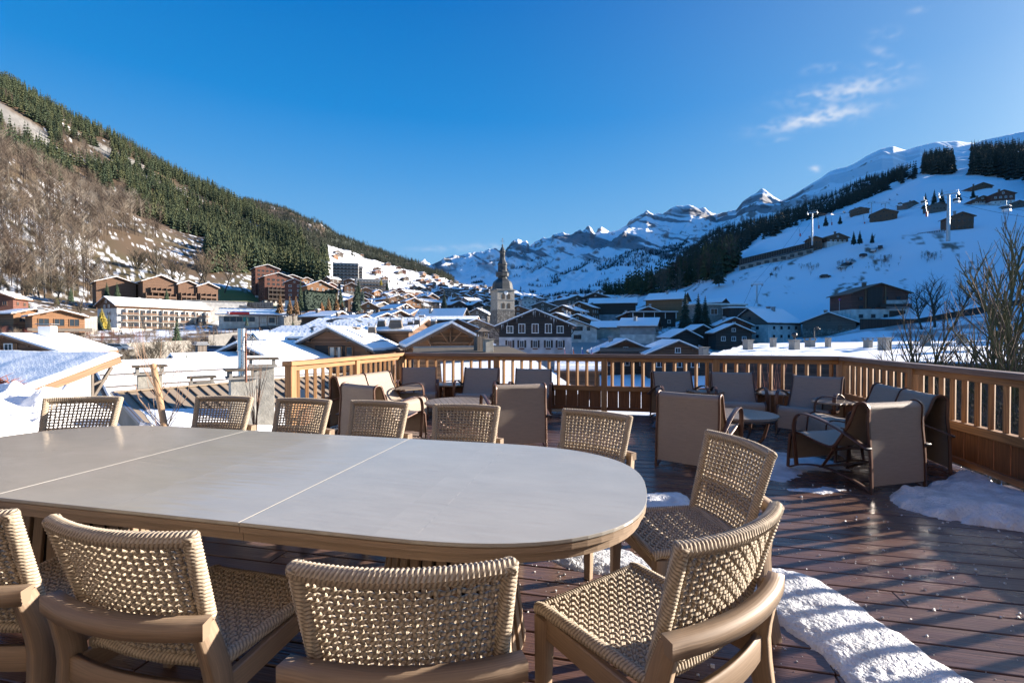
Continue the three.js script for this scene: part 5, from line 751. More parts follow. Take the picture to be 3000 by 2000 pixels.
// ---------- dining table ----------
{
  const um = -1.897, vm = 2.085, g = thing('dining_table', 'long oval dining table with grey stone top in three slabs and fluted wooden bases', 'table', null, tp(um, vm), -TH), hl = 2.008, b = 0.69, a = 0.9, n = 2.6;
  const outline = (off) => { const p = [], N = 36; for (let i = 0; i <= N; i++) { const t = -Math.PI / 2 + Math.PI * i / N, c = Math.cos(t), s = Math.sin(t); p.push([hl - a + (a + off) * Math.sign(c) * Math.pow(Math.abs(c), 2 / n), (b + off) * Math.sign(s) * Math.pow(Math.abs(s), 2 / n)]); } return p; };
  const part = (x0, x1, y0, y1, off, mt, name, round) => {     // slice of the outline between x0 and x1, extruded
    const pr = outline(off), right = pr.filter((q) => q[0] >= 0.6), poly = []; const bo = b + off;
    if (x0 === null) { poly.push([x1, bo]); for (const q of [...right].reverse()) poly.push([-q[0], q[1]]); poly.push([x1, -bo]); } else if (x1 === null) { poly.push([x0, -bo]); for (const q of right) poly.push(q); poly.push([x0, bo]); } else poly.push([x0, -bo], [x1, -bo], [x1, bo], [x0, bo]);
    const s = new THREE.Shape(poly.map((q) => new THREE.Vector2(q[0], q[1]))), e = new THREE.ExtrudeGeometry(s, { depth: y1 - y0 - (round ? 0.003 : 0), bevelEnabled: !!round, bevelSize: round ?? 0, bevelThickness: round ?? 0, bevelSegments: 2, bevelOffset: -(round ?? 0) });
    e.rotateX(-Math.PI / 2); e.translate(0, y0, 0); return mesh(name, e, mt, g);
  };
  const s1 = 0.6; part(null, -s1 - 0.002, 0.738, 0.75, 0, M.tabletop, 'tabletop_slab', 0.0015); part(-s1 + 0.002, s1 - 0.002, 0.738, 0.75, 0, M.tabletop, 'tabletop_slab', 0.0015); part(s1 + 0.002, null, 0.738, 0.75, 0, M.tabletop, 'tabletop_slab', 0.0015);
  part(null, 0, 0.7315, 0.7375, -0.006, M.table_edge, 'core'); part(0.0005, null, 0.7315, 0.7375, -0.006, M.table_edge, 'core');
  part(null, -s1 - 0.001, 0.712, 0.731, -0.003, M.teak, 'apron'); part(-s1 + 0.001, s1 - 0.001, 0.712, 0.731, -0.003, M.teak, 'apron'); part(s1 + 0.001, null, 0.712, 0.731, -0.003, M.teak, 'apron');
  part(null, -s1 - 0.001, 0.676, 0.708, -0.02, M.teak, 'apron'); part(-s1 + 0.001, s1 - 0.001, 0.676, 0.708, -0.02, M.teak, 'apron'); part(s1 + 0.001, null, 0.676, 0.708, -0.02, M.teak, 'apron');
  for (const x of [-1.13, 1.13]) { const base = mesh('pedestal', new B().lathe([[0.2, 0.67], [0.28, 0.02], [0, 0.02]], 24, x, 0).geo(), M.wood_black, g), N = 30; for (let i = 0; i < N; i++) { const t = i / N * 6.2832, sl = new B(), A = V(x + Math.sin(t) * 0.245, 0.672, Math.cos(t) * 0.245), C = V(x + Math.sin(t) * 0.335, 0.004, Math.cos(t) * 0.335); sl.uo = i; sl.bar(C, A, 0.042, 0.026, 0.003); mesh('slat', sl.geo(), M.teak, base); } }
}

// ---------- woven dining chairs ----------
const chair0 = (() => {
  const g = new THREE.Group(); tag(g, '', 'chair');
  const add = (n, b) => mesh(n, b.geo(), M.teak, g), L = 0.028;
  const rear = (s) => [V(s * 0.285, 0, 0.33), V(s * 0.282, 0.2, 0.285), V(s * 0.277, 0.40, 0.262), V(s * 0.273, 0.52, 0.285), V(s * 0.27, 0.602, 0.31)];
  const sq = (w, d) => [[-w, -d], [-w, d], [w, d], [w, -d]];
  for (const s of [-1, 1]) {
    const pts = new THREE.CatmullRomCurve3(rear(s)).getPoints(10); pts.forEach((p, i) => { p.w = [0.8, 0.86, 0.95, 1.05, 1.12, 1.12, 1.1, 1.05, 1, 0.95, 0.9][i]; }); add('rear_leg', new B().sweep(pts, sq(0.017, 0.028), false, V(0, 0, 1)));
    const f = [V(s * 0.252, 0, -0.235), V(s * 0.25, 0.41, -0.225)].map((p, i) => { p.w = [0.75, 1.1][i]; return p; }); add('front_leg', new B().sweep(f, sq(0.024, 0.024), false, V(0, 0, 1)));
    add('side_apron', new B().bar(V(s * 0.25, 0.375, -0.21), V(s * 0.262, 0.368, 0.25), 0.026, 0.075, 0.004));
  }
  add('front_apron', new B().bar(V(-0.235, 0.375, -0.225), V(0.235, 0.375, -0.225), 0.026, 0.075, 0.004));
  const bow = (y, z, k, w = 0.268, n = 14) => { const p = []; for (let i = 0; i <= n; i++) { const t = i / n * 2 - 1; p.push(V(t * w, y, z + k * (1 - t * t))); } return p; };
  add('crossbar', new B().sweep(bow(0.6, 0.312, 0.05, 0.29), sq(0.024, 0.023), false, V(0, 1, 0)));
  add('lower_crossbar', new B().sweep(bow(0.375, 0.268, 0.03, 0.27), sq(0.013, 0.036), false, V(0, 1, 0)));
  // woven back panel: s across -1..1, t up 0..1
  const bp = (s, t, off = 0) => { const w = lerp(0.235, 0.272, t), y = lerp(0.425, 0.862, t), k = lerp(0.03, 0.055, t), z = lerp(0.215, 0.335, t) + k * (1 - s * s) - 0.012, n = V(-2 * -k * s / w * 0.0 + s * 2 * k / w * 0.5, 0.25, -1).normalize(); return V(s * w, y, z).addScaledVector(n, off); };
  const wrap = (name, pts, r, n, parent = g, up = null) => { const b = new B(), T = pts.getPoints(n * 4), m = T.length; T.forEach((p, i) => { p.w = 0.86 + 0.16 * Math.abs(Math.sin(i / (m - 1) * n * Math.PI)) + 0.03 * hash(i, 3); }); b.tube(T, r, 9, up); return mesh(name, b.geo(), M.rope, parent); };
  const cur = (f, n = 16) => { const p = []; for (let i = 0; i <= n; i++) p.push(f(i / n)); return new THREE.CatmullRomCurve3(p); };
  wrap('wrapped_top_rail', cur((t) => bp(lerp(-0.98, 0.98, t), 0.965)), 0.0225, 44); wrap('wrapped_bottom_rail', cur((t) => bp(lerp(-0.98, 0.98, t), 0.03)), 0.021, 40);
  for (const s of [-1, 1]) wrap('wrapped_stile', cur((t) => bp(s * 0.93, lerp(0.0, 1.0, t))), 0.0225, 40);
  const nv = 17, nh = 19, strand = (name, f, k, par, amp, r) => { const b = new B(), p = [], n = k * 3; for (let i = 0; i <= n; i++) { const u = i / n, c = f(u, 0); c.add(V(0, 0, 0)); p.push(f(u, amp * Math.sin((u * k + 0.5) * Math.PI + par * Math.PI))); } b.tube(p, r, 5); return mesh(name, b.geo(), M.rope, g); };
  for (let i = 0; i < nv; i++) { const s = lerp(-0.80, 0.80, i / (nv - 1)); strand('upright_cord', (u, a) => bp(s, lerp(0.04, 0.95, u), a), nh + 1, i % 2, 0.0048, 0.0058); }
  for (let j = 0; j < nh; j++) { const t = lerp(0.085, 0.905, j / (nh - 1)); strand('cross_cord', (u, a) => bp(lerp(-0.90, 0.90, u), t, a), nv + 1, j % 2 + 1, 0.0048, 0.0058); }
  // woven seat
  const sp = (x, z, off = 0) => { const w = lerp(0.268, 0.245, z); return V(x * w, 0.432 - 0.018 * (1 - x * x) * (1 - Math.pow(2 * z - 1, 2)) + off + (z < 0.04 ? -0.01 : 0), lerp(-0.262, 0.235, z)); };
  wrap('wrapped_seat_rail', cur((t) => sp(lerp(-0.96, 0.96, t), 0.03)), 0.022, 44); wrap('wrapped_seat_rail', cur((t) => sp(lerp(-0.96, 0.96, t), 0.97)), 0.018, 40); for (const s of [-1, 1]) wrap('wrapped_seat_rail', cur((t) => sp(s * 0.95, lerp(0, 1, t))), 0.021, 44);
  const ns = 19; for (let i = 0; i < ns; i++) { const x = lerp(-0.86, 0.86, i / (ns - 1)); strand('seat_cord', (u, a) => sp(x, lerp(0.03, 0.97, u), a), 20, i % 2, 0.0055, 0.0076); }
  for (let j = 0; j < 19; j++) { const z = lerp(0.09, 0.92, j / 18); strand('seat_cord', (u, a) => sp(lerp(-0.95, 0.95, u), z, a), 20, j % 2 + 1, 0.0055, 0.0076); }
  return g;
})();
const CH = [
  ['woven dining chair at the far left end of the table facing the viewer', [115, 1166], [368, 1162], 1, 0.93],
  ['far side woven chair beside the slanted wooden pole', [568, 1160], [745, 1163], 1],
  ['far side woven chair in front of the left railing end', [808, 1165], [972, 1172], 1],
  ['far side woven chair right before the sling armchair seen from behind', [1025, 1172], [1198, 1180], 1],
  ['far side woven chair in front of the round coffee table', [1268, 1183], [1465, 1190], 1],
  ['woven chair at the far right curve of the table beside the open deck', [1650, 1196], [1850, 1218], 1],
  ['woven chair at the right tip of the table with its shaded seat showing', [2070, 1257], [2270, 1325], 1],
  ['woven chair at the near right corner with sunlit seat beside the snow strip', [1990, 1590], [2275, 1470], 0],
  ['near woven chair seen squarely from behind in the middle of the foreground', [857, 1645], [1503, 1637], 0],
  ['near woven chair with stripes of light on its crossbar, second from the left', [140, 1508], [578, 1560], 0],
  ['near woven chair cut off by the left edge of the photo', [-330, 1470], [8, 1492], 0],
];
CH.forEach(([label, a, b, front, h], i) => {
  const H = h ?? 0.866, p = uvH(a[0], a[1], H), q = uvH(b[0], b[1], H), ang = Math.atan2(q[1] - p[1], q[0] - p[0]), psi = ang + (front ? Math.PI : 0), mu = (p[0] + q[0]) / 2, mv = (p[1] + q[1]) / 2, u = mu - 0.325 * Math.sin(psi), v = mv + 0.325 * Math.cos(psi);
  const pos = tp(u, v, h ? h - 0.866 : 0), c = i ? chair0.clone() : chair0; c.name = numbered('dining_chair'); c.position.copy(pos); c.rotation.set(0, -TH + psi, 0); c.userData = { label, category: 'chair', group: 'woven dining chairs around the table' }; scene.add(c);
});

// ---------- sling lounge chairs ----------
function lounge(w, seats) {
  const g = new THREE.Group(), prof = [], arc = (cy, cz, r, a0, a1, n) => { for (let i = 0; i <= n; i++) { const a = lerp(a0, a1, i / n); prof.push([cz + Math.cos(a) * r, cy + Math.sin(a) * r]); } };
  prof.push([0.405, 0.07], [0.395, 0.35], [0.372, 0.60]); arc(0.735, 0.315, 0.062, 0.1, Math.PI - 0.42, 10); prof.push([0.20, 0.60], [0.10, 0.43]); prof.push([0.045, 0.352], [0.0, 0.335], [-0.05, 0.336], [-0.2, 0.362], [-0.33, 0.392]); arc(0.322, -0.395, 0.075, Math.PI / 2 + 0.15, Math.PI + 0.1, 7); prof.push([-0.482, 0.2], [-0.488, 0.095]);
  const N = prof.length, n = seats, gap = seats > 1 ? 0.012 : 0;
  for (let k = 0; k < n; k++) {
    const x0 = -w / 2 + k * w / n + gap / 2 + 0.004, x1 = -w / 2 + (k + 1) * w / n - gap / 2 - 0.004, b = new B(), th = 0.004; let s = 0; const idx = [];
    const ed = 6; for (let i = 0; i < N; i++) { if (i) s += Math.hypot(prof[i][0] - prof[i - 1][0], prof[i][1] - prof[i - 1][1]); const row = []; for (let j = 0; j <= ed; j++) { const f = j / ed, sag = 0.006 * Math.sin(Math.PI * f) * (i > 3 && i < N - 3 ? 1 : 0.4); row.push(b.v(lerp(x0, x1, f), prof[i][1] - sag * 0.6, prof[i][0] + (i < 4 ? -sag : sag * 0.5), lerp(x0, x1, f), s)); } idx.push(row); }
    for (let i = 0; i < N - 1; i++) for (let j = 0; j < ed; j++) b.i.push(idx[i][j], idx[i][j + 1], idx[i + 1][j], idx[i][j + 1], idx[i + 1][j + 1], idx[i + 1][j]);
    mesh('sling', b.geo(), M.sling, g);
  }
  const fr = [[-0.017, -0.009], [-0.017, 0.009], [0.017, 0.009], [0.017, -0.009]].map((p) => [p[1], p[0]]);
  for (const x of [-w / 2 - 0.008, ...(n > 1 ? [0] : []), w / 2 + 0.008]) {
    const pts = new THREE.CatmullRomCurve3(prof.map(([z, y]) => V(x, y, z)), false, 'centripetal').getPoints(70);
    mesh('edge_frame', new B().sweep([V(x, 0.0, 0.41), ...pts, V(x, 0.0, -0.492)], [[-0.012, -0.010], [-0.012, 0.010], [0.012, 0.010], [0.012, -0.010]]).geo(), M.brown_metal, g);
  }
  for (const s of [-1, 1]) {
    const x = s * (w / 2 + 0.042), arm = new B().sweep(bez([[x, 0.40, 0.405], [x, 0.475, 0.24], [x, 0.555, 0.03], [x, 0.60, -0.17], [x, 0.605, -0.28], [x, 0.57, -0.355], [x, 0.48, -0.385], [x, 0.3, -0.378], [x, 0.07, -0.352]], 40), [[-0.022, -0.007], [-0.022, 0.007], [0.022, 0.007], [0.022, -0.007]], false, V(0, 0.3, 1));
    const am = mesh('armrest', arm.geo(), M.brown_metal, g); mesh('bolt', new B().at(x, 0.405, 0.40, 0, 0, Math.PI / 2).lathe([[0, -0.03], [0.012, -0.03], [0.012, 0.03], [0, 0.03]], 8).geo(), M.dark_metal, am);
    const xb = s * (w / 2 - 0.0); mesh('runner', new B().sweep(bez([[xb, 0.01, -0.49], [xb, 0.075, -0.33], [xb, 0.115, -0.12], [xb, 0.10, 0.12], [xb, 0.05, 0.32], [xb, 0.01, 0.41]], 24), [[-0.017, -0.007], [-0.017, 0.007], [0.017, 0.007], [0.017, -0.007]], false, V(0, 1, 0)).geo(), M.brown_metal, g);
    mesh('brace', new B().sweep(bez([[xb * 0.96, 0.115, -0.10], [xb * 0.96, 0.24, -0.02], [xb * 0.96, 0.345, 0.03]], 10), [[-0.015, -0.006], [-0.015, 0.006], [0.015, 0.006], [0.015, -0.006]], false, V(0, 0, 1)).geo(), M.brown_metal, g);
  }
  mesh('cross_tube', new B().tube([V(-w / 2, 0.31, 0.02), V(w / 2, 0.31, 0.02)], 0.014, 8).tube([V(-w / 2, 0.11, -0.12), V(w / 2, 0.11, -0.12)], 0.012, 8).geo(), M.brown_metal, g);
  return g;
}
const arm0 = lounge(0.62, 1), sofa0 = lounge(1.28, 2);
const LG = [
  [1, 'two seat sling sofa along the sunlit left railing', [951, 1102], [1096, 1086], 'L'],
  [0, 'sling armchair seen from behind between the left sofa and the woven chairs', [1004, 1121], [1114, 1131], 'B'],
  [0, 'sling armchair in the left far corner with a diagonal edge of sunlight', [1178, 1076], [1278, 1075], 'F'],
  [0, 'sling armchair with two slanted light stripes right of the corner one', [1368, 1076], [1465, 1077], 'F'],
  [0, 'sling armchair with a bare arm by the far railing left of the open gap', [1515, 1079], [1614, 1080], 'F'],
  [0, 'grey sling armchair seen from behind right of the round coffee table', [1450, 1127], [1594, 1123], 'B'],
  [0, 'plain sling armchair by the far railing just right of the open gap', [1909, 1087], [2023, 1087], 'F'],
  [0, 'sling armchair by the far railing between two wedge side tables', [2082, 1089], [2205, 1091], 'F'],
  [0, 'sling armchair in the right far corner of the terrace', [2332, 1098], [2465, 1105], 'F'],
  [1, 'two seat sling sofa along the right railing', [2572, 1122], [2760, 1160], 'R'],
  [0, 'sling armchair in front of the right sofa with its arm and base in view', [2530, 1180], [2680, 1173], 'B'],
  [0, 'sling armchair with bright patches of sun seen from behind on the open deck', [1935, 1145], [2110, 1158], 'B'],
];
const usedLounge = [0, 0];
LG.forEach(([k, label, a, b, f]) => {
  const H = 0.797, p = uvH(a[0], a[1], H), q = uvH(b[0], b[1], H), ang = Math.atan2(q[1] - p[1], q[0] - p[0]), front = f !== 'B', psi = ang + (front ? Math.PI : 0), mu = (p[0] + q[0]) / 2, mv = (p[1] + q[1]) / 2;
  let u = mu - 0.315 * Math.sin(psi), v = mv + 0.315 * Math.cos(psi);
  const back = 0.43 * Math.max(0, -Math.cos(psi)); if (front && f === 'F') { const side = Math.abs(Math.sin(psi)) * 0.33; v = Math.min(v, VB - 0.1 - back - side); } if (f === 'R') u = Math.min(u, UR - 0.56);
  if (f === 'L') u = Math.max(u, UL + 0.56);
  const src = k ? sofa0 : arm0, c = usedLounge[k]++ ? src.clone() : src; c.name = numbered(k ? 'sling_sofa' : 'sling_armchair'); c.position.copy(tp(u, v, 0.0)); c.rotation.set(0, -TH + psi, 0); c.userData = { label, category: k ? 'sofa' : 'armchair', group: k ? 'sling sofas on the terrace' : 'sling armchairs on the terrace' }; scene.add(c);
});
// round coffee tables and wedge side tables
function slatted(g, outline, y, th, n, wet) {                  // slats cut to an outline: outline(x) -> half length
  for (let i = 0; i < n; i++) { const [x, w, z0, z1] = outline(i); if (z1 - z0 < 0.03) continue; const b = new B(); b.uo = i * 1.3; b.at(x, y, (z0 + z1) / 2, Math.PI / 2).box(0, 0, 0, z1 - z0, th, w, 0.003); mesh('slat', b.geo(), M.slat_top, g); }
}
for (const [label, u, v, r, y] of [['round slatted coffee table of the left sling group', -2.36, 6.72, 0.50, 0.42], ['round slatted coffee table of the right sling group', 1.46, 6.46, 0.46, 0.42]]) {
  const g = thing('coffee_table', label, 'table', 'round coffee tables', tp(u, v), -TH + 0.5), N = 12, pw = 2 * r / N;
  const top = mesh('tabletop', new B().lathe([[0, y - 0.012], [r - 0.004, y - 0.012], [r, y - 0.02], [r - 0.03, y - 0.05], [0, y - 0.05]], 40).geo(), M.slat_top, g);
  for (let i = 0; i < N; i++) { const x = -r + (i + 0.5) * pw, h0 = Math.sqrt(Math.max(0, (r - 0.006) ** 2 - (Math.abs(x) + pw * 0.48) ** 2)), h1 = Math.sqrt(Math.max(0, (r - 0.006) ** 2 - Math.max(0, Math.abs(x) - pw * 0.48) ** 2)), s = Math.sign(x), hw = pw / 2 - 0.0025, b = new B(), A = s > 0 ? h1 : h0, C = s > 0 ? h0 : h1; b.uo = i * 1.1; b.quad([x - hw, y, A], [x + hw, y, C], [x + hw, y, -C], [x - hw, y, -A]); b.quad([x - hw, y - 0.011, A], [x + hw, y - 0.011, C], [x + hw, y, C], [x - hw, y, A]); b.quad([x - hw, y - 0.011, -A], [x - hw, y - 0.011, A], [x - hw, y, A], [x - hw, y, -A]).quad([x + hw, y - 0.011, A], [x + hw, y - 0.011, -C], [x + hw, y, -C], [x + hw, y, C]); mesh('slat', b.geo(), M.slat_top, g); }
  for (let i = 0; i < 4; i++) { const a = i * Math.PI / 2 + 0.4, P = (rad, yy) => [Math.sin(a) * rad, yy, Math.cos(a) * rad]; mesh('leg', new B().sweep(bez([P(0.36, y - 0.05), P(0.34, 0.28), P(0.28, 0.12), P(0.15, 0.045), P(0.04, 0.02)], 18), [[-0.018, -0.007], [-0.018, 0.007], [0.018, 0.007], [0.018, -0.007]]).geo(), M.brown_metal, g); }
  mesh('foot_plate', new B().lathe([[0, 0.028], [0.2, 0.028], [0.21, 0.02], [0.21, 0.004], [0, 0.004]], 24).geo(), M.brown_metal, g);
}
for (const [label, u, v, t] of [['wedge side table between the left sofa and the corner armchair', -3.58, 7.58, 0.9], ['wedge side table between the two far left armchairs', -3.07, 8.32, 0.1], ['wedge side table between the two far right armchairs', 1.36, 8.22, -0.1], ['wedge side table between the far right armchair and the corner one', 2.35, 8.24, -0.1], ['wedge side table between the corner armchair and the right sofa', 2.86, 7.32, -0.75]]) {
  const g = thing('side_table', label, 'table', 'wedge side tables', tp(u, v), -TH + t), y = 0.50, N = 6; const w = 0.66, hz = 0.25;
  for (let i = 0; i < N; i++) { const z = -hz + (i + 0.5) * 2 * hz / N, f = (z + hz) / (2 * hz), half = lerp(w * 0.5, w * 0.24, Math.max(0, f - 0.2) / 0.8), b = new B(); b.uo = i; b.box(0, y - 0.011, z, half * 2, 0.022, 2 * hz / N - 0.005, 0.003); mesh('slat', b.geo(), M.slat_top, g); }
  for (const s of [-1, 1]) mesh('leg', new B().sweep(bez([[s * 0.2, y - 0.02, -0.15], [s * 0.2, 0.4, -0.16], [s * 0.18, 0.2, -0.05], [s * 0.16, 0.02, 0.12]], 14), [[-0.015, -0.006], [-0.015, 0.006], [0.015, 0.006], [0.015, -0.006]]).tube([V(s * 0.2, y - 0.04, -0.2), V(s * 0.14, y - 0.04, 0.2)], 0.01, 6).geo(), M.brown_metal, g);
  mesh('crossbar', new B().tube([V(-0.16, 0.03, 0.12), V(0.16, 0.03, 0.12)], 0.012, 6).geo(), M.brown_metal, g);
}

// ---------- snow lying on the deck ----------
function snowPatch(name, label, poly, hmax, step, edge, seed, lumps = 1, mt = M.ice_snow, y0 = 0.0035) {
  const xs = poly.map((p) => p[0]), ys = poly.map((p) => p[1]), x0 = Math.min(...xs) - edge, x1 = Math.max(...xs) + edge, yA = Math.min(...ys) - edge, yB = Math.max(...ys) + edge, nx = Math.ceil((x1 - x0) / step), ny = Math.ceil((yB - yA) / step);
  const sd = (x, y) => { let d = 1e9, ins = false; for (let i = 0, j = poly.length - 1; i < poly.length; j = i++) { const [ax, ay] = poly[j], [bx, by] = poly[i], ex = bx - ax, ey = by - ay, t = clamp(((x - ax) * ex + (y - ay) * ey) / (ex * ex + ey * ey)); d = Math.min(d, Math.hypot(x - ax - ex * t, y - ay - ey * t)); if ((ay > y) !== (by > y) && x < (bx - ax) * (y - ay) / (by - ay) + ax) ins = !ins; } return ins ? d : -d; };
  const H = new Float32Array((nx + 1) * (ny + 1)), b = new B(), id = new Int32Array(H.length).fill(-1);
  for (let i = 0; i <= nx; i++) for (let j = 0; j <= ny; j++) { const x = x0 + i * step, y = yA + j * step, d = sd(x, y) + (fbm(x * 4, y * 4, 4, seed) - 0.5) * edge * 2.2 + (fbm(x * 16, y * 16, 2, seed + 1) - 0.5) * edge * 0.5; H[i * (ny + 1) + j] = d < 0 ? Math.max(-0.03, d * 0.5) - 0.0015 : Math.min(1, Math.sqrt(d / (edge * 2.6))) * hmax * (0.55 + 0.45 * fbm(x * 2.2, y * 2.2, 3, seed + 3)) + (fbm(x * 5, y * 5, 3, seed + 5) - 0.45) * 0.05 * lumps * Math.min(1, d / edge) + (fbm(x * 34, y * 34, 2, seed + 7) - 0.5) * 0.012 * Math.min(1, d / edge * 3); }
  const vert = (i, j) => { const k = i * (ny + 1) + j; if (id[k] < 0) { const p = tp(x0 + i * step, yA + j * step); id[k] = b.v(p.x, y0 + Math.max(H[k], -0.03) - 0.002, p.z, x0 + i * step, yA + j * step); } return id[k]; };
  for (let i = 0; i < nx; i++) for (let j = 0; j < ny; j++) { const c = [H[i * (ny + 1) + j], H[(i + 1) * (ny + 1) + j], H[(i + 1) * (ny + 1) + j + 1], H[i * (ny + 1) + j + 1]]; if (c.filter((h) => h >= 0).length < 1) continue; const [a, e, f, g] = [vert(i, j), vert(i + 1, j), vert(i + 1, j + 1), vert(i, j + 1)]; b.i.push(a, e, f, a, f, g); }
  const m = mesh(name, b.geo(), mt); tag(m, label, null, null, 'stuff'); return m;
}
snowPatch('snow', 'long melting strip of icy snow on the deck beside the near right chair', [[0.62, 3.02], [0.85, 3.12], [1.1, 3.02], [1.2, 2.8], [1.27, 2.5], [1.38, 2.2], [1.5, 1.9], [1.62, 1.5], [1.1, 1.5], [1.0, 1.85], [0.9, 2.15], [0.86, 2.32], [0.74, 2.5], [0.62, 2.7], [0.5, 2.85]], 0.04, 0.011, 0.05, 5, 0.8);
snowPatch('snow', 'thick heap of old snow along the foot of the right railing', [[2.25, 4.66], [2.6, 5.0], [2.9, 5.25], [3.2, 5.5], [3.42, 5.7], [3.45, 4.6], [3.4, 3.6], [3.1, 3.75], [2.8, 4.05], [2.4, 4.22], [2.2, 4.45]], 0.13, 0.016, 0.08, 8, 1.6);
snowPatch('snow', 'patch of snow on the deck under the right tip chair', [[0.02, 3.62], [0.1, 4.1], [0.25, 4.3], [0.52, 4.42], [0.62, 4.05], [0.5, 3.66], [0.3, 3.5]], 0.07, 0.012, 0.06, 12);
snowPatch('snow', 'crumbled ice on the deck beneath the right end of the table', [[-0.55, 3.05], [-0.3, 3.2], [0.0, 3.2], [0.2, 3.05], [0.35, 2.8], [0.2, 2.65], [-0.1, 2.8], [-0.35, 2.85]], 0.03, 0.011, 0.09, 15, 1.2);
snowPatch('snow', 'thin refrozen snow around the foot of the right coffee table', [[1.2, 5.3], [1.4, 6.1], [1.75, 6.3], [2.1, 6.2], [2.4, 5.9], [2.3, 5.6], [1.9, 5.55], [1.75, 5.2], [1.5, 5.05]], 0.02, 0.018, 0.12, 18, 0.5);
snowPatch('snow', 'small slush streaks on the deck left of the near sling armchair', [[1.5, 4.75], [1.85, 4.95], [2.0, 4.85], [1.75, 4.65]], 0.012, 0.014, 0.06, 21, 0.4);
snowPatch('snow', 'ice crumbs lying against the woven chair legs on the right', [[0.33, 2.72], [0.62, 2.86], [0.7, 2.74], [0.5, 2.55]], 0.018, 0.01, 0.07, 24, 1);
snowPatch('snow_bank', 'tall bank of ploughed white snow at the left edge beside the far chair', [[-9, 1.6], [-5.6, 2.0], [-5.0, 2.7], [-5.15, 3.4], [-5.9, 4.6], [-7.0, 5.6], [-9.5, 6.2]], 1.15, 0.05, 0.36, 27, 3, M.snow, -0.25);
{ // loose ice crumbs
  const q = rng(91), b = new B(); for (let i = 0; i < 900; i++) { const k = q(), [u, v] = k < 0.4 ? [rr(0.3, 2.0, q), rr(1.6, 3.4, q)] : k < 0.75 ? [rr(-0.6, 0.75, q), rr(2.3, 3.3, q)] : [rr(1.0, 2.8, q), rr(3.2, 5.0, q)], p = tp(u, v), s = 0.0015 + 0.006 * Math.pow(q(), 4); b.at(p.x, s * 0.6, p.z, q() * 6, q() * 2, q()).box(0, 0, 0, s * 2.2, s * 1.4, s * 1.8); } tag(mesh('ice_crumbs', b.geo(), M.ice_snow), 'tiny ice crumbs scattered over the deck planks', null, null, 'stuff');
}
// ---------- single trees ----------
const cGeo = { spruce: coniferGeo(1, 0.24, 17, 13, 21, 0.8), slim: coniferGeo(1, 0.13, 22, 13, 22, 0.55), broad: coniferGeo(1, 0.33, 13, 13, 23, 1.0), larch: coniferGeo(1, 0.25, 15, 12, 24, 0.9), bush: coniferGeo(1, 0.38, 12, 15, 25, 0.55) };
const trunkG = new B().lathe([[0.018, -0.06], [0.014, 0.3], [0.006, 0.9], [0, 0.96]], 7).geo();
function conifer(label, x, yTop, yBase, d, kind, m, cat = 'tree', group) {
  const b = at(x, yBase, d), t = at(x, yTop, d), h = t.y - b.y, g = thing(kind === 'bush' ? 'clipped_conifer' : kind === 'larch' ? 'larch_tree' : 'conifer_tree', label, cat, group, b, x * 1.7);
  const c = mesh('crown', cGeo[kind], M[m], g), k = mesh('trunk', trunkG, M.bark, g); c.scale.setScalar(h); k.scale.setScalar(h); return g;
}
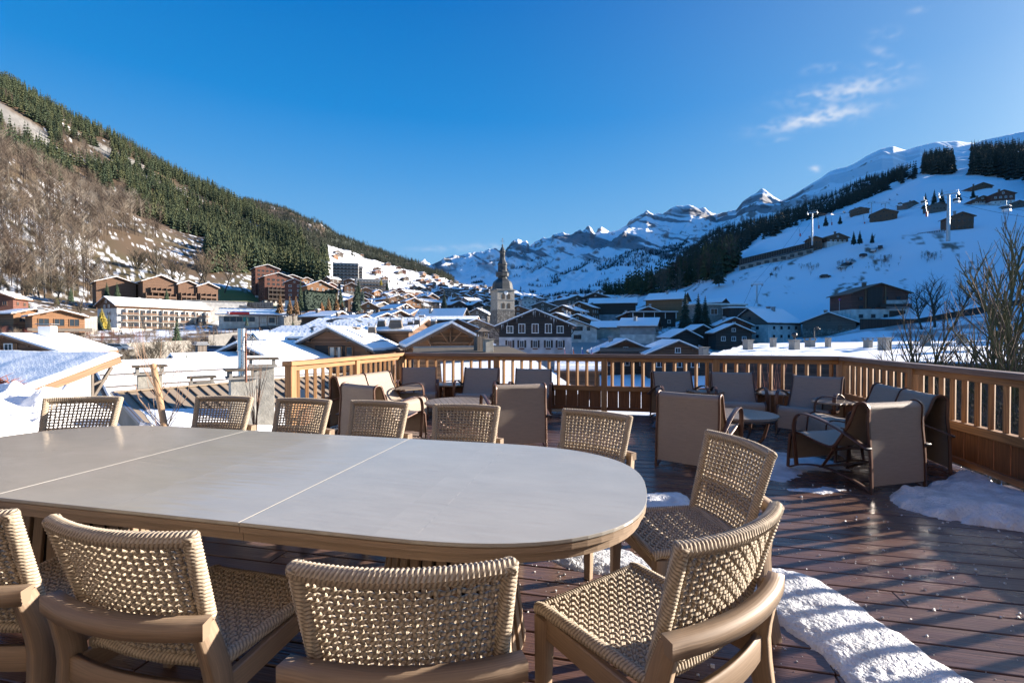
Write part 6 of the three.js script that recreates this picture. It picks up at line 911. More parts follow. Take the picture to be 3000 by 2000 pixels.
for (const a of [
  ['tall dark columnar conifer in the middle of the left village', 880, 815, 918, 205, 'slim', 'needles'], ['large spruce right of the rust red round tree', 1043, 830, 915, 200, 'spruce', 'needles_dark'], ['spruce beside the two brown larches', 997, 835, 905, 212, 'spruce', 'needles_dark'], ['dark spruce behind the large one', 1050, 815, 880, 240, 'spruce', 'needles_dark'],
  ['leftmost brown larch by the churchyard wall', 820, 855, 922, 200, 'larch', 'needles_brown'], ['middle brown larch by the churchyard wall', 848, 862, 922, 198, 'larch', 'needles_brown'], ['brown larch touching the columnar conifer', 866, 862, 922, 196, 'larch', 'needles_brown'], ['left of the two golden brown larches', 962, 866, 915, 205, 'larch', 'needles_brown'], ['right of the two golden brown larches', 985, 858, 915, 208, 'larch', 'needles_brown'],
  ['rust red cone shaped tree in front of the dark hedge', 942, 882, 920, 195, 'bush', 'needles_rust'], ['golden brown small tree beside the spruces', 1002, 885, 915, 200, 'bush', 'needles_rust'],
  ['fir in front of the long white residence', 517, 932, 1022, 118, 'spruce', 'needles'], ['golden yellow conifer by the corner of the white residence', 298, 903, 962, 165, 'bush', 'needles_gold'], ['rounded dark conifer under the golden one', 290, 928, 968, 163, 'bush', 'needles_dark'], ['olive egg shaped conifer in front of the white residence', 318, 916, 968, 163, 'slim', 'needles_olive'], ['left young fir before the brown chalet flank', 312, 826, 878, 222, 'spruce', 'needles'], ['right young fir before the brown chalet flank', 342, 826, 876, 222, 'spruce', 'needles'], ['small fir before the three balconied chalets', 487, 843, 880, 228, 'spruce', 'needles'],
  ['dark clipped cone by the road below the supermarket', 858, 938, 984, 120, 'bush', 'needles'], ['small yellow clipped cone on the roadside', 803, 968, 982, 118, 'bush', 'needles_gold'], ['dark bushy yew beside the stone wall', 942, 930, 972, 140, 'broad', 'needles_dark'], ['small thuja left of the orange chalet', 545, 1028, 1066, 44, 'slim', 'needles_olive'],
  ['tall spruce left of the church among the snowy roofs', 1301, 852, 905, 260, 'spruce', 'needles_dark'], ['largest of the three spruces beside the timber building', 2008, 855, 975, 152, 'spruce', 'needles_dark'], ['middle of the three spruces beside the timber building', 2046, 857, 962, 160, 'spruce', 'needles_dark'], ['right of the three spruces beside the timber building', 2066, 865, 965, 156, 'spruce', 'needles_dark'],
  ['lone dark spruce on the snowy bank at the end of the wood', 2107, 740, 833, 235, 'spruce', 'needles_dark'], ['small spruce on the snow at the foot of the wood', 1917, 832, 853, 250, 'broad', 'needles_dark'],
  ['left of the two firs standing alone on the piste', 2420, 630, 662, 330, 'broad', 'needles_dark'], ['right of the two firs standing alone on the piste', 2462, 630, 656, 340, 'broad', 'needles_dark'], ['big fir left of the stone chalet on the piste', 2712, 565, 622, 300, 'spruce', 'needles_dark'], ['second fir beside the stone chalet on the piste', 2738, 555, 620, 305, 'spruce', 'needles_dark'], ['third fir behind the stone chalet on the piste', 2760, 553, 612, 310, 'spruce', 'needles_dark'], ['fir right of the tall pylon head', 2810, 556, 590, 320, 'broad', 'needles_dark'], ['fir above the chalets at the right edge', 2852, 552, 584, 330, 'broad', 'needles_dark'],
  ['left spruce of the dark clump beside the restaurant chalet', 2502, 676, 716, 215, 'spruce', 'needles_dark'], ['middle spruce of the dark clump beside the restaurant chalet', 2520, 674, 714, 214, 'spruce', 'needles_dark'], ['right spruce of the dark clump beside the restaurant chalet', 2556, 680, 712, 212, 'spruce', 'needles_dark'], ['blue green spruce below the hanging hedge of the apartment row', 1062, 842, 905, 225, 'spruce', 'needles_blue'], ['yellow larch at the foot of the apartment row', 1116, 812, 836, 420, 'larch', 'needles_gold'], ['dark pair of thujas at the end of the apartment row', 1134, 820, 850, 400, 'spruce', 'needles_dark'],
  ['young spruce on the snow right of the white residence', 722, 925, 955, 185, 'spruce', 'needles_blue'], ['olive shrub on the grass bank behind the stone terrace chalet', 165, 868, 890, 200, 'bush', 'needles_olive'], ['dark shrub by the left house on the grass bank', 82, 888, 910, 170, 'bush', 'needles_olive'], ['conifer at the foot of the bare slope', 206, 838, 885, 215, 'spruce', 'needles'],
]) conifer(...a);
{ // dark clipped hedge wall in the village
  const q = rng(31), b = new B(), a = at(890, 905, 235), e = at(985, 900, 250); for (let i = 0; i < 5200; i++) { const f = q(), h = q(), p = a.clone().lerp(e, f), top = 9.5 + 1.2 * Math.sin(f * 9) * 0.4, y = p.y - 1 + h * top, z = (q() - 0.5) * 3, s = 0.5 + 0.4 * q(), c = q() * 6.28; b.tri([p.x + Math.cos(c) * s, y, p.z + z], [p.x - Math.sin(c) * s, y + s, p.z + z + 0.2], [p.x - Math.cos(c) * s, y - 0.2, p.z + z + s * 0.5]); }
  const g = thing('hedge', 'tall dark evergreen hedge between the brown residence and the larches', 'hedge'); mesh('foliage', b.geo(), M.needles_dark, g); const c = new B(), m = a.clone().lerp(e, 0.5); c.at(m.x, m.y + 3.4, m.z, -Math.atan2(e.z - a.z, e.x - a.x)).box(0, 0, 0, a.distanceTo(e), 8.6, 2.2); mesh('core', c.geo(), M.needles_dark, g);
}
// bare single trees
const bareBig = [branchGeo(1, 0.75, 41, 3, 0.028, 9, 5, 1, 0.55, 0.0022), branchGeo(1, 0.7, 42, 3, 0.024, 9, 5, 2, 0.6, 0.0022), branchGeo(1, 0.85, 43, 3, 0.026, 8, 5, 3, 0.5, 0.0022)];
function bareTree(label, x, yTop, yBase, d, k = 0, m = 'bark', tw = 'hair_twigs', turn) { const b = at(x, yBase, d), h = at(x, yTop, d).y - b.y, g = thing('bare_tree', label, 'tree', 'leafless single trees', b, turn ?? x * 0.37); const c = mesh('trunk', bareBig[k][0], M[m], g), t = mesh('crown', bareBig[k][1], M[tw], g); c.scale.setScalar(h); t.scale.setScalar(h); return g; }
for (const a of [
  ['pale leafless tree on the lawn above the stone terrace chalet', 215, 848, 918, 195, 1], ['leafless tree group at the far left foot of the slope', 45, 770, 862, 225, 1], ['leafless tree over the grass bank on the left', 130, 760, 856, 235, 2], ['leafless tree before the stone terrace wall', 148, 945, 1012, 110, 0], ['leafless tree in the red shrub bank', 205, 955, 1030, 98, 1], ['leafless tree right of the lamp post', 320, 975, 1032, 96, 0], ['leafless tree below the white residence wall', 480, 965, 1040, 100, 2], ['leafless tree right of the fir', 568, 965, 1040, 105, 1], ['leafless tree beside the lower road', 588, 975, 1046, 98, 2], ['leafless tree above the white roof corner', 385, 985, 1062, 72, 2], ['leafless tree behind the flat white roof', 420, 1000, 1070, 64, 1], ['leafless tree below the road bend', 455, 985, 1060, 76, 0],
  ['broad leafless tree at the edge of the wooded spur', 1955, 765, 846, 250, 2], ['leafless tree in the village copse left of the spruce', 1258, 862, 918, 240, 2], ['leafless tree in the village copse near the apartment row', 1155, 845, 900, 250, 1], ['bare tree above the three balconied chalets', 545, 700, 820, 300, 1], ['bare tree on the slope over the middle gable', 480, 690, 805, 320, 2], ['bare tree on the slope over the wide gable', 395, 690, 800, 320, 0], ['bare tree right of the balconied chalets', 630, 720, 826, 300, 1],
  ['dark leafless tree beside the modern chalet on the bank', 2745, 765, 922, 118, 2, 'bark', 'twig'], ['leafless tree below the dark barn on the bank', 2560, 680, 705, 215, 0, 'bark', 'twig'],
]) bareTree(...a);
{ // fruit trees and bushes on the pasture and bank, each a small thing
  const q = rng(61); const spots = []; for (let i = 0; i < 26; i++) spots.push([lerp(960, 1290, q()), 0, 0]); spots.forEach(([x], i) => { const y = lerp(745, 850, (x - 960) / 330) + rr(-6, 28, q), p = hit(x, y, 250); if (!p) return; const g = thing('orchard_tree', 'small leafless orchard tree on the snowy pasture beyond the village', 'tree', 'orchard trees on the pasture', p, i); const h = rr(5, 9, q), a = mesh('trunk', bareBig[i % 3][0], M.bark, g), b = mesh('crown', bareBig[i % 3][1], M.hair_twigs, g); a.scale.setScalar(h); b.scale.setScalar(h); });
  const L = []; for (let i = 0; i < 420; i++) { const x = lerp(2000, 2760, q()), y = x < 2150 ? lerp(800, 835, q()) : lerp(lerp(800, 745, (x - 2150) / 600), lerp(830, 770, (x - 2150) / 600), Math.pow(q(), 1.5)); if (fbm(x / 40, y / 30, 3, 5) < 0.5) continue; const p = hit(x, y, 100); if (p) L.push([p, rr(0.8, 2.4, q), rr(0.9, 1.5, q), mix3([0.10, 0.07, 0.05], [0.17, 0.12, 0.08], q())]); }
  for (let i = 0; i < 500; i++) { const x = lerp(-60, 640, q()), y = lerp(968, 1046, q()), p = hit(x, y, 40); if (p) L.push([p, rr(1.2, 3.4, q), rr(0.9, 1.5, q), x < 420 && y < 1020 && q() < 0.6 ? [0.12, 0.035, 0.025] : mix3([0.15, 0.11, 0.08], [0.22, 0.17, 0.12], q())]); }
  forest('shrubs', 'low leafless shrubs on the banks', [bareFar(91, 40), bareFar(92, 46)], M.inst, L);
}
// ---------- big bare trees and hedge right of the terrace ----------
{
  const mk = (label, x, d, yBaseM, h, seed, stems, turn, sp) => { const p = at(x, 1000, d); p.y = yBaseM; const [a, b] = branchGeo(h, sp, seed, 3, h * 0.015, 9, 6, stems, 0.5, 0.013), g = thing('bare_tree', label, 'tree', 'leafless single trees', p, turn); mesh('trunk', a, M.bark_moss, g); mesh('crown', b, M.twig, g); };
  mk('large mossy leafless tree with several stems behind the right railing', 2935, 15.5, -6, 10.6, 205, 4, 0.4, 0.5); mk('leafless tree rising at the right edge behind the railing', 3110, 19, -6, 12, 111, 3, 1.2, 0.45); mk('wide leafless shrub tree leaning left behind the right railing', 2840, 14, -5.5, 6.6, 302, 4, 2.2, 0.75);
  const q = rng(19), tw = new B(), lf = new B(); for (let i = 0; i < 1700; i++) { const x = lerp(1990, 3400, q()), d = lerp(11.5, 15.5, q()) + (x < 2500 ? 4 : 0), p = at(x, 1100, d); p.y = -6.4 + 0.4 * q(); const top = lerp(4.6, 6.0, sst(2200, 2900, x)) * (0.72 + 0.34 * q()), a = q() * 6.28, l = 0.35 * q(); const P = [p.clone(), V(p.x + Math.cos(a) * l, p.y + top * 0.5, p.z + Math.sin(a) * l), V(p.x + Math.cos(a + 0.6) * l * 2.2, p.y + top, p.z + Math.sin(a + 0.6) * l * 2.2)]; P.forEach((v, k) => { v.w = [1, 0.7, 0.25][k]; }); tw.tube(P, 0.011, 3); for (let k = 0; k < 5; k++) { const f = 0.35 + 0.65 * q(), s = P[1].clone().lerp(P[2], f), c = q() * 6.28; tw.tri([s.x, s.y, s.z], [s.x + 0.008, s.y + 0.01, s.z], [s.x + Math.cos(c) * 0.5, s.y + 0.35, s.z + Math.sin(c) * 0.5]); if (k < 3 && q() < 0.8) { const e = 0.035 + 0.03 * q(), o = V(s.x + (q() - 0.5) * 0.5, s.y + 0.3 * q() - 0.2, s.z + (q() - 0.5) * 0.5); lf.tri([o.x, o.y, o.z], [o.x + e, o.y + e * 0.5, o.z + e * 0.4], [o.x + e * 0.2, o.y + e * 1.3, o.z - e * 0.5]); } } }
  const g = thing('beech_hedge', 'tangled hedge with dry brown leaves below the right railing', 'hedge'); mesh('twigs', tw.geo(), M.twig, g); mesh('foliage', lf.geo(), mat('dry_leaf', [0.34, 0.185, 0.08], { roughness: 0.8 }), g);
  // thin shrubs with seed heads before the big snow roof
  for (const [x, d, h, s] of [[2225, 20, 5.2, 1], [2315, 19, 5.9, 2], [2395, 19, 5.6, 3], [2455, 18, 6.1, 4], [2515, 18, 6.1, 5], [2130, 22, 4.9, 6]]) { const p = at(x, 1000, d); p.y = -5.4; const [a, b] = branchGeo(h, 0.35, 400 + s, 2, 0.02, 8, 4, 3, 1.0, 0.01), t = thing('thin_shrub', ['slim bare shrub left of the small roof chimneys', 'slim bare shrub in front of the rooftop chimney with the cowl', 'slim bare shrub in the middle of the big snowy roof', 'slim bare shrub left of the roof edge', 'slim bare shrub nearest the right far post', 'slim bare shrub behind the fourth bay of the far railing'][s - 1], 'shrub', null, p, s); mesh('stem', a, M.twig, t); mesh('twigs', b, M.twig_red, t); }
}
for (const [i, x, z, h] of [[0, 54, -33, 12], [1, 58, -37.5, 14], [2, 60, -43, 13], [0, 66, -49, 14], [1, 72, -42, 15], [2, 72, -58, 15], [0, 78, -52, 16], [1, 80, -64, 16]]) { const g = thing('conifer_tree', 'spruce beyond the right edge whose shadow streaks the big snowy roof', 'tree', 'spruces beyond the right edge', V(x, ground(x, z), z), i + x); const c = mesh('trunk', trunkG, M.bark, g), t = mesh('crown', cGeo.spruce, M.needles_dark, g); c.scale.setScalar(h); t.scale.setScalar(h); }
// ---------- neighbouring roofs close to the terrace ----------
{ // big low snow roof on the right
  const g = thing('low_house', 'wide low house with a snow covered roof and chimneys beyond the right railing', 'house'), p = (x, y, d) => at(x, y, d), A = p(2070, 1042, 44), Bq = p(3300, 1075, 27), C = p(3300, 992, 62), D = p(2200, 1006, 66);
  const quad3 = (b, a, c, e, f, n, m, amp) => { const id = []; for (let i = 0; i <= n; i++) { const r = []; for (let j = 0; j <= m; j++) { const s = i / n, t = j / m, q = a.clone().lerp(c, s).lerp(f.clone().lerp(e, s), t); r.push(b.v(q.x, q.y + amp * (fbm(q.x * 0.8, q.z * 1.6, 3, 51) - 0.5) + amp * 0.8 * Math.pow(Math.abs(Math.sin(t * 16)), 6), q.z, q.x, q.z)); } id.push(r); } for (let i = 0; i < n; i++) for (let j = 0; j < m; j++) b.i.push(id[i][j], id[i + 1][j], id[i][j + 1], id[i + 1][j], id[i + 1][j + 1], id[i][j + 1]); };
  const b = new B(); quad3(b, A, Bq, C, D, 90, 60, 0.16); mesh('roof_snow', b.geo(), M.snow, g);
  const w = new B(), dn = (v, k) => [v.x, v.y - k, v.z]; w.quad(dn(A, 6), dn(Bq, 6), dn(Bq, 0.15), dn(A, 0.15)).quad(dn(D, 6), dn(A, 6), dn(A, 0.15), dn(D, 0.15)); mesh('wall', w.geo(), M.wood_dark, g); const ev = new B(); ev.bar(V(A.x, A.y - 0.14, A.z), V(Bq.x, Bq.y - 0.14, Bq.z), 0.3, 0.18); mesh('eave', ev.geo(), M.fascia_grey, g);
}
function stoneChimney(label, x, yTop, d, w, h, caps, m = 'stucco', o = {}) {
  const p = at(x, yTop, d), g = thing('chimney', label, 'chimney', 'masonry chimneys on the near roofs', p, o.turn ?? 0.5), t = w * 0.62;
  mesh('shaft', new B().box(0, -h / 2 - 0.42 * w, 0, w, h, w, 0.01).geo(), M[m], g); mesh('slab', new B().box(0, -0.37 * w, 0, w * 1.28, 0.09 * w, w * 1.28, 0.01).geo(), M.concrete, g);
  if (caps) { for (const sx of [-1, 1]) for (const sz of [-1, 1]) mesh('pillar', new B().box(sx * t * 0.8, -0.18 * w, sz * t * 0.8, 0.13 * w, 0.3 * w, 0.13 * w, 0.005).geo(), M.concrete, g); mesh('cap_slab', new B().box(0, 0, 0, w * 1.42, 0.075 * w, w * 1.42, 0.01).geo(), M.moss_tile, g); }
  if (o.flue) { mesh('flue', new B().lathe([[0.14, -0.45], [0.14, 0.70], [0.175, 0.70], [0.175, 0.76], [0.15, 0.76], [0.15, 1.6], [0.135, 1.6], [0.135, 0.7]], 20).geo(), M.steel, g); }
  return g;
}
stoneChimney('white stucco chimney with mossy slabs and a shining metal flue', 708, 1082, 18.5, 0.84, 3.2, true, 'stucco_worn', { flue: 1, turn: 0.62 });
stoneChimney('pale block chimney with a mossy slab cap left of the larch railing', 768, 1050, 21, 0.9, 2.8, true, 'stucco_worn', { turn: 0.5 });
stoneChimney('white chimney with pillared mossy cap behind the slanted pole', 437, 1072, 23, 0.95, 1.9, true, 'stucco_worn', { turn: 0.7 });
stoneChimney('low mossy cap chimney between the pole and the metal flue', 590, 1104, 26, 0.95, 1.4, true, 'stucco_worn', { turn: 0.6 });
for (const [l, x, y, d, w, h, c] of [['chimney at the left end of the big snowy roof', 2192, 988, 52, 0.75, 1.2, 0], ['slim chimney before the white grey house', 2266, 985, 54, 0.5, 1.4, 0], ['chimney with a round metal cowl on the big snowy roof', 2328, 988, 50, 0.75, 1.6, 0], ['flat capped chimney left of the flood light', 2374, 990, 54, 0.75, 1.0, 1], ['slim pale chimney right of the flood light', 2427, 985, 54, 0.45, 1.2, 0], ['small capped chimney by the rising steam', 2544, 990, 50, 0.6, 0.9, 1], ['stout rendered chimney with a slate cap on the big snowy roof', 2593, 980, 46, 0.8, 1.9, 0], ['chimney hidden behind the bare branches on the right', 2712, 975, 52, 0.7, 1.2, 0], ['low chimney behind the bare branches further right', 2818, 972, 54, 0.7, 1.0, 0], ['chimney on the patchy snow roof chalet', 2062, 1010, 78, 1.1, 1.6, 0]]) { const g = stoneChimney(l, x, y, d, w, h, c, 'concrete', { turn: 0.3 }); if (l.includes('cowl')) mesh('cowl', new B().lathe([[0.1, -0.2], [0.1, 0.1], [0.24, 0.12], [0.28, 0.3], [0.2, 0.46], [0, 0.5]], 14).geo(), M.dark_metal, g); }
{ // white wall building with a mono slope snow roof, at the left
  const g = thing('bar_building', 'white walled bar building with a long sloping snow roof and timber edge', 'building'), d = 21, E = at(352, 1043, d), S = at(78, 1147, 17.8);
  const up = V(E.x - S.x, 0, E.z - S.z).normalize(), slope = (E.y - S.y) / Math.hypot(E.x - S.x, E.z - S.z), back = V(-0.96, 0, -0.27).normalize();
  const pt = (s, t, dy = 0) => V(S.x + up.x * s + back.x * t, S.y + slope * s + dy - 0.0 * t, S.z + up.z * s + back.z * t), Ls = Math.hypot(E.x - S.x, E.z - S.z), s0 = -2.2;
  const bd = new B(); bd.bar(pt(s0, 0, -0.15), pt(Ls, 0, -0.15), 0.06, 0.30, 0.005); mesh('fascia', bd.geo(), M.fascia_orange, g);
  const sn = new B(), id = [], n = 60, m = 40; for (let i = 0; i <= n; i++) { const r = []; for (let j = 0; j <= m; j++) { const s = lerp(s0, Ls + 0.06, i / n), t = lerp(-0.05, 14, Math.pow(j / m, 1.4)), ed = Math.min(1, j / 2) * Math.min(1, (n - i) / 1.5), q = pt(s, t, 0.02 + 0.22 * ed + (fbm(s * 1.2, t * 1.2, 3, 8) - 0.5) * 0.10 * ed); r.push(sn.v(q.x, q.y, q.z, s, t)); } id.push(r); } for (let i = 0; i < n; i++) for (let j = 0; j < m; j++) sn.i.push(id[i][j], id[i + 1][j], id[i][j + 1], id[i + 1][j], id[i + 1][j + 1], id[i][j + 1]); mesh('roof_snow', sn.geo(), M.snow, g);
  const ro = new B(), a3 = (v) => [v.x, v.y, v.z]; ro.quad(a3(pt(s0, 0, -0.02)), a3(pt(Ls, 0, -0.02)), a3(pt(Ls, 13, -0.02)), a3(pt(s0, 13, -0.02))); mesh('roof', ro.geo(), M.fascia, g);
  const w = new B(), k = Ls - 0.95; w.quad(a3(pt(s0, 0.35, -6)), [pt(k, 0.35).x, S.y - 6, pt(k, 0.35).z], a3(pt(k, 0.35, -0.1)), a3(pt(s0, 0.35, -0.1))); w.quad([pt(k, 0.35).x, S.y - 6, pt(k, 0.35).z], [pt(k, 9).x, S.y - 6, pt(k, 9).z], a3(pt(k, 9, -0.1)), a3(pt(k, 0.35, -0.1))); mesh('wall', w.geo(), M.stucco_bright ?? mat('stucco_bright', [0.80, 0.77, 0.72], { map: rep(T_noise, 0.25), roughness: 0.95 }), g);
  // faint remains of the painted word
  const bar = new B(), L = (s, y, w2, h2, rz = 0) => { const q = pt(s, 0.335); bar.at(q.x, y, q.z, Math.atan2(up.x, up.z) - Math.PI / 2, 0, rz).box(0, 0, 0, w2, h2, 0.006); }; const s1 = k - 1.75, yb = S.y + slope * (k - 1.75) - 1.0; const H = 0.36;
  for (const [ds, dy, ww, hh, rz] of [[0, 0, 0.06, H, 0], [0.1, H / 2 - 0.03, 0.18, 0.05, 0], [0.1, 0, 0.16, 0.05, 0], [0.1, -H / 2 + 0.03, 0.18, 0.05, 0], [0.2, H / 4, 0.05, 0.13, 0], [0.21, -H / 4, 0.05, 0.13, 0], [0.42, 0, 0.06, H, -0.32], [0.54, 0, 0.06, H, 0.32], [0.48, -0.06, 0.14, 0.05, 0], [0.74, 0, 0.06, H, 0], [0.84, H / 2 - 0.03, 0.16, 0.05, 0], [0.84, 0, 0.16, 0.05, 0], [0.93, H / 4, 0.05, 0.13, 0], [0.9, -H / 4, 0.06, 0.2, 0.5]]) L(s1 + ds, yb + dy, ww, hh, rz);
  mesh('faded_lettering', bar.geo(), mat('faded', [0.70, 0.66, 0.60], { roughness: 0.95 }), g);
  const br = new B(), c0 = pt(k + 0.05, 0.4); br.bar(V(c0.x, c0.y - 2.6, c0.z), V(c0.x, c0.y - 0.2, c0.z), 0.12, 0.12); br.bar(V(c0.x, c0.y - 1.5, c0.z), pt(Ls - 0.1, 0.4, -0.45), 0.1, 0.12).bar(V(c0.x, c0.y - 0.9, c0.z), pt(Ls - 0.3, 0.4, -0.85), 0.08, 0.1); mesh('brace', br.geo(), M.weathered, g);
  const q = at(136, 1128, 20.2), ck = thing('wooden_chimney', 'boarded chimney with a curved metal hood on the white bar roof', 'chimney', 'chimneys on the snowy roofs', q, 0.7); const b = new B(), P = (sx, sz, y, r) => [sx * r, y, sz * r]; for (const [a, c] of [[[-1, 1], [1, 1]], [[1, 1], [1, -1]], [[1, -1], [-1, -1]], [[-1, -1], [-1, 1]]]) b.quad(P(...a, -0.5, 0.44), P(...c, -0.5, 0.44), P(...c, 0.42, 0.34), P(...a, 0.42, 0.34)); mesh('cladding', b.geo(), M.weathered, ck); mesh('chimney_cap', new B().box(0, 0.47, 0, 0.76, 0.1, 0.76).geo(), M.white, ck); const hd = new B(), nn = 12; for (let i = 0; i < nn; i++) { const A = i / nn * 2 - 1, C2 = (i + 1) / nn * 2 - 1, Y = (u) => 0.6 + 0.16 * Math.sqrt(Math.max(0, 1 - u * u * 0.95)); hd.quad([A * 0.46, Y(A), 0.42], [C2 * 0.46, Y(C2), 0.42], [C2 * 0.46, Y(C2), -0.42], [A * 0.46, Y(A), -0.42]); } hd.box(-0.36, 0.56, 0.3, 0.03, 0.16, 0.03).box(0.36, 0.56, 0.3, 0.03, 0.16, 0.03).box(-0.36, 0.56, -0.3, 0.03, 0.16, 0.03).box(0.36, 0.56, -0.3, 0.03, 0.16, 0.03); mesh('hood', hd.geo(), M.zinc, ck);
}
{ // brown standing seam metal roof below the terrace on the left
  const g = thing('metal_roof', 'brown standing seam metal roof with patches of snow below the left railing', 'roof'), A = at(330, 1150, 20), Bq = V(A.x + 0.54 * 13, A.y, A.z - 0.84 * 13), dn = V(0.84, -0.36, 0.54), D = A.clone().addScaledVector(dn, 8), C = Bq.clone().addScaledVector(dn, 8);
  const P = (s, t, dy = 0) => { const v = A.clone().lerp(Bq, s).addScaledVector(dn, 8 * t); v.y += dy; return v; }, a3 = (v) => [v.x, v.y, v.z];
  mesh('sheet', new B().quad(a3(P(0, 1)), a3(P(1, 1)), a3(P(1, 0)), a3(P(0, 0))).geo(), M.roof_brown, g);
  const N = 28; for (let i = 0; i <= N; i++) mesh('seam', new B().bar(P(i / N, 0, 0.03), P(i / N, 1, 0.03), 0.035, 0.07).geo(), M.roof_seam, g);
  mesh('ridge_cap', new B().bar(P(0, 0, 0.03), P(1, 0, 0.03), 0.24, 0.06).geo(), M.roof_brown, g); mesh('verge', new B().bar(P(0, 0, 0.0), P(0, 1, 0.0), 0.2, 0.12).geo(), M.zinc, g);
  const sn = (poly, th) => { const b = new B(), n = 26, id = []; for (let i = 0; i <= n; i++) { const r = []; for (let j = 0; j <= n; j++) { const u = i / n, v = j / n, s = lerp(lerp(poly[0][0], poly[1][0], u), lerp(poly[3][0], poly[2][0], u), v) + 0.012 * (vn(i * 0.6, j * 0.6, 3) - 0.5), t = lerp(lerp(poly[0][1], poly[1][1], u), lerp(poly[3][1], poly[2][1], u), v) + 0.03 * (vn(i * 0.5, j * 0.5, 9) - 0.5), e = Math.min(u, 1 - u, v, 1 - v) * 8, q = P(s, t, 0.01 + th * Math.sqrt(clamp(e)) + 0.04 * vn(i * 0.4, j * 0.4, 5) * clamp(e)); r.push(b.v(q.x, q.y, q.z, s * 8, t * 8)); } id.push(r); } for (let i = 0; i < n; i++) for (let j = 0; j < n; j++) b.i.push(id[i][j], id[i + 1][j], id[i][j + 1], id[i + 1][j], id[i + 1][j + 1], id[i][j + 1]); mesh('snow_patch', b.geo(), M.snow, g); };
  sn([[0.03, 0.22], [0.5, 0.42], [0.46, 0.98], [0.02, 0.98]], 0.2); sn([[0.56, 0.45], [0.98, 0.62], [0.98, 0.95], [0.6, 0.95]], 0.16);
  const sk = new B(), c = P(0.55, 0.3, 0.12); sk.at(c.x, c.y, c.z, 1.0, 0.34).box(0, 0, 0, 1.1, 0.1, 1.4); const m = mesh('skylight', sk.geo(), M.dark_metal, g); const gl = new B(); gl.at(c.x, c.y + 0.06, c.z, 1.0, 0.34).box(0, 0, 0, 0.9, 0.02, 1.2); mesh('pane', gl.geo(), M.glass, m);
  const wl = new B(); wl.quad([D.x, D.y - 6, D.z], [C.x, C.y - 6, C.z], a3(P(1, 1, -0.05)), a3(P(0, 1, -0.05))).quad([A.x, A.y - 8, A.z], [D.x, D.y - 6, D.z], a3(P(0, 1, -0.05)), a3(P(0, 0, -0.05))); mesh('wall', wl.geo(), M.concrete, g);
}
{ // mossy tiled roof with snow in front of the town hall
  const g = thing('tiled_roof_house', 'house with mossy brown tile roof and snow sheets just beyond the far railing', 'house'), A = at(1212, 1018, 36), Bq = at(1490, 1014, 36), C = at(1560, 1040, 30), D = at(1205, 1050, 28), a3 = (v, k = 0) => [v.x, v.y - k, v.z];
  mesh('roof', new B().quad(a3(D), a3(C), a3(Bq), a3(A)).geo(), M.moss_tile, g); mesh('ridge_cap', new B().bar(A, Bq, 0.3, 0.16).geo(), M.zinc, g);
  const E = at(1300, 1175, 22), G = at(1720, 1160, 24); mesh('roof_snow', new B().quad(a3(E), a3(G), a3(at(1560, 1050, 30)), a3(at(1290, 1058, 29))).geo(), M.snow, g); mesh('gutter', new B().bar(at(1300, 1120, 25), at(1580, 1098, 27), 0.16, 0.16).geo(), M.weathered, g); mesh('gutter', new B().bar(E, G, 0.2, 0.2).geo(), M.weathered, g);
  mesh('wall', new B().quad(a3(E, 6), a3(G, 6), a3(G), a3(E)).quad(a3(A, 6), a3(D, 6), a3(D), a3(A)).geo(), M.wood_dark, g);
  mesh('wooden_chimney', new B().at(at(1408, 1000, 33).x, at(1408, 1000, 33).y, at(1408, 1000, 33).z, 0.4).box(0, -0.2, 0, 0.75, 1.1, 0.75).geo(), M.weathered, g);
  const p = at(1412, 985, 33), hd = new B(); for (const sx of [-1, 1]) for (const sz of [-1, 1]) hd.at(p.x, p.y, p.z, 0.4).box(sx * 0.26, 0.12, sz * 0.26, 0.09, 0.42, 0.09); hd.at(p.x, p.y + 0.33, p.z, 0.4); for (const [a, c] of [[[-1, 1], [1, 1]], [[1, 1], [1, -1]], [[1, -1], [-1, -1]], [[-1, -1], [-1, 1]]]) hd.tri([a[0] * 0.46, 0, a[1] * 0.46], [c[0] * 0.46, 0, c[1] * 0.46], [0, 0.28, 0]); mesh('chimney_hood', hd.geo(), M.weathered, g);
}
stoneChimney('square block chimney beside the pillared wooden one on the mossy roof', 1430, 985, 32, 0.55, 1.2, false, 'stucco_worn', { turn: 0.4 });
{ // television aerial
  const g = thing('tv_aerial', 'rusty mast with tangled television aerials left of the larch railing', 'aerial', null, at(720, 1120, 17)), b = new B(), y0 = at(720, 1120, 17).y, Y = (y) => at(720, y, 17).y - y0; b.tube([V(0, 0, 0), V(0, Y(975), 0)], 0.035, 6); mesh('mast', b.geo(), M.rust, g);
  const e = new B(); for (const [yy, a, l] of [[998, 0.3, 0.75], [1006, -0.5, 0.6], [1012, 0.2, 0.85]]) { e.tube([V(-l * 0.25 * Math.cos(a), Y(yy), -0.3 * l * Math.sin(a)), V(l * Math.cos(a), Y(yy) + 0.08, l * Math.sin(a))], 0.012, 5); for (let i = 0; i < 6; i++) { const x = l * (0.2 + i * 0.15); e.tube([V(x * Math.cos(a), Y(yy) - 0.14 + 0.08, x * Math.sin(a) - 0.22), V(x * Math.cos(a), Y(yy) + 0.18, x * Math.sin(a) + 0.22)], 0.007, 4); } } e.tube([V(-0.05, Y(985), 0), V(-0.12, Y(1022), 0.1)], 0.016, 5).tube([V(0.3, Y(988), 0), V(0.12, Y(1030), 0)], 0.016, 5); mesh('element', e.geo(), M.pylon, g);
}
